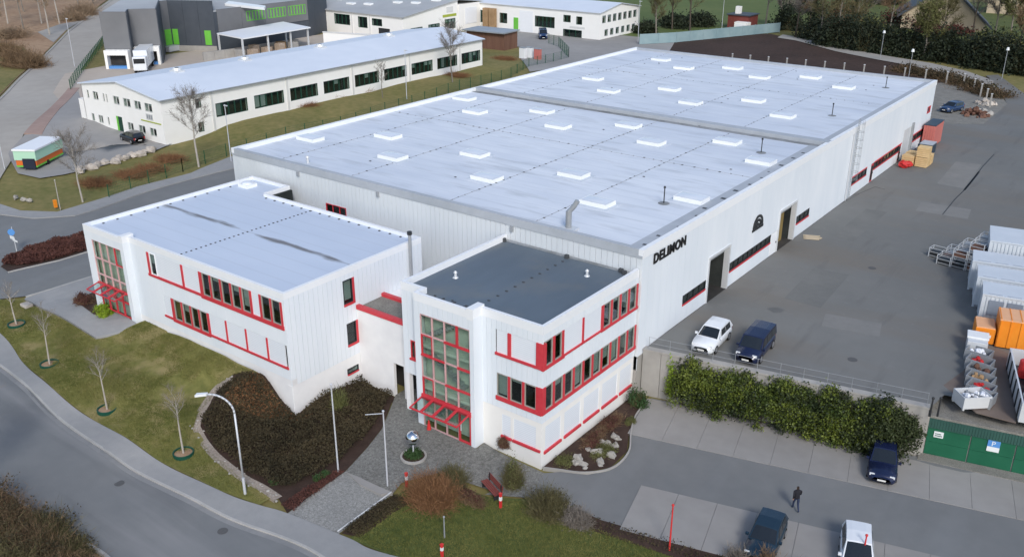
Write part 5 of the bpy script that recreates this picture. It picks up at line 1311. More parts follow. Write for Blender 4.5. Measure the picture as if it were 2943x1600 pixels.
def bare_tree(name, label, x, y, z, h, cr, m_bark='bark', m_twig='twig_grey', r0=.12, limbs=14, twigs=900, fork=.3, group=None, tw=.012, droop=0.0, cat='tree', buds=None):
    root = empty(name, (x, y, z)); tag(root, label, cat, group)
    mb = MB(); top = Vector((random.uniform(-.05, .05) * h, random.uniform(-.05, .05) * h, h * .92)); pts = [Vector((0, 0, -.2)), Vector((top.x * .3 + random.uniform(-.03, .03) * h, top.y * .3, h * .33)), Vector((top.x * .7, top.y * .6, h * .65)), top]
    rr = [r0, r0 * .8, r0 * .5, r0 * .12]
    for i in range(3): mb.tube(pts[i], pts[i + 1], rr[i], rr[i + 1], 7, cap=False)
    segs = []
    for i in range(limbs):
        t = fork + (1 - fork) * (i + random.random()) / limbs * .95
        k = min(2, int(t * 3)); p = pts[k].lerp(pts[k + 1], t * 3 - k)
        ph = i * 2.4 + random.uniform(-.4, .4); e = math.radians(random.uniform(25, 65) + 10 * t)
        ln = cr * (1.15 - .75 * abs(t - .55)) * random.uniform(.7, 1.1)
        d = Vector((math.cos(ph) * math.cos(e), math.sin(ph) * math.cos(e), math.sin(e) - droop)); q = p + d * ln * .55
        q2 = q + (d + Vector((random.uniform(-.3, .3), random.uniform(-.3, .3), random.uniform(0, .4)))).normalized() * ln * .5
        ra = r0 * .34 * (1.1 - t)
        mb.tube(p, q, ra + .008, ra * .6 + .005, 5, cap=False); mb.tube(q, q2, ra * .6 + .005, .006, 4, cap=False)
        segs += [(p, q), (q, q2), (q, q2)]
        for _ in range(2):
            a = p.lerp(q, random.uniform(.4, 1)); b = a + (d + Vector((random.uniform(-.8, .8), random.uniform(-.8, .8), random.uniform(-.1, .6)))).normalized() * ln * .45
            mb.tube(a, b, ra * .4 + .005, .005, 4, cap=False); segs.append((a, b))
    segs.append((pts[2], pts[3]))
    mb.build('trunk', m_bark, root, local=True)
    A = np.array([s[0][:] for s in segs]); B = np.array([s[1][:] for s in segs])
    def spawn(A, B, n, lo, hi, w, up):
        i = rng.integers(0, len(A), n); t = rng.uniform(.15, 1, n)[:, None]
        P = A[i] * (1 - t) + B[i] * t; ax = B[i] - A[i]; ax /= np.linalg.norm(ax, axis=1)[:, None] + 1e-9
        D = ax * .7 + rdir(n) * .75; D[:, 2] += up; D /= np.linalg.norm(D, axis=1)[:, None]
        L = rng.uniform(lo, hi, n); return P, D, L, np.full(n, w)
    P1 = spawn(A, B, twigs, cr * .12, cr * .4, tw, .25 - droop)
    P2 = spawn(P1[0], P1[0] + P1[1] * P1[2][:, None], twigs * 2, cr * .06, cr * .22, tw * .7, .15 - droop)
    V = np.concatenate([blade_arrays(*P1), blade_arrays(*P2)])
    link('crown', tri_mesh('crown', V), m_twig, root, local=True)
    if buds:
        C = np.concatenate([P2[0] + P2[1] * (P2[2] * f)[:, None] for f in (.4, .9)]); link('foliage', quad_mesh('foliage', leaf_arrays(C, .07 * cr ** .5)), buds, root, local=True)
    return root

def shrub(name, label, x, y, z, rx, ry, h, m_twig='twig_brown', m_leaf=None, twigs=1500, leaves=0, lsize=.06, tw=.017, group=None, cat='shrub', clumps=14, kind=None):
    root = empty(name, (x, y, z)); tag(root, label, cat, group, kind)
    n = twigs
    if n:
        D = rdir(n, .75); P = np.stack([rng.normal(0, rx * .25, n), rng.normal(0, ry * .25, n), np.zeros(n)], 1)
        R = np.stack([D[:, 0] * rx, D[:, 1] * ry, np.abs(D[:, 2]) * h], 1); L = np.linalg.norm(R, axis=1) * rng.uniform(.6, 1.05, n); Dn = R / (np.linalg.norm(R, axis=1)[:, None] + 1e-9)
        t = rng.uniform(.3, .95, n * 2); i = rng.integers(0, n, n * 2); Q = P[i] + Dn[i] * (L[i] * t)[:, None]
        D2 = Dn[i] * .6 + rdir(n * 2) * .7; D2[:, 2] += .2; D2 /= np.linalg.norm(D2, axis=1)[:, None]
        V = np.concatenate([blade_arrays(P, Dn, L, np.full(n, tw)), blade_arrays(Q, D2, L[i] * rng.uniform(.12, .4, n * 2), np.full(n * 2, tw * .8))])
        link('twigs', tri_mesh('twigs', V), m_twig, root, local=True)
    if leaves:
        c = rdir(clumps, .45); c[:, 2] = np.abs(c[:, 2]); c *= rng.uniform(.45, .9, clumps)[:, None]
        i = rng.integers(0, clumps, leaves); C = c[i] + rng.normal(0, .2, (leaves, 3)); C *= np.array([rx, ry, h]); C[:, 2] = np.abs(C[:, 2])
        link('foliage', quad_mesh('foliage', leaf_arrays(C, lsize)), m_leaf, root, local=True)
    return root

# ---- four young trees in the lawn, each with a green watering ring
for i, (h, lb) in enumerate(((3.6, 'young bare tree with green ring at the left edge of the lawn'), (4.4, 'young bare tree with green ring beside the forecourt paving'),
                          (4.6, 'young bare tree with green ring in the middle of the lawn'), (4.6, 'young bare tree with green ring next to the dark planting bed'))):
    x, y = [(-45.77, -12.04), (-37.34, -13.77), (-28.12, -14.51), (-19.64, -14.13)][i]; z = tz(x, y) + .06
    r = bare_tree('young_tree', lb, x, y, z, h, h * .30, 'bark_pale', 'twig_grey', .07, 10, 260, .5, 'young trees in the lawn', tw=.008)
    m = MB(); n = 18
    for k in range(n):
        a, b = 2 * math.pi * k / n, 2 * math.pi * (k + 1) / n
        q = [(math.cos(t) * rr, math.sin(t) * rr) for t, rr in ((a, .62), (a, .70), (b, .70), (b, .62))]
        m.box8([(*q[0], -.1), (*q[1], -.1), (*q[2], -.1), (*q[3], -.1), (*q[0], .16), (*q[1], .16), (*q[2], .16), (*q[3], .16)])
    m.build('watering_ring', 'ring_green', r, local=True)
    MB().tube((0, 0, -.1), (0, 0, .05), .61, .61, 16).build('soil_disc', 'leaf_litter', r, local=True)
# ---- bare trees on the bank by the side road
T = [((-72.73, 25.50), 9.5, 3.0, 'tall bare birch on the bank before the white gable', 'bark_pale', 1300, .14), ((-72.13, 9.05), 7.5, 3.0, 'bare tree on the grassy corner beside the yard stones', 'bark_pale', 900, .11),
     ((-78.60, 83.42), 9, 3.2, 'bare tree at the far end of the long white facade', 'bark', 1300, .13), ((-80.37, 67.38), 5.5, 1.6, 'small bare tree before the fourth last window bay', 'bark', 400, .07)]
for (x, y), h, cr, lb, bk, n, r0 in T:
    bare_tree('bare_tree', lb, x, y, tz(x, y), h, cr, bk, 'twig_grey', r0, 14, n, .38, 'bare trees on the bank', tw=.016)
# ---- evergreen hedge before the retaining wall
hg = empty('hedge', (10, 14, 0)); tag(hg, 'thick evergreen hedge, yellow green to dark, under the yard railing', 'hedge')
def hedge_leaves(s0, s1, n, m, lsize, hmax, th, name='foliage'):
    nc = int((s1 - s0) * 26)
    cs = rng.uniform(s0, s1, nc); co = rng.uniform(.15, th, nc); cz = np.abs(rng.beta(2.2, 1.3, nc)) * hmax * (1 - .22 * (co / th) ** 2) * (1 + .07 * np.sin(cs * 1.9) + .07 * np.sin(cs * 4.7 + 1) + .05 * np.sin(cs * 8.3))
    i = rng.integers(0, nc, n)
    s = cs[i] + rng.normal(0, .28, n); o = co[i] + rng.normal(0, .24, n); z = np.clip(cz[i] + rng.normal(0, .26, n), .05, None)
    o = np.clip(o, .02, th + .35)
    P = np.stack([fr.a.x + fr.d.x * s + fr.n.x * o - 10, fr.a.y + fr.d.y * s + fr.n.y * o - 14, z], 1)
    link(name, quad_mesh(name, leaf_arrays(P, lsize)), m, hg, local=True)
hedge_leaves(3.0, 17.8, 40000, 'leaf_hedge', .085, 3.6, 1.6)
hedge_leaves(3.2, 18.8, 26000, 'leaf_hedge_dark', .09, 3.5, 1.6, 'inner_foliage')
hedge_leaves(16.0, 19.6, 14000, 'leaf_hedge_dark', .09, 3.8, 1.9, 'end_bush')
m = MB()
for i in range(16):
    s = 3.4 + i * 1.0; a = Vector(fr.P(s, .5, -.1)) - Vector((10, 14, 0)); b = Vector(fr.P(s + random.uniform(-.3, .3), .8, 3.2)) - Vector((10, 14, 0)); m.tube(a, b, .06, .03, 5)
m.build('stems', 'bark_dark', hg, local=True)
shrub('shrub', 'yellow green climbing shrub on the grey wall left of the hedge', *fr.P(2.6, .35, .6), .8, .5, 2.6, 'twig_olive', 'leaf_lime', 200, 1500, .07)
# ---- bed beside the front office: rocks and plants
rk = [(1.6, 1.7, .42), (2.2, 2.2, .5), (1.5, 2.6, .55), (2.7, 3.1, .42), (2.1, 3.7, .6), (2.9, 4.1, .5), (2.3, 4.9, .48), (1.6, 5.3, .4), (2.8, 5.3, .42), (1.9, 6.3, .5), (2.5, 6.2, .36), (1.2, 3.6, .3), (3.1, 2.6, .25), (2.4, 1.6, .25)]
LB = ['large', 'small', 'grey', 'pale', 'flat', 'tall', 'rounded']
for i, (x, y, s) in enumerate(rk):
    m = MB(); s *= .8; x += random.uniform(-.25, .25); y += random.uniform(-.25, .25); m.sphere((0, 0, .02), s, 7, 5, random.uniform(.85, 1.2), random.uniform(.7, 1), random.uniform(.55, .8), jit=.55)
    o = m.build('boulder', 'rock_grey'); o.location = (x, y, tz(x, y) + .05); o.rotation_euler = (0, 0, random.uniform(0, 6))
    tag(o, 'pale boulder in the rockery between the kerb and the front office', 'boulder', 'boulders in the rockery')
shrub('shrub', 'dark brown heather patch among the rockery boulders', 1.0, 5.0, .05, .7, 1.4, .55, 'twig_brown', 'leaf_redbrown', 700, 1800, .05)
shrub('shrub', 'low brown heather at the wall foot, nearer the corner', .9, 7.6, .05, .7, 1.6, .6, 'twig_brown', 'leaf_redbrown', 700, 1800, .05)
shrub('shrub', 'small dark green shrub where the rockery meets the grey wall', .9, 11.2, .05, .8, .9, 1.3, 'twig_olive', 'leaf_green', 300, 2200, .06)
shrub('shrub', 'pale yellow green tuft in the rockery by the kerb', 1.9, 8.6, .05, .4, .5, .5, 'twig_olive', 'leaf_yellowgreen', 200, 700, .05)
shrub('shrub', 'mossy green plants growing between the rockery boulders', 2.3, 4.2, .05, .8, 1.6, .4, 'twig_olive', 'leaf_yellowgreen', 300, 1400, .05)
shrub('shrub', 'grey green mat of plants at the rockery tip by the building corner', .9, 1.6, .05, .7, .9, .4, 'twig_olive', 'leaf_yellowgreen', 300, 1200, .05)
x, y = (-3.09, -0.06)
shrub('topiary_bush', 'small round brown clipped bush beside the ground floor shutters', x, y, tz(x, y) + .55, .5, .5, .85, 'twig_brown', 'leaf_redbrown', 900, 1500, .035)
# ---- dark ground cover in the big bed
def cover(name, label, polypx, n, m, hgt, lsize, kind='stuff', z0=.05, nm='ground_cover'):
    P = np.array(polypx); x0, y0 = P.min(0); x1, y1 = P.max(0)
    Q = np.stack([rng.uniform(x0, x1, n * 3), rng.uniform(y0, y1, n * 3)], 1)
    ins = np.zeros(len(Q), bool); j = len(P) - 1
    for i in range(len(P)):
        c = ((P[i, 1] > Q[:, 1]) != (P[j, 1] > Q[:, 1])) & (Q[:, 0] < (P[j, 0] - P[i, 0]) * (Q[:, 1] - P[i, 1]) / (P[j, 1] - P[i, 1] + 1e-12) + P[i, 0]); ins ^= c; j = i
    Q = Q[ins][:n]
    hh = hgt * (.35 + .65 * (.5 + .5 * np.sin(Q[:, 0] * 1.7 + 1.3 * np.sin(Q[:, 1] * 1.1)) * np.sin(Q[:, 1] * 1.5 + .7)))
    z = terrain(Q[:, 0], Q[:, 1]) + z0 + hh * rng.uniform(.1, 1, len(Q)) ** .6
    V = leaf_arrays(np.column_stack([Q, z]), lsize)
    o = link(name, quad_mesh(name, V), m); tag(o, label, 'plants', kind=kind); return o
BED = [(-21.0, -6.3), (-22.26, -7.29), (-22.69, -8.93), (-21.27, -11.50), (-18.38, -12.41), (-14.92, -12.81), (-12.23, -12.58), (-11.35, -11.68), (-11.20, -8.00), (-11.68, -5.08), (-12.76, -2.60), (-13.90, -0.39), (-13.8, .2), (-17.6, .5), (-17.6, -6.1)]
cover('ground_cover', 'dark brown evergreen ground cover filling the bed before the offices', BED, 34000, 'leaf_moss', .95, .075)
cover('ground_cover', 'rust brown bedding at the foot of the white corner', [(-21.91, -7.57), (-21.86, -9.15), (-19.98, -8.60), (-16.58, -6.42), (-16.65, -5.22), (-17.62, -6.07), (-19.68, -6.25), (-21.30, -6.23)], 6000, 'twig_rust', .55, .07)
cover('ground_cover', 'dark red brown low hedge plants beside the side road', [(-59.50, -6.48), (-60.98, -4.73), (-61.79, -2.37), (-61.69, 0.09), (-60.77, 2.71), (-56.82, 0.68), (-56.94, -2.10), (-57.64, -4.94)], 16000, 'leaf_redbrown', .7, .09)
cover('ground_cover', 'dry heather strip along the cobbled drive', [(-9.36, -13.40), (-9.60, -11.38), (-9.98, -8.57), (-10.53, -8.98), (-10.45, -11.79), (-10.45, -13.59)], 2500, 'leaf_redbrown', .4, .05)
cover('ground_cover', 'dry heather strip between drive edge and front lawn', [(-5.68, -8.36), (-4.45, -8.01), (-4.67, -9.60), (-4.47, -12.54), (-5.49, -12.97), (-5.77, -10.76)], 3500, 'leaf_moss', .45, .05)
cover('ground_cover', 'dark verge planting below the lower parking bays', [(5.0, -2.5), (6.2, -2.5), (13, -1.2), (24, 1.7), (40, 5.8), (40, 4.8), (24, .6), (12, -2.4), (5.6, -3.4)], 9000, 'leaf_moss', .5, .06)
for (x, y), lb in (((-12.67, -12.21), 'small green plant at the kerb of the drive, left'), ((-10.84, -10.10), 'small green plant at the kerb of the drive, middle'), ((-10.78, -9.46), 'small green plant at the kerb of the drive, right')):
    shrub('shrub', lb, x, y, tz(x, y), .35, .35, .4, 'twig_olive', 'leaf_green', 100, 500, .05)
x, y = (-41.26, -6.69); shrub('shrub', 'bright lime green low bush before the left stair tower', x, y, tz(x, y) + .1, 1.0, .9, .75, 'twig_olive', 'leaf_lime', 300, 3500, .07)
x, y = (-44.58, -6.49); shrub('shrub', 'dark red brown shrub bed beside the lime bush', x, y, tz(x, y) + .1, 1.2, .9, .7, 'twig_brown', 'leaf_redbrown', 500, 2000, .06)
x, y = (-15.56, -3.68); shrub('shrub', 'spiky pale green yucca like shrub behind the flag pole', x, y, tz(x, y) + .5, .8, .8, 1.8, 'leaf_yellowgreen', None, 160, 0, tw=.03)
# stone edging round the bed
m = MB(); line = [(-22.74, -7.46), (-23.37, -8.71), (-21.70, -11.50), (-20.76, -12.09), (-18.26, -12.82), (-16.18, -13.10), (-14.53, -13.21), (-12.81, -13.07), (-11.17, -13.14)]
line = spline(line, 6)
for i, p in enumerate(line):
    for k in range(1):
        r = random.uniform(.05, .12); q = (p[0] + random.uniform(-.35, .35), p[1] + random.uniform(-.35, .35)); m.sphere((*q, tz(*q) + .06), r, 6, 4, 1, 1, .7, jit=.4)
mat('gravel_tan', (.24, .20, .165), (.38, .33, .28), scale=7, big=1, rough=.95, bump=.5, bscale=14, fine=.7); ribbon('gravel_strip', line, .62, .085, 'gravel_tan')
o = m.build('stone_edging', 'rock_grey'); tag(o, 'loose pale stones edging the dark bed towards the lawn', 'stones', kind='stuff')
# ---- shrubs before the plaza
SH = [((-3.44, -7.25), 1.9, 1.6, 2.2, 'twig_rust', None, 2600, 0, 'rust coloured twiggy bush beside the sphere fountain'), ((-3.57, -4.94), 1.2, 1.0, 1.5, 'twig_olive', None, 1300, 0, 'olive twiggy bush right behind the rust coloured one'),
      ((-0.32, -2.74), .8, .8, 2.1, 'twig_olive', 'leaf_yellowgreen', 1200, 900, 'tall olive shrub beside the red bench'), ((3.18, -3.66), 1.5, 1.3, 1.9, 'twig_olive', 'leaf_moss', 2400, 1600, 'broad grey green shrub at the car park entrance'),
      ((5.17, -3.53), 1.1, .9, 1.4, 'twig_grey', None, 1400, 0, 'grey bare shrub at the verge corner of the car park'), ((-1.41, -5.72), 1.2, .7, .8, 'twig_brown', 'leaf_redbrown', 800, 800, 'low brown planting under the red bench')]
for (x, y), rx, ry, h, tm, lm, n, nl, lb in SH: shrub('shrub', lb, x, y, tz(x, y), rx, ry, h, tm, lm, n, nl, .05)
for i, t in enumerate((7.2, 8.8, 11.2, 12.8, 14.4, 17.5, 20)):
    p = base_l + E1 * t - E2 * 5.2
    shrub('shrub', ('bare twiggy shrub on the verge below the lower bays, %s along it' % ('first', 'second', 'third', 'fourth', 'fifth', 'sixth', 'seventh')[i]), p[0], p[1], 0, .9, .7, random.uniform(.9, 1.7), ('twig_grey', 'twig_brown')[i % 2], None, 700, 0, group='verge shrubs')
# ---- brush across the road, bottom left
BR = [((-21.34, -25.16), 2.6, 1.8), ((-19.21, -24.14), 2.2, 1.6), ((-18.45, -25.73), 3.0, 2.2), ((-16.69, -24.07), 1.8, 1.3), ((-23.95, -25.32), 2.6, 2.2), ((-20.40, -27.47), 3, 2.6), ((-14.98, -25.50), 2.4, 1.8), ((-16.76, -27.27), 3.0, 2.6)]
NM = ['leftmost tangled brown brush at the road edge', 'brown brush beside the road bend, second from the left edge', 'dense olive brown brush in the bottom left corner', 'rightmost brown brush of the clump by the road', 'dark brush at the left picture edge across the road', 'brush cut by the left bottom corner', 'brush at the bottom edge left of the road', 'lowest brush at the bottom left edge']
for i, ((x, y), r, h) in enumerate(BR):
    shrub('brush', NM[i], x, y, tz(x, y), r, r * .8, h, ('twig_brown', 'twig_olive')[i % 2], 'leaf_moss', 1800, 1400, .07, tw=.014, group='roadside brush')
bare_tree('bare_tree', 'bare grey tree whose twigs reach over the road at the left edge', *(-26.53, -24.47), tz(*(-26.53, -24.47)), 6.5, 3.2, 'bark', 'twig_grey', .12, 14, 1300, .3, tw=.012)
# ---- rough growth on the bank
BK = [((-87.86, 50.69), 'brown weed patch high on the bank, nearest the gable'), ((-85.42, 54.32), 'brown weed patch on the bank before the second window bay'), ((-87.19, 61.93), 'brown weed patch on the bank before the third window bay'), ((-87.02, 68.19), 'brown weed patch on the bank before the fifth window bay'), ((-82.03, 88.82), 'brown weed patch near the bare tree at the bank end'), ((-85.38, 107.81), 'brown weed patch by the timber shed'),
      ((-78.15, 25.06), 'brown weed patch under the tall birch'), ((-76.43, 18.08), 'brown weed patch below the yard stones'), ((-77.19, 13.66), 'brown weed patch on the grassy corner'), ((-76.55, 21.01), 'brown weed patch on the slope above the green posts')]
for (x, y), lb in BK: shrub('weeds', lb, x, y, tz(x, y) - .1, 3.0, 2.2, .7, 'twig_rust', None, 900, 0, tw=.02, group='weed patches on the bank')
ON_ = ['second', 'third', 'fourth', 'fifth', 'sixth', 'seventh', 'eighth', 'ninth', 'tenth', 'rightmost']
st_pts = [(-82.43, 16.34), (-83.00, 17.40), (-83.22, 18.48), (-82.27, 19.50), (-83.07, 20.57), (-82.58, 21.32), (-82.80, 22.46), (-82.49, 23.15), (-83.00, 24.20), (-83.03, 25.19), (-82.42, 14.87), (-77.73, 4.96), (-76.74, 5.16), (-79.18, 4.76)]
for i, (x, y) in enumerate(st_pts):
    m = MB(); m.sphere((0, 0, .2), random.uniform(.5, .8) * (.5 if i > 10 else .9), 7, 5, 1.3, .8, .8, jit=.45)
    o = m.build('boulder', 'rock_grey' if i > 10 else 'rock'); o.location = (x, y, tz(x, y)); o.rotation_euler = (0, 0, random.uniform(0, 6))
    tag(o, 'big pale stone on the grassy corner by the pavement' if i > 10 else ('leftmost' if i == 10 else ON_[i]) + ' big pale stone of the row edging the workshop yard', 'boulder', 'stones on the grassy corner' if i > 10 else 'stones edging the yard')
# ---- woods top left
W_ = [((-220.57, 74.16), 15, 'bark_pale'), ((-207.67, 71.67), 17, 'bark'), ((-214.40, 79.78), 18, 'bark_pale'), ((-211.09, 82.76), 16, 'bark_pale'), ((-194.64, 71.24), 15, 'bark_pale'), ((-234.62, 101.62), 15, 'bark'), ((-190.78, 57.56), 13, 'bark'), ((-245.83, 112.46), 14, 'bark'), ((-241.64, 89.07), 18, 'bark'), ((-261.34, 114.21), 18, 'bark'), ((-266.81, 94.67), 18, 'bark'), ((-256.85, 102.89), 19, 'bark'), ((-314.65, 123.47), 18, 'bark'), ((-316.45, 140.52), 18, 'bark'), ((-241.15, 77.89), 18, 'bark')]
WN = ['leftmost front', 'forked', 'white stemmed', 'slim pale', 'pale roadside', 'brown roadside', 'left edge', 'farthest roadside', 'tall middle', 'back right', 'back left', 'back middle', 'hindmost left', 'hindmost right', 'outermost left']
for i, ((x, y), h, bk) in enumerate(W_):
    bare_tree('woodland_tree', WN[i] + ' bare tree of the brown wood beyond the upper road', x, y, tz(x, y), h, h * .26, bk, 'twig_tan', .2, 16, 1100, .35, 'trees of the brown wood', tw=.035)
for i, ((x, y), rx, h) in enumerate((((-158.00, 45.13), 4, 4), ((-153.43, 45.55), 3.5, 3.5), ((-172.35, 50.25), 4, 3.5), ((-222.87, 96.07), 5, 4), ((-214.14, 88.26), 4, 3), ((-197.85, 63.32), 5, 3))):
    shrub('shrub', ('brown bare roadside bush at the upper road, %s from the left picture edge' % ('third', 'fourth', 'second', 'sixth', 'fifth', 'first')[i]), x, y, tz(x, y), rx, rx, h, 'twig_tan' if i > 2 else 'twig_brown', None, 1300, 0, tw=.04, group='bushes by the upper road')
# ---- trees and hedges at the back right
TB = [((-79.52, 168.33), 14, 4.5, 'bark_dark', 'twig_olive', 'left bare tree on the meadow edge behind the hall'), ((-75.01, 169.09), 16, 5, 'bark_dark', 'twig_olive', 'tall forked bare tree on the meadow edge'), ((-78.31, 158.02), 10, 3.5, 'bark', 'twig_olive', 'small bare tree beside the flag post behind the hall'),
      ((-65.10, 192.01), 16, 4, 'bark', 'twig_grey', 'bare tree right of the red hut'), ((-50.22, 174.09), 15, 4.5, 'bark_dark', 'twig_grey', 'bare tree at the end of the blue fence'), ((-42.19, 167.65), 14, 4, 'bark', 'twig_olive', 'bare tree left of the footpath lamp'),
      ((-34.82, 169.65), 13, 4, 'bark', 'twig_olive', 'second bare tree along the footpath'), ((-18.38, 161.79), 10, 4, 'bark', 'twig_olive', 'greenish willow by the footpath'), ((-17.83, 202.82), 14, 7, 'bark_dark', 'twig_grey', 'broad dark tree before the beige house'), ((-9.36, 201.39), 12, 5, 'bark', 'twig_olive', 'olive tree at the right edge above the hedge'), ((-57.14, 221.30), 18, 6, 'bark_dark', 'twig_brown', 'tall brown tree in the far gardens')]
for (x, y), h, cr, bk, tm, lb in TB:
    bare_tree('garden_tree', lb, x, y, tz(x, y), h, cr, bk, tm, .22, 16, 1500, .3, tw=.04, buds='leaf_yellowgreen' if 'willow' in lb or 'olive' in lb else None)
MORE = [(-59.88, 188.36), (-52.61, 189.49), (-44.35, 187.12), (-45.09, 208.98), (-33.70, 190.75), (-20.69, 185.25), (-12.98, 202.52), (-4.57, 184.07), (-59.92, 243.04), (-72.73, 259.02)]
for i, (x, y) in enumerate(MORE):
    bare_tree('garden_tree', ('first', 'second', 'third', 'fourth', 'fifth', 'sixth', 'seventh', 'eighth', 'ninth', 'tenth')[i] + ' bare tree of the thicket above the footpath, from the left', x, y, tz(x, y), random.uniform(10, 15), random.uniform(3.5, 5), ('bark', 'bark_dark')[i % 2], ('twig_grey', 'twig_brown', 'twig_olive')[i % 3], .2, 16, 1400, .25, 'bare trees above the footpath', tw=.045)
def evergreen(label, px, rx, ry, h, n=2600, m='leaf_dark', ls=.28):
    return shrub('evergreen_bush', label, px[0], px[1], tz(*px), rx, ry, h, 'twig_olive', m, 150, n, ls, clumps=26, group='evergreen screen behind the footpath')
EV = [(-39.87, 167.49), (-35.49, 166.37), (-30.71, 164.93), (-26.52, 164.94), (-22.12, 163.86), (-17.99, 163.31), (-13.86, 162.28), (-9.76, 160.82), (-5.71, 159.00), (-1.91, 157.79), (1.76, 156.62), (-46.61, 174.65)]
ON = ['first', 'second', 'third', 'fourth', 'fifth', 'sixth', 'seventh', 'eighth', 'ninth', 'tenth', 'eleventh', 'leftmost outlying']
for i, p in enumerate(EV): evergreen(ON[i] + ' dark evergreen bush of the screen, counted from the left', p, 4.0, 3.2, random.uniform(5.6, 7.2))
for i, (p, m, rx, h, lb) in enumerate((((-38.01, 212.27), 'leaf_redbrown', 4, 4, 'dark red shrub at the left corner of the beige house'), ((-32.63, 206.95), 'leaf_redbrown', 4, 3.5, 'red brown shrub before the beige house'), ((-26.05, 201.48), 'leaf_redbrown', 4, 2, 'low red hedge before the beige house, left part'), ((-21.55, 201.60), 'leaf_redbrown', 4, 2, 'low red hedge before the beige house, right part'), ((-55.36, 258.54), 'leaf_dark', 6, 9, 'dark conifer mass left of the beige house'), ((-9.09, 187.06), 'leaf_yellowgreen', 6, 4, 'olive bushes below the cream house'), ((-66.72, 225.82), 'leaf_dark', 6, 8, 'dark thicket behind the red hut'), ((-56.90, 186.06), 'leaf_dark', 4, 6, 'dark thicket at the blue fence end'), ((-45.89, 194.51), 'twig_brown', 6, 7, 'brown thicket above the evergreen screen'), ((-36.91, 184.58), 'leaf_yellowgreen', 5, 5, 'olive thicket above the evergreen screen'), ((-81.17, 158.30), 'leaf_dark', 3, 3, 'dark hedge at the corner of the white building'), ((-80.45, 172.20), 'leaf_dark', 5, 3, 'dark hedge along the meadow edge'), ((-77.04, 178.62), 'leaf_dark', 5, 3, 'dark hedge along the meadow edge left of the hut'))):
    shrub('shrub', lb, p[0], p[1], tz(*p), rx, rx * .8, h, 'twig_olive', m, 200, 2600, .26, clumps=22)
for i, p in enumerate(((-5.34, 138.11), (-1.72, 133.50), (1.28, 131.20), (-8.99, 142.03), (-12.95, 143.78), (-16.87, 144.87))):
    shrub('shrub', ON[i] + ' dark low bush on the bank below the footpath', p[0], p[1], 3.6, 3.5, 2.5, 1.8, 'twig_brown', 'leaf_moss', 600, 1500, .16, tw=.03, group='bushes below the footpath')
# ---- grass blades on the near lawns
def blades(polypx, n, m, label):
    P = np.array(polypx); x0, y0 = P.min(0); x1, y1 = P.max(0)
    Q = np.stack([rng.uniform(x0, x1, n * 3), rng.uniform(y0, y1, n * 3)], 1); ins = np.zeros(len(Q), bool); j = len(P) - 1
    for i in range(len(P)):
        c = ((P[i, 1] > Q[:, 1]) != (P[j, 1] > Q[:, 1])) & (Q[:, 0] < (P[j, 0] - P[i, 0]) * (Q[:, 1] - P[i, 1]) / (P[j, 1] - P[i, 1] + 1e-12) + P[i, 0]); ins ^= c; j = i
    Q = Q[ins][:n]; z = terrain(Q[:, 0], Q[:, 1]) + .04
    V = blade_arrays(np.column_stack([Q, z]), rdir(len(Q), 1.2), rng.uniform(.06, .16, len(Q)), np.full(len(Q), .02))
    o = link('grass', tri_mesh('grass', V), m); tag(o, label, 'grass', kind='stuff')
blades([(-52.00, -10.40), (-50.19, -9.25), (-37.65, -9.64), (-36.44, -8.24), (-36.26, -6.63), (-36.23, -4.95), (-33, -6.1), (-21.9, -6.2), (-22.92, -7.14), (-23.37, -8.71), (-21.51, -11.85), (-18.36, -12.90), (-14.54, -13.33), (-11.78, -13.27), (-11.76, -14.24), (-14.78, -14.95), (-20.61, -15.53), (-27.24, -15.58), (-33.39, -15.53), (-39.44, -14.71), (-45.72, -13.48)], 90000, 'grass_blade', 'short mossy lawn grass before the left office')
blades([(-5.36, -7.59), (-4.19, -5.42), (-0.69, -4.79), (1.51, -3.49), (5.84, -3.22), (12, -2.7), (24, .3), (30, 0), (20, -5), (8, -8.8), (-1.91, -12.59), (-4.73, -12.95), (-5.23, -10.78)], 60000, 'grass_blade', 'dark green lawn grass before the plaza')

# ================================================================== vehicles
mat('paint_white', (.74, .77, .80), rough=.22, spec=.5)
mat('paint_navy', (.010, .016, .05), rough=.18, spec=.6)
mat('paint_black', (.010, .010, .014), rough=.18, spec=.6)
mat('paint_blue', (.02, .045, .11), rough=.2, spec=.6)
mat('paint_teal', (.012, .03, .05), rough=.2, spec=.6)
mat('paint_orange', (.78, .23, .015), (.85, .30, .03), scale=2, big=.4, rough=.5)
mat('paint_orange_light', (.76, .40, .20), (.82, .48, .28), scale=2, rough=.5)
mat('lamp_clear', (.75, .78, .80), rough=.15, spec=.6)
mat('lamp_red', (.35, .01, .01), rough=.2, spec=.6)
mat('plate', (.75, .75, .72), rough=.4)
mat('alloy', (.45, .46, .48), rough=.3, metallic=.7)
mat('glass_dark', (.012, .016, .02), rough=.06, spec=.8)

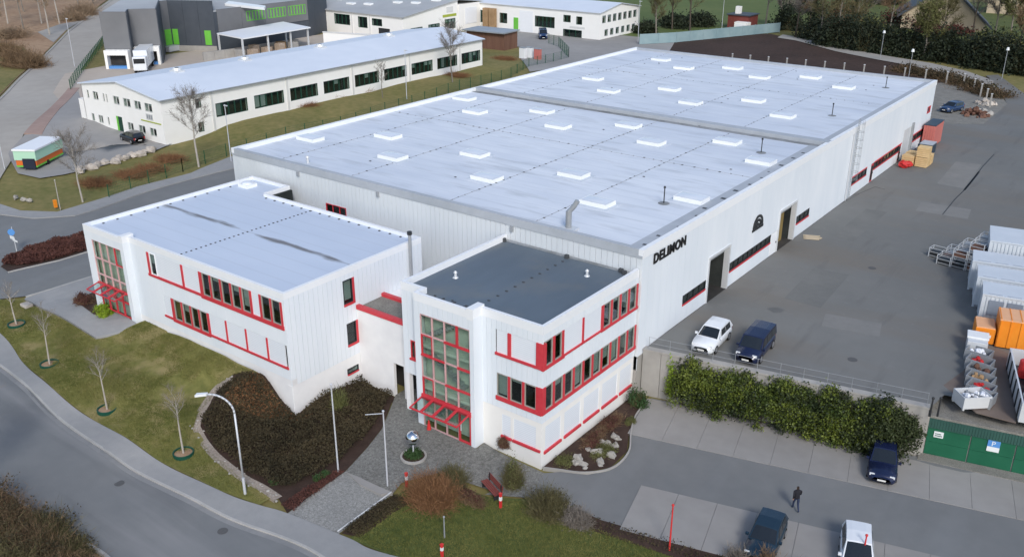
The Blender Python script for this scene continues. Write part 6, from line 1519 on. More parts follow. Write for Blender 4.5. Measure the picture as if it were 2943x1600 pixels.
def car(name, label, loc, heading, paint, L=4.4, W=1.82, H=1.5, kind='hatch', group=None, z=0.0, cat='car'):
    r = empty(name, (loc[0], loc[1], z), heading); tag(r, label, cat, group)
    prof = dict(
        hatch=dict(hood=.60, ws=(.23, .02), roof_end=-.40, rear=-.485, belt=.62),
        suv=dict(hood=.64, ws=(.22, .03), roof_end=-.43, rear=-.49, belt=.64),
        wagon=dict(hood=.58, ws=(.20, -.02), roof_end=-.43, rear=-.49, belt=.60),
        sedan=dict(hood=.60, ws=(.20, .0), roof_end=-.28, rear=-.42, belt=.62),
        van=dict(hood=.56, ws=(.33, .16), roof_end=-.47, rear=-.495, belt=.56))[kind]
    hw = W / 2; belt = H * prof['belt']; hood = H * prof['hood']
    # lower body: loft of cross sections, front is +X
    st = [(.5, .62, .30, hood * .70, .80), (.485, .80, .24, hood * .82, .90), (.44, .93, .20, hood * .93, .93), (.34, 1.0, .19, hood * .985, .93), (prof['ws'][0], 1.0, .19, hood * 1.03, .93),
          (.05, 1.0, .19, belt * 1.0, .95), (-.2, 1.0, .19, belt * 1.02, .95), (-.38, .99, .20, belt * 1.03, .94), (-.46, .94, .24, belt * 1.0, .92), (-.488, .86, .30, belt * .93, .90), (-.5, .70, .36, belt * .80, .86)]
    m = MB(); k = 9
    for xf, wf, zb, zt, tf in st:
        w = hw * wf; wt = w * tf; zm = zb + (zt - zb) * .55
        sec = [(-w * .9, zb), (-w, zb + (zt - zb) * .25), (-w, zm), (-wt, zt), (0, zt + .035), (wt, zt), (w, zm), (w, zb + (zt - zb) * .25), (w * .9, zb)]
        m.v += [(xf * L, yy, zz) for yy, zz in sec]
    for i in range(len(st) - 1):
        for j in range(k - 1): m.f.append((i * k + j, i * k + j + 1, (i + 1) * k + j + 1, (i + 1) * k + j))
        m.f.append((i * k + k - 1, i * k, (i + 1) * k, (i + 1) * k + k - 1))
    m.f.append(tuple(range(k))); m.f.append(tuple((len(st) - 1) * k + i for i in reversed(range(k))))
    body = m.build('body', paint, r, local=True, smooth=True)
    # greenhouse
    x0, x1 = prof['ws'][0] * L, prof['ws'][1] * L; x2, x3 = prof['roof_end'] * L, prof['rear'] * L
    wb_, wt_ = hw * .93, hw * .74
    zt = H - .03
    if kind == 'van': wt_ = hw * .84
    def gh(x): return 0
    B = [(x0, hood * 1.0), (x1, zt - .03), ((x1 + x2) / 2, H), (x2, zt - .04), (x3, belt * .98)]
    m = MB()
    for xx, zz in B:
        t = min(1, max(0, (zz - belt) / (H - belt))); ww = wb_ + (wt_ - wb_) * t
        m.v += [(xx, -ww, zz), (xx, -ww * .55, zz + (.03 if t > .5 else .02)), (xx, ww * .55, zz + (.03 if t > .5 else .02)), (xx, ww, zz)]
    # belt rails
    nb = len(m.v)
    for xx, zz in B:
        xb = max(min(xx, x0), x3); m.v += [(xb, -wb_, belt * .95), (xb, wb_, belt * .95)]
    for i in range(len(B) - 1):
        for j in range(3): m.f.append((i * 4 + j, i * 4 + j + 1, (i + 1) * 4 + j + 1, (i + 1) * 4 + j))
        m.f.append((i * 4, (i + 1) * 4, nb + (i + 1) * 2, nb + i * 2)); m.f.append((i * 4 + 3, nb + i * 2 + 1, nb + (i + 1) * 2 + 1, (i + 1) * 4 + 3))
    m.build('roof', paint, r, local=True, smooth=False)
    def lerp(a, b, t): return a + (b - a) * t
    def slope_glass(xa, za, xb, zb_, nm):
        q = MB(); dn = Vector((za - zb_, 0, xb - xa)); dn = dn.normalized() * .012
        if dn.z < 0: dn = -dn
        V = []
        for t in (.08, .92):
            xx, zz = lerp(xa, xb, t), lerp(za, zb_, t); tt = min(1, max(0, (zz - belt) / (H - belt))); ww = (wb_ + (wt_ - wb_) * tt) * .90
            V += [(xx + dn.x, -ww, zz + dn.z + .006), (xx + dn.x, -ww * .5, zz + dn.z + .035), (xx + dn.x, ww * .5, zz + dn.z + .035), (xx + dn.x, ww, zz + dn.z + .006)]
        q.v = V; q.f = [(0, 1, 5, 4), (1, 2, 6, 5), (2, 3, 7, 6)]
        q.build(nm, 'glass_dark', r, local=True)
    slope_glass(x0, hood, x1, zt - .03, 'windscreen'); slope_glass(x3, belt * .98, x2, zt - .04, 'rear_window')
    cuts = [x1 - .02 * L + (x0 - x1) * .35, lerp(x1, x2, .42), lerp(x1, x2, .95)] if kind != 'van' else [x1 + .2, lerp(x1, x2, .25), lerp(x1, x2, .62), lerp(x1, x2, .96)]
    for sgn in (-1, 1):
        for i in range(len(cuts) - 1):
            xa, xb = cuts[i] - .03, cuts[i + 1] + .04; zb0, zt0 = belt + .03, zt - .10
            def wy(z): return (wb_ + (wt_ - wb_) * (z - belt) / (H - belt)) + .014
            top_a = min(xa, x1 - .01) if i == 0 else xa
            q = MB(); q.poly([(xa, sgn * wy(zb0), zb0), (xb, sgn * wy(zb0), zb0), (xb, sgn * wy(zt0), zt0), (top_a, sgn * wy(zt0), zt0)]); q.build('side_window', 'glass_dark', r, local=True)
        h = MB(); h.box(.455 * L, .478 * L, sgn * hw * .50, sgn * hw * .84, hood * .74, hood * .90) if sgn > 0 else h.box(.455 * L, .478 * L, -hw * .84, -hw * .50, hood * .74, hood * .90)
        h.build('headlight', 'lamp_clear', r, local=True)
        t = MB(); a, b = sorted((sgn * hw * .62, sgn * hw * .88)); t.box(-.494 * L, -.470 * L, a, b, belt * .66, belt * .94); t.build('tail_light', 'lamp_red', r, local=True)
        a, b = sorted((sgn * hw * .97, sgn * (hw + .17))); MB().box(x0 - .38, x0 - .24, a, b, belt - .02, belt + .14).build('mirror', paint, r, local=True, bevel=.02)
        for xw in (.305, -.30):
            a, b = sgn * (hw - .20), sgn * (hw + .012); R = .33 * (H / 1.5) ** .5
            ty = MB().tube((xw * L, a, R), (xw * L, b, R), R, R, 16).build('wheel', 'rubber', r, local=True)
            MB().tube((xw * L, b, R), (xw * L, b + sgn * .012, R), R * .66, R * .6, 12).build('rim', 'alloy', ty, local=True)
    MB().box(.494 * L, .506 * L, -.26, .26, .40, .51).build('number_plate', 'plate', r, local=True)
    MB().box(.480 * L, .494 * L, -hw * .42, hw * .42, hood * .58, hood * .74).build('grille', 'black', r, local=True)
    MB().box(-.506 * L, -.498 * L, -.26, .26, .52, .63).build('number_plate', 'plate', r, local=True)
    return r
def head(a, b): return math.atan2(b[1] - a[1], b[0] - a[0])
SL = math.atan2(E2[1], E2[0])
a, b = (4.04, 13.73), (3.66, 18.44)
car('parked_car', 'white hatchback parked in the yard beside the hall wall', (3.95, 17.0), head((3.6, 19), (3.95, 14.6)), 'paint_white', 4.5, 1.84, 1.55, 'hatch', 'cars parked in the yard', 3.76)
car('parked_van', 'dark blue people carrier parked next to the white hatchback', (7.25, 17.6), head((6.9, 20), (7.35, 15)), 'paint_navy', 4.7, 1.85, 1.78, 'van', 'cars parked in the yard', 3.76)
car('parked_car', 'dark blue car with bright headlights facing the lane by the hedge end', (18.35, 13.9), SL + math.pi, 'paint_navy', 4.6, 1.85, 1.5, 'wagon', 'cars in the lower car park', .08)
car('parked_car', 'dark blue hatchback in the lower bays left of the white car', tuple(base_l + E1 * 8.4 - E2 * 3.0), SL + math.pi - .1, 'paint_teal', 4.2, 1.8, 1.5, 'hatch', 'cars in the lower car park', .08)
car('parked_car', 'white estate car cut by the bottom edge in the lower bays', tuple(base_l + E1 * 13.5 - E2 * 2.7), SL + math.pi + .08, 'paint_white', 4.7, 1.84, 1.62, 'wagon', 'cars in the lower car park', .08)
x, y = (-89.52, 26.67); car('parked_car', 'black car parked before the white gable with green door', (x, y), math.pi * .97, 'paint_black', 4.5, 1.85, 1.6, 'suv', None, tz(x, y) + .05)
x, y = (-96.48, 136.85); car('parked_van', 'dark blue van standing in the yard of the far white building', (x, y), -.9, 'paint_blue', 5.2, 2.0, 2.1, 'van', None, tz(x, y) + .05)
x, y = (-1.63, 114.40); car('parked_car', 'blue car parked on rubble behind the far hall corner', (x, y), -1.9, 'paint_blue', 4.4, 1.82, 1.5, 'hatch', None, 3.77)

# ---- lorry at the dock
def lorry():
    f = Fac((-140.6, 59.8), (-137.2, 63.7)); c = f.a + f.d * f.L * .5
    r = empty('lorry', (c.x + f.n.x * 1.0, c.y + f.n.y * 1.0, 3.95), math.atan2(f.n.y, f.n.x)); tag(r, 'white box lorry backed into the right hand loading dock', 'lorry')
    MB().box(0, 8.0, -1.25, 1.25, 1.1, 4.0).build('box_body', 'paint_white', r, local=True, bevel=.04)
    MB().box(8.2, 10.1, -1.2, 1.2, .6, 3.1).build('cab', 'paint_white', r, local=True, bevel=.15)
    MB().box(10.06, 10.13, -1.0, 1.0, 1.9, 2.8).build('windscreen', 'glass_dark', r, local=True)
    MB().box(0, 10, -1.0, 1.0, .6, 1.05).build('chassis', 'dark_metal', r, local=True)
    for s in (-1, 1):
        for xw in (1.8, 9.0):
            w = MB().tube((xw, s * .8, .5), (xw, s * 1.22, .5), .5, .5, 14).build('wheel', 'rubber', r, local=True)
            MB().tube((xw, s * 1.22, .5), (xw, s * 1.235, .5), .28, .25, 10).build('rim', 'alloy', w, local=True)
        a, b = sorted((s * .7, s * 1.1)); MB().box(10.08, 10.14, a, b, .85, 1.1).build('headlight', 'lamp_clear', r, local=True)
lorry()
# ---- covered trailer, left edge
mat('mint', (.42, .66, .50), rough=.5); mat('orange_red', (.66, .15, .03), rough=.5); mat('navy_panel', (.02, .025, .045), rough=.5)
def trailer():
    x, y = (-88.57, 11.10); r = empty('advert_trailer', (x, y, tz(x, y) + .05), 2.15); tag(r, 'green and orange advertising trailer with white lid at the left edge', 'trailer')
    L, W = 6.5, 2.7
    MB().box(0, L, -W / 2, W / 2, .55, 1.25).build('orange_side', 'orange_red', r, local=True, bevel=.03)
    MB().box(-.02, L + .02, -W / 2 - .02, W / 2 + .02, .35, .55).build('green_base', 'lime', r, local=True)
    MB().box(-.1, L + .1, -W / 2 - .1, W / 2 + .1, 1.25, 2.45).build('mint_band', 'mint', r, local=True)
    MB().box(-.2, L + .2, -W / 2 - .2, W / 2 + .2, 2.45, 2.7).build('lid', 'trim_white', r, local=True, bevel=.04)
    MB().box(-.3, -.02, -W / 2 + .1, .3, .2, 1.5).build('dark_panel', 'navy_panel', r, local=True)
    for s in (-1, 1):
        MB().tube((2.6, s * (W / 2 - .25), .33), (2.6, s * (W / 2 + .03), .33), .33, .33, 14).build('wheel', 'rubber', r, local=True)
    for xx in (.15, L - .15):
        for s in (-1, 1): MB().tube((xx, s * (W / 2 - .15), 1.2), (xx, s * (W / 2 - .15), 1.3), .05, .05, 6).build('post', 'dark_metal', r, local=True)
trailer()

# ================================================================== yard goods on the right
mat('container_white', (.52, .57, .62), (.60, .645, .69), scale=1, big=.2, rough=.5)
mat('container_grey', (.36, .40, .45), (.43, .47, .52), scale=1, big=.2, rough=.5)
mat('panel_blue', (.20, .24, .30), (.26, .30, .36), scale=2, rough=.35)
def container(label, x, y, L, W, H, mt='container_white', top='container_white', z=3.76, ang=.2, windows=True):
    r = empty('site_container', (x, y, z), ang); tag(r, label, 'container', 'row of pale containers')
    MB().box(.06, L - .06, .06, W - .06, .12, H - .08).build('body', mt, r, local=True)
    m = MB(); n = int(L / .3)
    for i in range(n): m.box(i * L / n + .03, i * L / n + .17, .0, .06, .2, H - .2)
    m.build('corrugation', mt, r, local=True)
    m = MB(); n = int(W / .3)
    for i in range(n): m.box(.0, .06, i * W / n + .03, i * W / n + .17, .2, H - .2)
    m.build('corrugation', mt, r, local=True)
    for xx in (0, L - .15):
        for yy in (0, W - .15): MB().box(xx - .01, xx + .15, yy - .01, yy + .15, 0, H).build('corner_post', mt, r, local=True)
    MB().box(-.02, L + .02, -.02, W + .02, H - .08, H + .03).build('roof', top, r, local=True)
    MB().box(.15, L - .15, -.015, .15, 0.02, .18).build('bottom_rail', 'metal_grey', r, local=True)
    if windows:
        k = 0; s = .4
        while s + 1.0 < L:
            MB().box(s, s + 1.0, .12, .3, H + .031, H + .05).build('roof_hatch', 'container_grey', r, local=True); s += 1.35
        s = .5
        while s + 1.1 < L:
            w = MB().box(s, s + 1.1, -.03, .0, H * .38, H * .85).build('window_panel', 'panel_blue', r, local=True); s += 1.35
    return r
p = (20.12, 35.02)
container('nearest pale container of the row, dark panels on its front', 19.5, 33.0, 7, 2.9, 2.7)
container('middle pale container of the row of three', 18.35, 36.6, 7, 2.9, 2.7)
container('farthest pale container of the row of three', 17.2, 40.2, 7, 2.9, 2.7)
container('bigger grey white container block behind the row of three', 17.6, 44.4, 5, 4.4, 3.4, windows=False)
# orange steel container with a low skip at its end
oc = empty('orange_container', (19.0, 28.9, 3.76), .25); tag(oc, 'orange steel container with a lower orange box at its end', 'container')
MB().box(2.6, 9, 0, 2.4, .1, 2.3).build('body', 'paint_orange', oc, local=True)
for i in range(9): MB().box(2.65 + i * .7, 2.75 + i * .7, -.06, 0, .15, 2.3).build('rib', 'paint_orange', oc, local=True)
MB().box(2.6, 9, -.02, 2.42, 2.3, 2.38).build('roof', 'paint_orange_light', oc, local=True)
for i in range(9): MB().box(2.65 + i * .7, 2.72 + i * .7, 0, 2.4, 2.381, 2.41).build('roof_rib', 'paint_orange', oc, local=True)
MB().box(1.1, 2.5, .2, 2.3, .1, 1.35).build('end_box', 'paint_orange', oc, local=True, bevel=.04); MB().box(1.15, 2.45, .25, 2.25, 1.35, 1.41).build('end_box_lid', 'paint_orange_light', oc, local=True)
q = MB()
for i in range(4): q.box(1.3 + i * .25, 1.48 + i * .25, .18, .199, .6, .85)
q.build('white_lettering', 'sign_white', oc, local=True)
# open skip full of sacks
sk = empty('open_skip', (25.1, 18.6, 3.76), .27); tag(sk, 'long open grey skip filled with white sacks, red and blue barrels', 'skip')
for a in ((0, .1, 0, 8.5), (4, 4.1, 0, 8.5), (.1, 4, 0, .1), (.1, 4, 8.4, 8.5)): MB().box(a[0], a[1], a[2], a[3], .1, 1.5).build('side', 'metal_light', sk, local=True)
MB().box(.1, 4, .1, 8.4, .1, .25).build('floor', 'dark_metal', sk, local=True)
for i in range(6): MB().box(-.08, 0, .6 + i * 1.4, .72 + i * 1.4, .1, 1.5).build('rib', 'dark_metal', sk, local=True)
mat('sack_white', (.70, .73, .78), (.80, .82, .86), scale=3, rough=.7); mat('barrel_red', (.50, .03, .03), rough=.4); mat('barrel_blue', (.02, .07, .26), rough=.4)
def in_skip(dx, dy, dz):
    c, s = math.cos(.27), math.sin(.27); return (25.1 + dx * c - dy * s, 18.6 + dx * s + dy * c, 3.76 + dz)
for i, (dx, dy) in enumerate(((1, .9), (2.2, 1.1), (3.2, .8), (.9, 2.1), (2.0, 2.3), (3.1, 2.2), (1.2, 3.4), (2.4, 3.5), (3.3, 3.4))):
    o = MB().sphere((0, 0, 0), .62, 9, 6, 1, .9, .8, jit=.18).build('sack', 'sack_white', smooth=True); o.location = in_skip(dx, dy, .95 + .1 * (i % 2)); o.rotation_euler = (0, 0, i)
    tag(o, 'bulging white sack among the sacks in the open skip', 'sack', 'white sacks in the skip')
for i, (dx, dy, mt, cn) in enumerate(((.9, 6.6, 'barrel_red', 'red barrel at the back left of the open skip'), (1.9, 6.8, 'barrel_red', 'red barrel second from the left in the open skip'), (3.0, 6.5, 'barrel_red', 'red barrel at the right of the open skip'), (1.3, 5.2, 'barrel_blue', 'blue barrel at the left between sacks and red barrels'), (2.6, 5.3, 'barrel_blue', 'blue barrel at the right between sacks and red barrels'))):
    o = empty('barrel', in_skip(dx, dy, .3)); tag(o, cn, 'barrel', 'barrels in the skip')
    MB().tube((0, 0, 0), (0, 0, 1.2), .42, .42, 14).build('body', mt, o, local=True); MB().tube((0, 0, .5), (0, 0, .56), .44, .44, 14).build('hoop', mt, o, local=True); MB().tube((0, 0, 1.2), (0, 0, 1.23), .36, .36, 14).build('lid', mt, o, local=True)
# row of steel crates with scrap
cp_ = [(20.96, 26.54), (21.34, 25.04), (21.68, 23.66), (21.97, 22.29), (22.27, 20.99), (22.50, 19.94)]
cont = ['sack_white', 'barrel_red', 'rust_scrap', 'wood', 'barrel_red', 'sack_white']
mat('rust_scrap', (.10, .05, .035), (.20, .11, .08), scale=5, rough=.9)
def crate(x, y, rz, mt, inside, label, s=1.0, grp='row of steel crates'):
    o = empty('steel_crate', (x, y, 3.76), rz); tag(o, label, 'crate', grp)
    w, d, h = .85 * s, .6 * s, .85 * s
    for a in ((-w, w, -d, -d + .05), (-w, w, d - .05, d), (-w, -w + .05, -d + .05, d - .05), (w - .05, w, -d + .05, d - .05)): MB().box(*a, .12, h).build('side', mt, o, local=True)
    MB().box(-w + .05, w - .05, -d + .05, d - .05, .12, .2).build('floor', 'dark_metal', o, local=True)
    for sx in (-1, 1):
        for sy in (-1, 1): MB().box(sx * (w - .08) - .06, sx * (w - .08) + .06, sy * (d - .08) - .06, sy * (d - .08) + .06, 0, .12).build('foot', mt, o, local=True)
    m = MB()
    for i in range(9): m.sphere((random.uniform(-w * .6, w * .6), random.uniform(-d * .55, d * .55), h * random.uniform(.55, .95)), random.uniform(.1, .22), 6, 4, jit=.5)
    tag(m.build('contents', inside, o, local=True), kind='stuff')
wd = ['farthest', 'second farthest', 'third farthest', 'third nearest', 'second nearest', 'nearest']
for i, (x, y) in enumerate(cp_): crate(x, y, -.1, 'metal_grey', cont[i], wd[i] + ' scrap crate in the row beside the open skip')
crate(*(22.07, 19.22), .75, 'metal_light', 'sack_white', 'pale tilted crate lying before the row of scrap crates', 1.15, None)
c0 = (20.48, 28.03); k = empty('covered_bin', (*c0, 3.76), .2); tag(k, 'white lidded bin at the far end of the scrap crates', 'bin')
MB().box(-.7, .7, -.9, .9, .1, 1.1).build('body', 'metal_light', k, local=True, bevel=.05); MB().box(-.75, .75, -.3, .95, 1.1, 1.25).build('lid', 'sign_white', k, local=True, bevel=.04)
# wire cages stacked by the containers
def cage(x, y, z, label):
    o = empty('wire_cage', (x, y, z), -.15); tag(o, label, 'cage', 'stacked wire cages')
    m = MB(); w, d, h = .6, .5, .9
    for sx in (-1, 1):
        for sy in (-1, 1): m.box(sx * w - .03, sx * w + .03, sy * d - .03, sy * d + .03, 0, h)
    m.build('corner_posts', 'metal_light', o, local=True)
    m = MB()
    for zz in (.12, .5, .86):
        for sy in (-1, 1): m.box(-w + .04, w - .04, sy * d - .015, sy * d + .015, zz, zz + .04)
        for sx in (-1, 1): m.box(sx * w - .015, sx * w + .015, -d + .04, d - .04, zz, zz + .04)
    m.build('mesh_bars', 'metal_light', o, local=True)
    MB().box(-w + .05, w - .05, -d + .05, d - .05, .1, random.uniform(.2, .6)).build('load', random.choice(('rust_scrap', 'dark_metal', 'metal_grey')), o, local=True)
gx = [14.1, 15.4, 16.7]
n = 0
for i, x in enumerate(gx):
    for j, y in enumerate((45.4, 46.8, 48.2)):
        for lv in range((1, 2, 3)[i]):
            cage(x + .1 * j, y - .1 * i, 3.76 + lv * .95, 'wire cage in the %s row, %s from the yard, %s of its stack' % (('left', 'middle', 'right')[i], ('first', 'second', 'third')[j], ('bottom', 'second', 'top')[lv]))
cage(13.0, 46.9, 3.76, 'single wire cage standing apart at the left of the stacks')
# goods by the far hall wall
x, y = (1.08, 83.69); o = MB().sphere((0, 0, .45), .6, 8, 5, 1.2, .9, .75, jit=.45).sphere((.5, .5, .4), .5, 8, 5, 1, 1, .8, jit=.45).build('wrapped_bundle', 'barrel_red'); o.location = (1.6, 76.6, 3.76); tag(o, 'bright red wrapped bundle beside the yellow crates', 'bundle')
def wood_crate(x, y, z, label):
    o = empty('wooden_crate', (x, y, z), random.uniform(-.1, .1)); tag(o, label, 'crate', 'yellow wooden crates by the hall')
    MB().box(-.68, .68, -.68, .68, .05, 1.2).build('body', 'wood', o, local=True)
    for i in range(5):
        for sgn in (-1, 1):
            MB().box(-.7, .7, sgn * .70 - .02, sgn * .70 + .02, .06 + i * .235, .06 + i * .235 + .2).build('slat', 'pale_wood', o, local=True)
            MB().box(sgn * .70 - .02, sgn * .70 + .02, -.67, .67, .06 + i * .235, .06 + i * .235 + .2).build('slat', 'pale_wood', o, local=True)
    MB().box(-.72, .72, -.72, .72, 1.2, 1.26).build('lid', 'pale_wood', o, local=True)
for (x, y, z, lb) in ((1.7, 78.4, 3.76, 'yellow crate nearest the red bundle'), (3.3, 78.6, 3.76, 'yellow crate at the yard side, bottom'), (3.3, 78.6, 5.03, 'yellow crate on top of the yard side one'), (1.7, 80.2, 3.76, 'yellow crate by the hall wall behind the first'), (3.3, 80.4, 3.76, 'rear yellow crate at the yard side')): wood_crate(x, y, z, lb)
mat('skip_navy', (.03, .05, .075), rough=.5); mat('faded_red', (.48, .14, .12), (.55, .19, .16), scale=2, rough=.6)
o = empty('dark_container', (1.2, 83.8, 3.76), 0); tag(o, 'dark blue lidded waste container by the far hall wall', 'container')
MB().box(0, 1.8, 0, 2.4, .2, 1.5).build('body', 'skip_navy', o, local=True, bevel=.06); MB().box(.2, 1.82, .2, 2.3, 1.5, 1.6).build('lid', 'container_grey', o, local=True)
for xx in (.3, 1.5):
    for yy in (.3, 2.1): MB().tube((xx - .06, yy, .12), (xx + .06, yy, .12), .12, .12, 10).build('wheel', 'rubber', o, local=True)
o = empty('red_container', (.5, 88.6, 3.76), 0); tag(o, 'tall faded red container at the far hall corner', 'container')
MB().box(0, 1.5, 0, 4.4, .1, 3.0).build('body', 'faded_red', o, local=True); MB().box(-.03, 1.53, -.03, 4.43, 3.0, 3.1).build('roof', 'skip_navy', o, local=True)
for i in range(5): MB().box(.05 + i * .3, .2 + i * .3, -.05, 0, .2, 2.95).build('rib', 'faded_red', o, local=True)
o = empty('board_pile', (1.6, 44.7, 3.76), .4); tag(o, 'small pile of pale boards lying beside the second gate', 'boards')
for i in range(5): MB().box(-.8 + .2 * (i % 2), .7 + .15 * (i % 3), -.6 + i * .24, -.42 + i * .24, .02 + .03 * (i % 2), .09 + .03 * (i % 2)).build('board', 'tan_wall', o, local=True)
# rubble heaps on the far yard
for i, ((x, y), s, mt, lb) in enumerate((((1.93, 113.61), 2.0, 'rust_scrap', 'heap of grey rubble on the far yard edge'), ((1.60, 123.51), 1.6, 'rock', 'pale stone heap beyond the blue car'), ((2.60, 115.86), 1.5, 'concrete', 'concrete debris heap near the road edge'))):
    m = MB()
    for k in range(40):
        a = random.uniform(0, 6.28); q = s * math.sqrt(random.random()); m.sphere((math.cos(a) * q, math.sin(a) * q, max(.1, (s - q) * .45 * random.random())), random.uniform(.15, .5), 6, 4, jit=.6)
    o = m.build('rubble_heap', mt); o.location = (x, y, 3.76); tag(o, lb, 'rubble', kind='stuff')

# ================================================================== street furniture
mat('pole', (.58, .60, .64), rough=.45, metallic=.2); mat('mirror', (.72, .75, .78), rough=.08, metallic=1.0)
def lamp_post():
    bx, by = (-13.16, -14.15); z = tz(bx, by); r = empty('street_lamp', (bx, by, z)); tag(r, 'tall curved street lamp with white head in front of the dark bed', 'street lamp')
    d = Vector((-.86, -.5, 0)).normalized()
    MB().tube((0, 0, 0), (0, 0, 1.3), .09, .09, 10).build('base', 'pole', r, local=True)
    pts = [Vector((0, 0, 1.3)), Vector((0, 0, 6.0))] + [Vector((0, 0, 6.0)) + d * (1.35 * (1 - math.cos(t))) + Vector((0, 0, 1.25 * math.sin(t))) for t in np.linspace(.2, 1.75, 8)]
    MB().path(pts, .062, 10).build('pole', 'pole', r, local=True, smooth=True)
    e = pts[-1]; h = MB(); n = Vector((-d.y, d.x, 0))
    q = [e + n * .13, e - n * .13, e - n * .17 + d * .75 - Vector((0, 0, .12)), e + n * .17 + d * .75 - Vector((0, 0, .12))]
    h.box8([*[v - Vector((0, 0, .06)) for v in q], *[v + Vector((0, 0, .09)) for v in q]]); h.build('lamp_head', 'sign_white', r, local=True, bevel=.03)
lamp_post()
def pole(name, label, px, h, r=.045, m='pole', cat='pole', group=None, zz=None):
    x, y = px; z = tz(x, y) if zz is None else zz
    o = empty(name, (x, y, z)); tag(o, label, cat, group)
    MB().tube((0, 0, 0), (0, 0, h), r, r * .7, 8).build('shaft', m, o, local=True); MB().sphere((0, 0, h + r), r * 1.5, 8, 6).build('finial', m, o, local=True)
    return o
pole('flag_pole', 'white flag pole in the dark bed behind the lamp', (-10.40, -8.71), 6.6, .06, group='flag poles')
o = pole('flag_pole', 'white flag pole with side arm beside the cobbled drive', (-6.78, -7.77), 5.6, .06, group='flag poles')
MB().tube((0, 0, 5.5), (-1.1, -.5, 5.25), .03, .03, 6).build('side_arm', 'pole', o, local=True)
for px, h, lb in (((-70.91, 29.25), 7.5, 'tall lamp pole at the hall corner before the long white building'), ((-147.49, 50.97), 9, 'tall pale lamp pole beside the upper road'), ((-76.79, 69.46), 8, 'lamp pole on the bank before the middle window bays'), ((-91.45, 9.58), 7, 'pale lamp pole cut by the left edge'), ((-75.55, 144.49), 9, 'thin pole at the corner of the far white building'), ((-70.67, 177.86), 9, 'pale pole left of the red hut')):
    o = pole('lamp_pole', lb, px, h, .07, group='lamp poles', cat='street lamp')
    MB().box(-.15, .5, -.08, .08, h - .02, h + .1).build('lamp_head', 'metal_light', o, local=True)
for px, lb in (((-25.36, 156.42), 'footpath lamp with bright top behind the hall, left one'), ((-0.90, 148.58), 'footpath lamp with bright top near the road curve, right one'), ((-14.13, 135.75), 'lamp top showing over the far hall edge')):
    o = pole('path_lamp', lb, px, 5.5, .07, 'metal_grey', 'street lamp', 'footpath lamps'); MB().tube((0, 0, 5.3), (0, 0, 5.8), .3, .18, 10).build('lantern', 'sign_white', o, local=True)
# white posts behind the hall
for i in range(17):
    t = i / 16
    if i < 12: x, y = -47 + t * 16 / 11 * 39, 132 + .5 * i
    else: x, y = [(-5.0, 137.0), (-2.5, 133.3), (-.5, 129), (1.2, 125), (2.6, 121)][i - 12]
    o = empty('post', (x, y, 3.7)); tag(o, ('first', 'second', 'third', 'fourth', 'fifth', 'sixth', 'seventh', 'eighth', 'ninth', 'tenth', 'eleventh', 'twelfth', 'thirteenth', 'fourteenth', 'fifteenth', 'sixteenth', 'last')[i] + ' pale post from the left in the row behind the hall', 'post', 'pale posts behind the hall')
    MB().box(-.11, .11, -.11, .11, 0, 2.2).build('shaft', 'concrete', o, local=True); MB().box(-.14, .14, -.14, .14, 2.2, 2.3).build('cap', 'metal_light', o, local=True)
# mirrored sphere on a planted ring
sx, sy = (-7.65, -4.33); sz = tz(sx, sy) + .05
o = empty('sphere_sculpture', (sx, sy, sz)); tag(o, 'polished steel sphere above a round green planter on the plaza', 'sculpture')
m = MB()
for k in range(20):
    a, b = 2 * math.pi * k / 20, 2 * math.pi * (k + 1) / 20; q = [(math.cos(t) * rr, math.sin(t) * rr) for t, rr in ((a, .78), (a, .92), (b, .92), (b, .78))]
    m.box8([(*q[0], -.05), (*q[1], -.05), (*q[2], -.05), (*q[3], -.05), (*q[0], .14), (*q[1], .14), (*q[2], .14), (*q[3], .14)])
m.build('stone_ring', 'concrete', o, local=True)
MB().tube((0, 0, 0), (0, 0, .1), .77, .77, 18).build('soil_disc', 'soil', o, local=True)
MB().tube((0, 0, 0), (0, 0, 1.1), .05, .05, 8).build('stem', 'pole', o, local=True)
MB().sphere((0, 0, 1.55), .5, 28, 18).build('ball', 'mirror', o, local=True, smooth=True)
C = rng.normal(0, .3, (1600, 3)); C = C[(C[:, 0] ** 2 + C[:, 1] ** 2) < .52]; C[:, 2] = .15 + np.abs(C[:, 2]) * .5
link('foliage', quad_mesh('foliage', leaf_arrays(C, .06)), 'leaf_green', o, local=True)
# red bollards, hydrant, bench
mat('red_bright', (.62, .04, .04), rough=.4)
def bollard(px, label, h=1.1, stripe=True):
    x, y = px; o = empty('bollard', (x, y, tz(x, y))); tag(o, label, 'bollard', 'red and white bollards')
    MB().box(-.07, .07, -.07, .07, 0, h).build('shaft', 'red_bright', o, local=True)
    MB().box(-.075, .075, -.075, .075, h * .55, h * .8).build('white_band', 'sign_white', o, local=True); MB().box(-.09, .09, -.09, .09, h, h + .05).build('cap', 'red_bright', o, local=True)
bollard((-5.71, -7.09), 'red and white bollard beside the cobbled drive'); bollard((0.45, -5.07), 'red and white bollard right of the red bench'); bollard((0.60, -10.86), 'red and white bollard on the front lawn edge', .9)
pole('marker_post', 'grey marker post standing in the front lawn', (-0.46, -9.42), 1.5, .05, 'metal_grey')
o = pole('red_post', 'slim red post at the edge of the lower bays', (10.89, -2.28), 3.2, .06, 'red_bright'); pole('red_post', 'red post before the white estate car at the bottom edge', (20.40, 3.11), 2.2, .06, 'red_bright')
o = MB().tube((0, 0, 0), (0, 0, .45), .17, .10, 10).tube((0, 0, .45), (0, 0, .75), .08, .05, 10).build('fire_hydrant', 'red_bright'); o.location = (*(-9.08, -1.13), tz(*(-9.08, -1.13)) + .05); tag(o, 'small red hydrant beside the glazed entrance', 'hydrant')
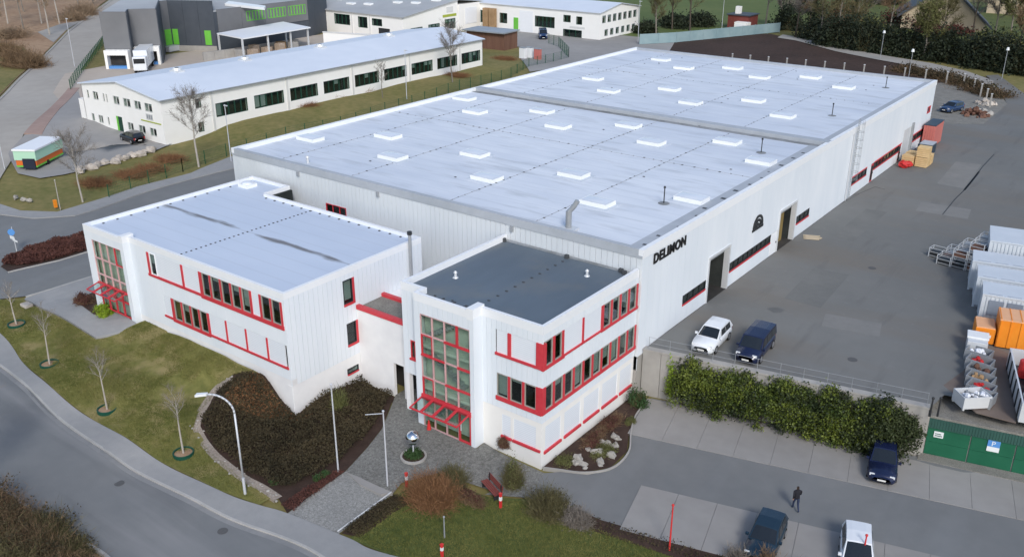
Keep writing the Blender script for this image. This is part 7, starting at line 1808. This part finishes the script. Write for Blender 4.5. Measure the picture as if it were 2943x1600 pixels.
bx, by = (-0.98, -4.22); o = empty('bench', (bx, by, tz(bx, by) + .03), -.42); tag(o, 'dark red slatted bench among the plaza shrubs', 'bench')
mat('bench_red', (.22, .06, .05), rough=.6)
for i in range(4): MB().box(-.95, .95, -.25 + i * .13, -.15 + i * .13, .43, .47).build('seat_slat', 'bench_red', o, local=True)
for i in range(3): MB().box(-.95, .95, .30 + i * .02, .34 + i * .02, .56 + i * .14, .67 + i * .14).build('back_slat', 'bench_red', o, local=True)
for s in (-.8, .8):
    MB().box(s - .04, s + .04, -.22, .28, 0, .43).build('leg', 'dark_metal', o, local=True); MB().box(s - .04, s + .04, .29, .35, .43, 1.0).build('back_support', 'dark_metal', o, local=True)
# traffic signs at the junction
x, y = (-62.28, -3.67); o = empty('traffic_sign', (x, y, tz(x, y))); tag(o, 'blue and white traffic sign at the junction left of the office', 'sign')
MB().tube((0, 0, 0), (0, 0, 2.6), .04, .04, 8).build('post', 'metal_light', o, local=True)
MB().tube((.3, -.25, 2.2), (.32, -.27, 2.2), .34, .34, 16).build('blue_disc', 'sign_blue', o, local=True); MB().box(-.1, .75, -.3, -.26, 1.45, 1.8).build('white_plate', 'sign_white', o, local=True); MB().box(.3, 1.2, -.28, -.24, 1.3, 1.48).build('arrow_plate', 'sign_white', o, local=True)
o = empty('stone_seat', (*(-48.72, -9.64), tz(*(-48.72, -9.64)) + .05)); tag(o, 'pale flat stone block on the lawn beside the forecourt', 'stone'); MB().box(-.5, .5, -.35, .35, 0, .3).build('block', 'rock', o, local=True, bevel=.08)
x, y = (-71.28, 5.87); o = pole('tree_stake', 'pale stake leaning at the corner verge with orange marker', (x, y), 3.4, .06, 'bark_pale'); MB().box(-1.0, -.7, -.2, .1, .1, 1.0).build('orange_marker', 'paint_orange', o, local=True)
# twin black posts by the railing on the right
for i, px in enumerate(((20.25, 16.04), (20.66, 16.34))):
    o = pole('yard_post', ('left' if i == 0 else 'right') + ' one of two dark gate posts above the garage row', px, 1.3, .07, 'dark_metal', zz=3.75)
# ---- fences
mat('fence_green', (.012, .085, .04), rough=.5); mat('fence_blue', (.20, .30, .33), (.28, .38, .40), scale=1, big=.2, rough=.6)
def fence(label, pts, h=1.6, step=2.5, m='fence_green', bars=True, solid=False):
    r = empty('fence', (*pts[0], tz(*pts[0]))); tag(r, label, 'fence')
    P = []; acc = 0
    for a, b in zip(pts[:-1], pts[1:]):
        l = math.hypot(b[0] - a[0], b[1] - a[1]); n = max(1, round(l / step)); P += [(a[0] + (b[0] - a[0]) * i / n, a[1] + (b[1] - a[1]) * i / n) for i in range(n)]
    P.append(pts[-1])
    Z = terrain(np.array([p[0] for p in P]), np.array([p[1] for p in P]))
    for (x, y), z in zip(P, Z): MB().box(x - .04, x + .04, y - .04, y + .04, z - .1, z + h).build('fence_post', m, r)
    for i in range(len(P) - 1):
        f = Fac(P[i], P[i + 1]); z0, z1 = Z[i], Z[i + 1]; L = f.L; q = MB()
        def sl(s0, s1, a, b, t=.012):
            za, zb = z0 + (z1 - z0) * s0 / L, z0 + (z1 - z0) * s1 / L
            q.box8([f.P(s0, -t, za + a), f.P(s1, -t, zb + a), f.P(s1, t, zb + a), f.P(s0, t, za + a), f.P(s0, -t, za + b), f.P(s1, -t, zb + b), f.P(s1, t, zb + b), f.P(s0, t, za + b)])
        if solid: sl(.06, L - .06, .1, h - .1, .03)
        else:
            for k in range(6): sl(.05, L - .05, .08 + k * (h - .16) / 5, .095 + k * (h - .16) / 5, .008)
            n = int(L / .22)
            for k in range(1, n): sl(k * L / n - .006, k * L / n + .006, .05, h - .02, .006)
        q.build('fence_panel', m, r)
fence('green wire fence at the corner of the bank', [(-70.76, 11.60), (-71.27, 14.79), (-72.61, 23.01)], 1.7, 2.6)
fence('long green wire fence at the foot of the bank along the side road', [(-72.61, 23.01), (-73.97, 30.81), (-72.0, 50), (-73.2, 70), (-74.2, 95), (-76.31, 103.57), (-77.28, 118.91)], 1.7, 3.2)
fence('green wire fence along the upper road beside the loading yard', [(-127.87, 39.12), (-147.90, 54.02), (-178.66, 76.79)], 1.8, 2.6)
fence('green fence round the sports yard beside the white building', [(-77.28, 118.91), (-86.76, 129.16), (-90.98, 131.38)], 2.2, 2.6)
fence('blue green screen fence of the sports field behind the hall', [(-73.84, 142.20), (-68.70, 149.79), (-64.17, 160.80), (-56.51, 180.02)], 2.4, 4.0, 'fence_blue', solid=True)
# electric boxes by the fence
for i, (px, mt, lb) in enumerate((((-83.75, 111.73), 'sign_white', 'white switch box by the bank end fence, left'), ((-83.21, 113.35), 'sign_white', 'white switch box by the bank end fence, right'), ((-80.83, 112.84), 'faded_red', 'reddish switch box at the fence end'))):
    x, y = px; o = empty('switch_box', (x, y, tz(x, y))); tag(o, lb, 'switch box'); MB().box(-.7, .7, -.4, .4, 0, 2.1).build('body', mt, o, local=True, bevel=.04); MB().box(-.75, .75, -.45, .45, 2.1, 2.2).build('lid', 'metal_grey', o, local=True)

# ================================================================== person walking
mat('cloth_dark', (.018, .018, .024), rough=.9); mat('cloth_jeans', (.03, .042, .085), rough=.9); mat('skin', (.52, .32, .24), rough=.6); mat('hair', (.03, .02, .015), rough=.8)
def person():
    px, py = 15.4, 5.9; r = empty('person', (px, py, .05), 2.2); tag(r, 'person in dark jacket and blue jeans walking across the lane', 'person')
    J = {'pel': (0, 0, .95), 'sp': (.02, 0, 1.2), 'ch': (.03, 0, 1.42), 'nk': (.03, 0, 1.54), 'hd': (.05, 0, 1.66), 'top': (.05, 0, 1.77),
         'lh': (0, .1, .92), 'lk': (.2, .1, .5), 'la': (.22, .1, .09), 'lt': (.42, .1, .05), 'rh': (0, -.1, .92), 'rk': (-.06, -.1, .48), 'ra': (-.34, -.1, .14), 'rt': (-.2, -.1, .03),
         'ls': (.03, .2, 1.42), 'le': (-.12, .25, 1.15), 'lw': (-.06, .25, .9), 'lf': (-.02, .25, .8), 'rs': (.03, -.2, 1.42), 're': (.1, -.25, 1.15), 'rw': (.3, -.22, .98), 'rf': (.37, -.21, .92)}
    R = {'pel': .15, 'sp': .14, 'ch': .16, 'nk': .065, 'hd': .1, 'top': .075, 'lh': .1, 'lk': .07, 'la': .05, 'lt': .045, 'rh': .1, 'rk': .07, 'ra': .05, 'rt': .045, 'ls': .075, 'le': .055, 'lw': .04, 'lf': .035, 'rs': .075, 're': .055, 'rw': .04, 'rf': .035}
    Eg = [('pel', 'sp'), ('sp', 'ch'), ('ch', 'nk'), ('nk', 'hd'), ('hd', 'top'), ('pel', 'lh'), ('lh', 'lk'), ('lk', 'la'), ('la', 'lt'), ('pel', 'rh'), ('rh', 'rk'), ('rk', 'ra'), ('ra', 'rt'), ('ch', 'ls'), ('ls', 'le'), ('le', 'lw'), ('lw', 'lf'), ('ch', 'rs'), ('rs', 're'), ('re', 'rw'), ('rw', 'rf')]
    names = list(J); me = bpy.data.meshes.new('body'); me.from_pydata([J[n] for n in names], [(names.index(a), names.index(b)) for a, b in Eg], [])
    o = bpy.data.objects.new('body_tmp', me); COL.objects.link(o)
    o.modifiers.new('skin', 'SKIN'); sv = me.skin_vertices[0].data
    for i, n in enumerate(names): sv[i].radius = (R[n], R[n]); sv[i].use_root = (n == 'pel')
    ss = o.modifiers.new('sub', 'SUBSURF'); ss.levels = 2; ss.render_levels = 2
    dg = bpy.context.evaluated_depsgraph_get(); dg.update(); ev = bpy.data.meshes.new_from_object(o.evaluated_get(dg)); bpy.data.objects.remove(o)
    ev.materials.clear()
    for mm in ('cloth_dark', 'cloth_jeans', 'skin', 'hair'): ev.materials.append(MATS[mm])
    for p in ev.polygons:
        c = p.center; p.use_smooth = True
        if c.z > 1.56: p.material_index = 3 if (c.z > 1.72 or c.x < .02) else 2
        elif c.z < .1: p.material_index = 0
        elif (abs(c.y) > .17 and c.z < .95 and abs(c.y) > .16): p.material_index = 2
        elif c.z < .92: p.material_index = 1
        else: p.material_index = 0
    ob = bpy.data.objects.new('body', ev); COL.objects.link(ob); ob.parent = r
person()
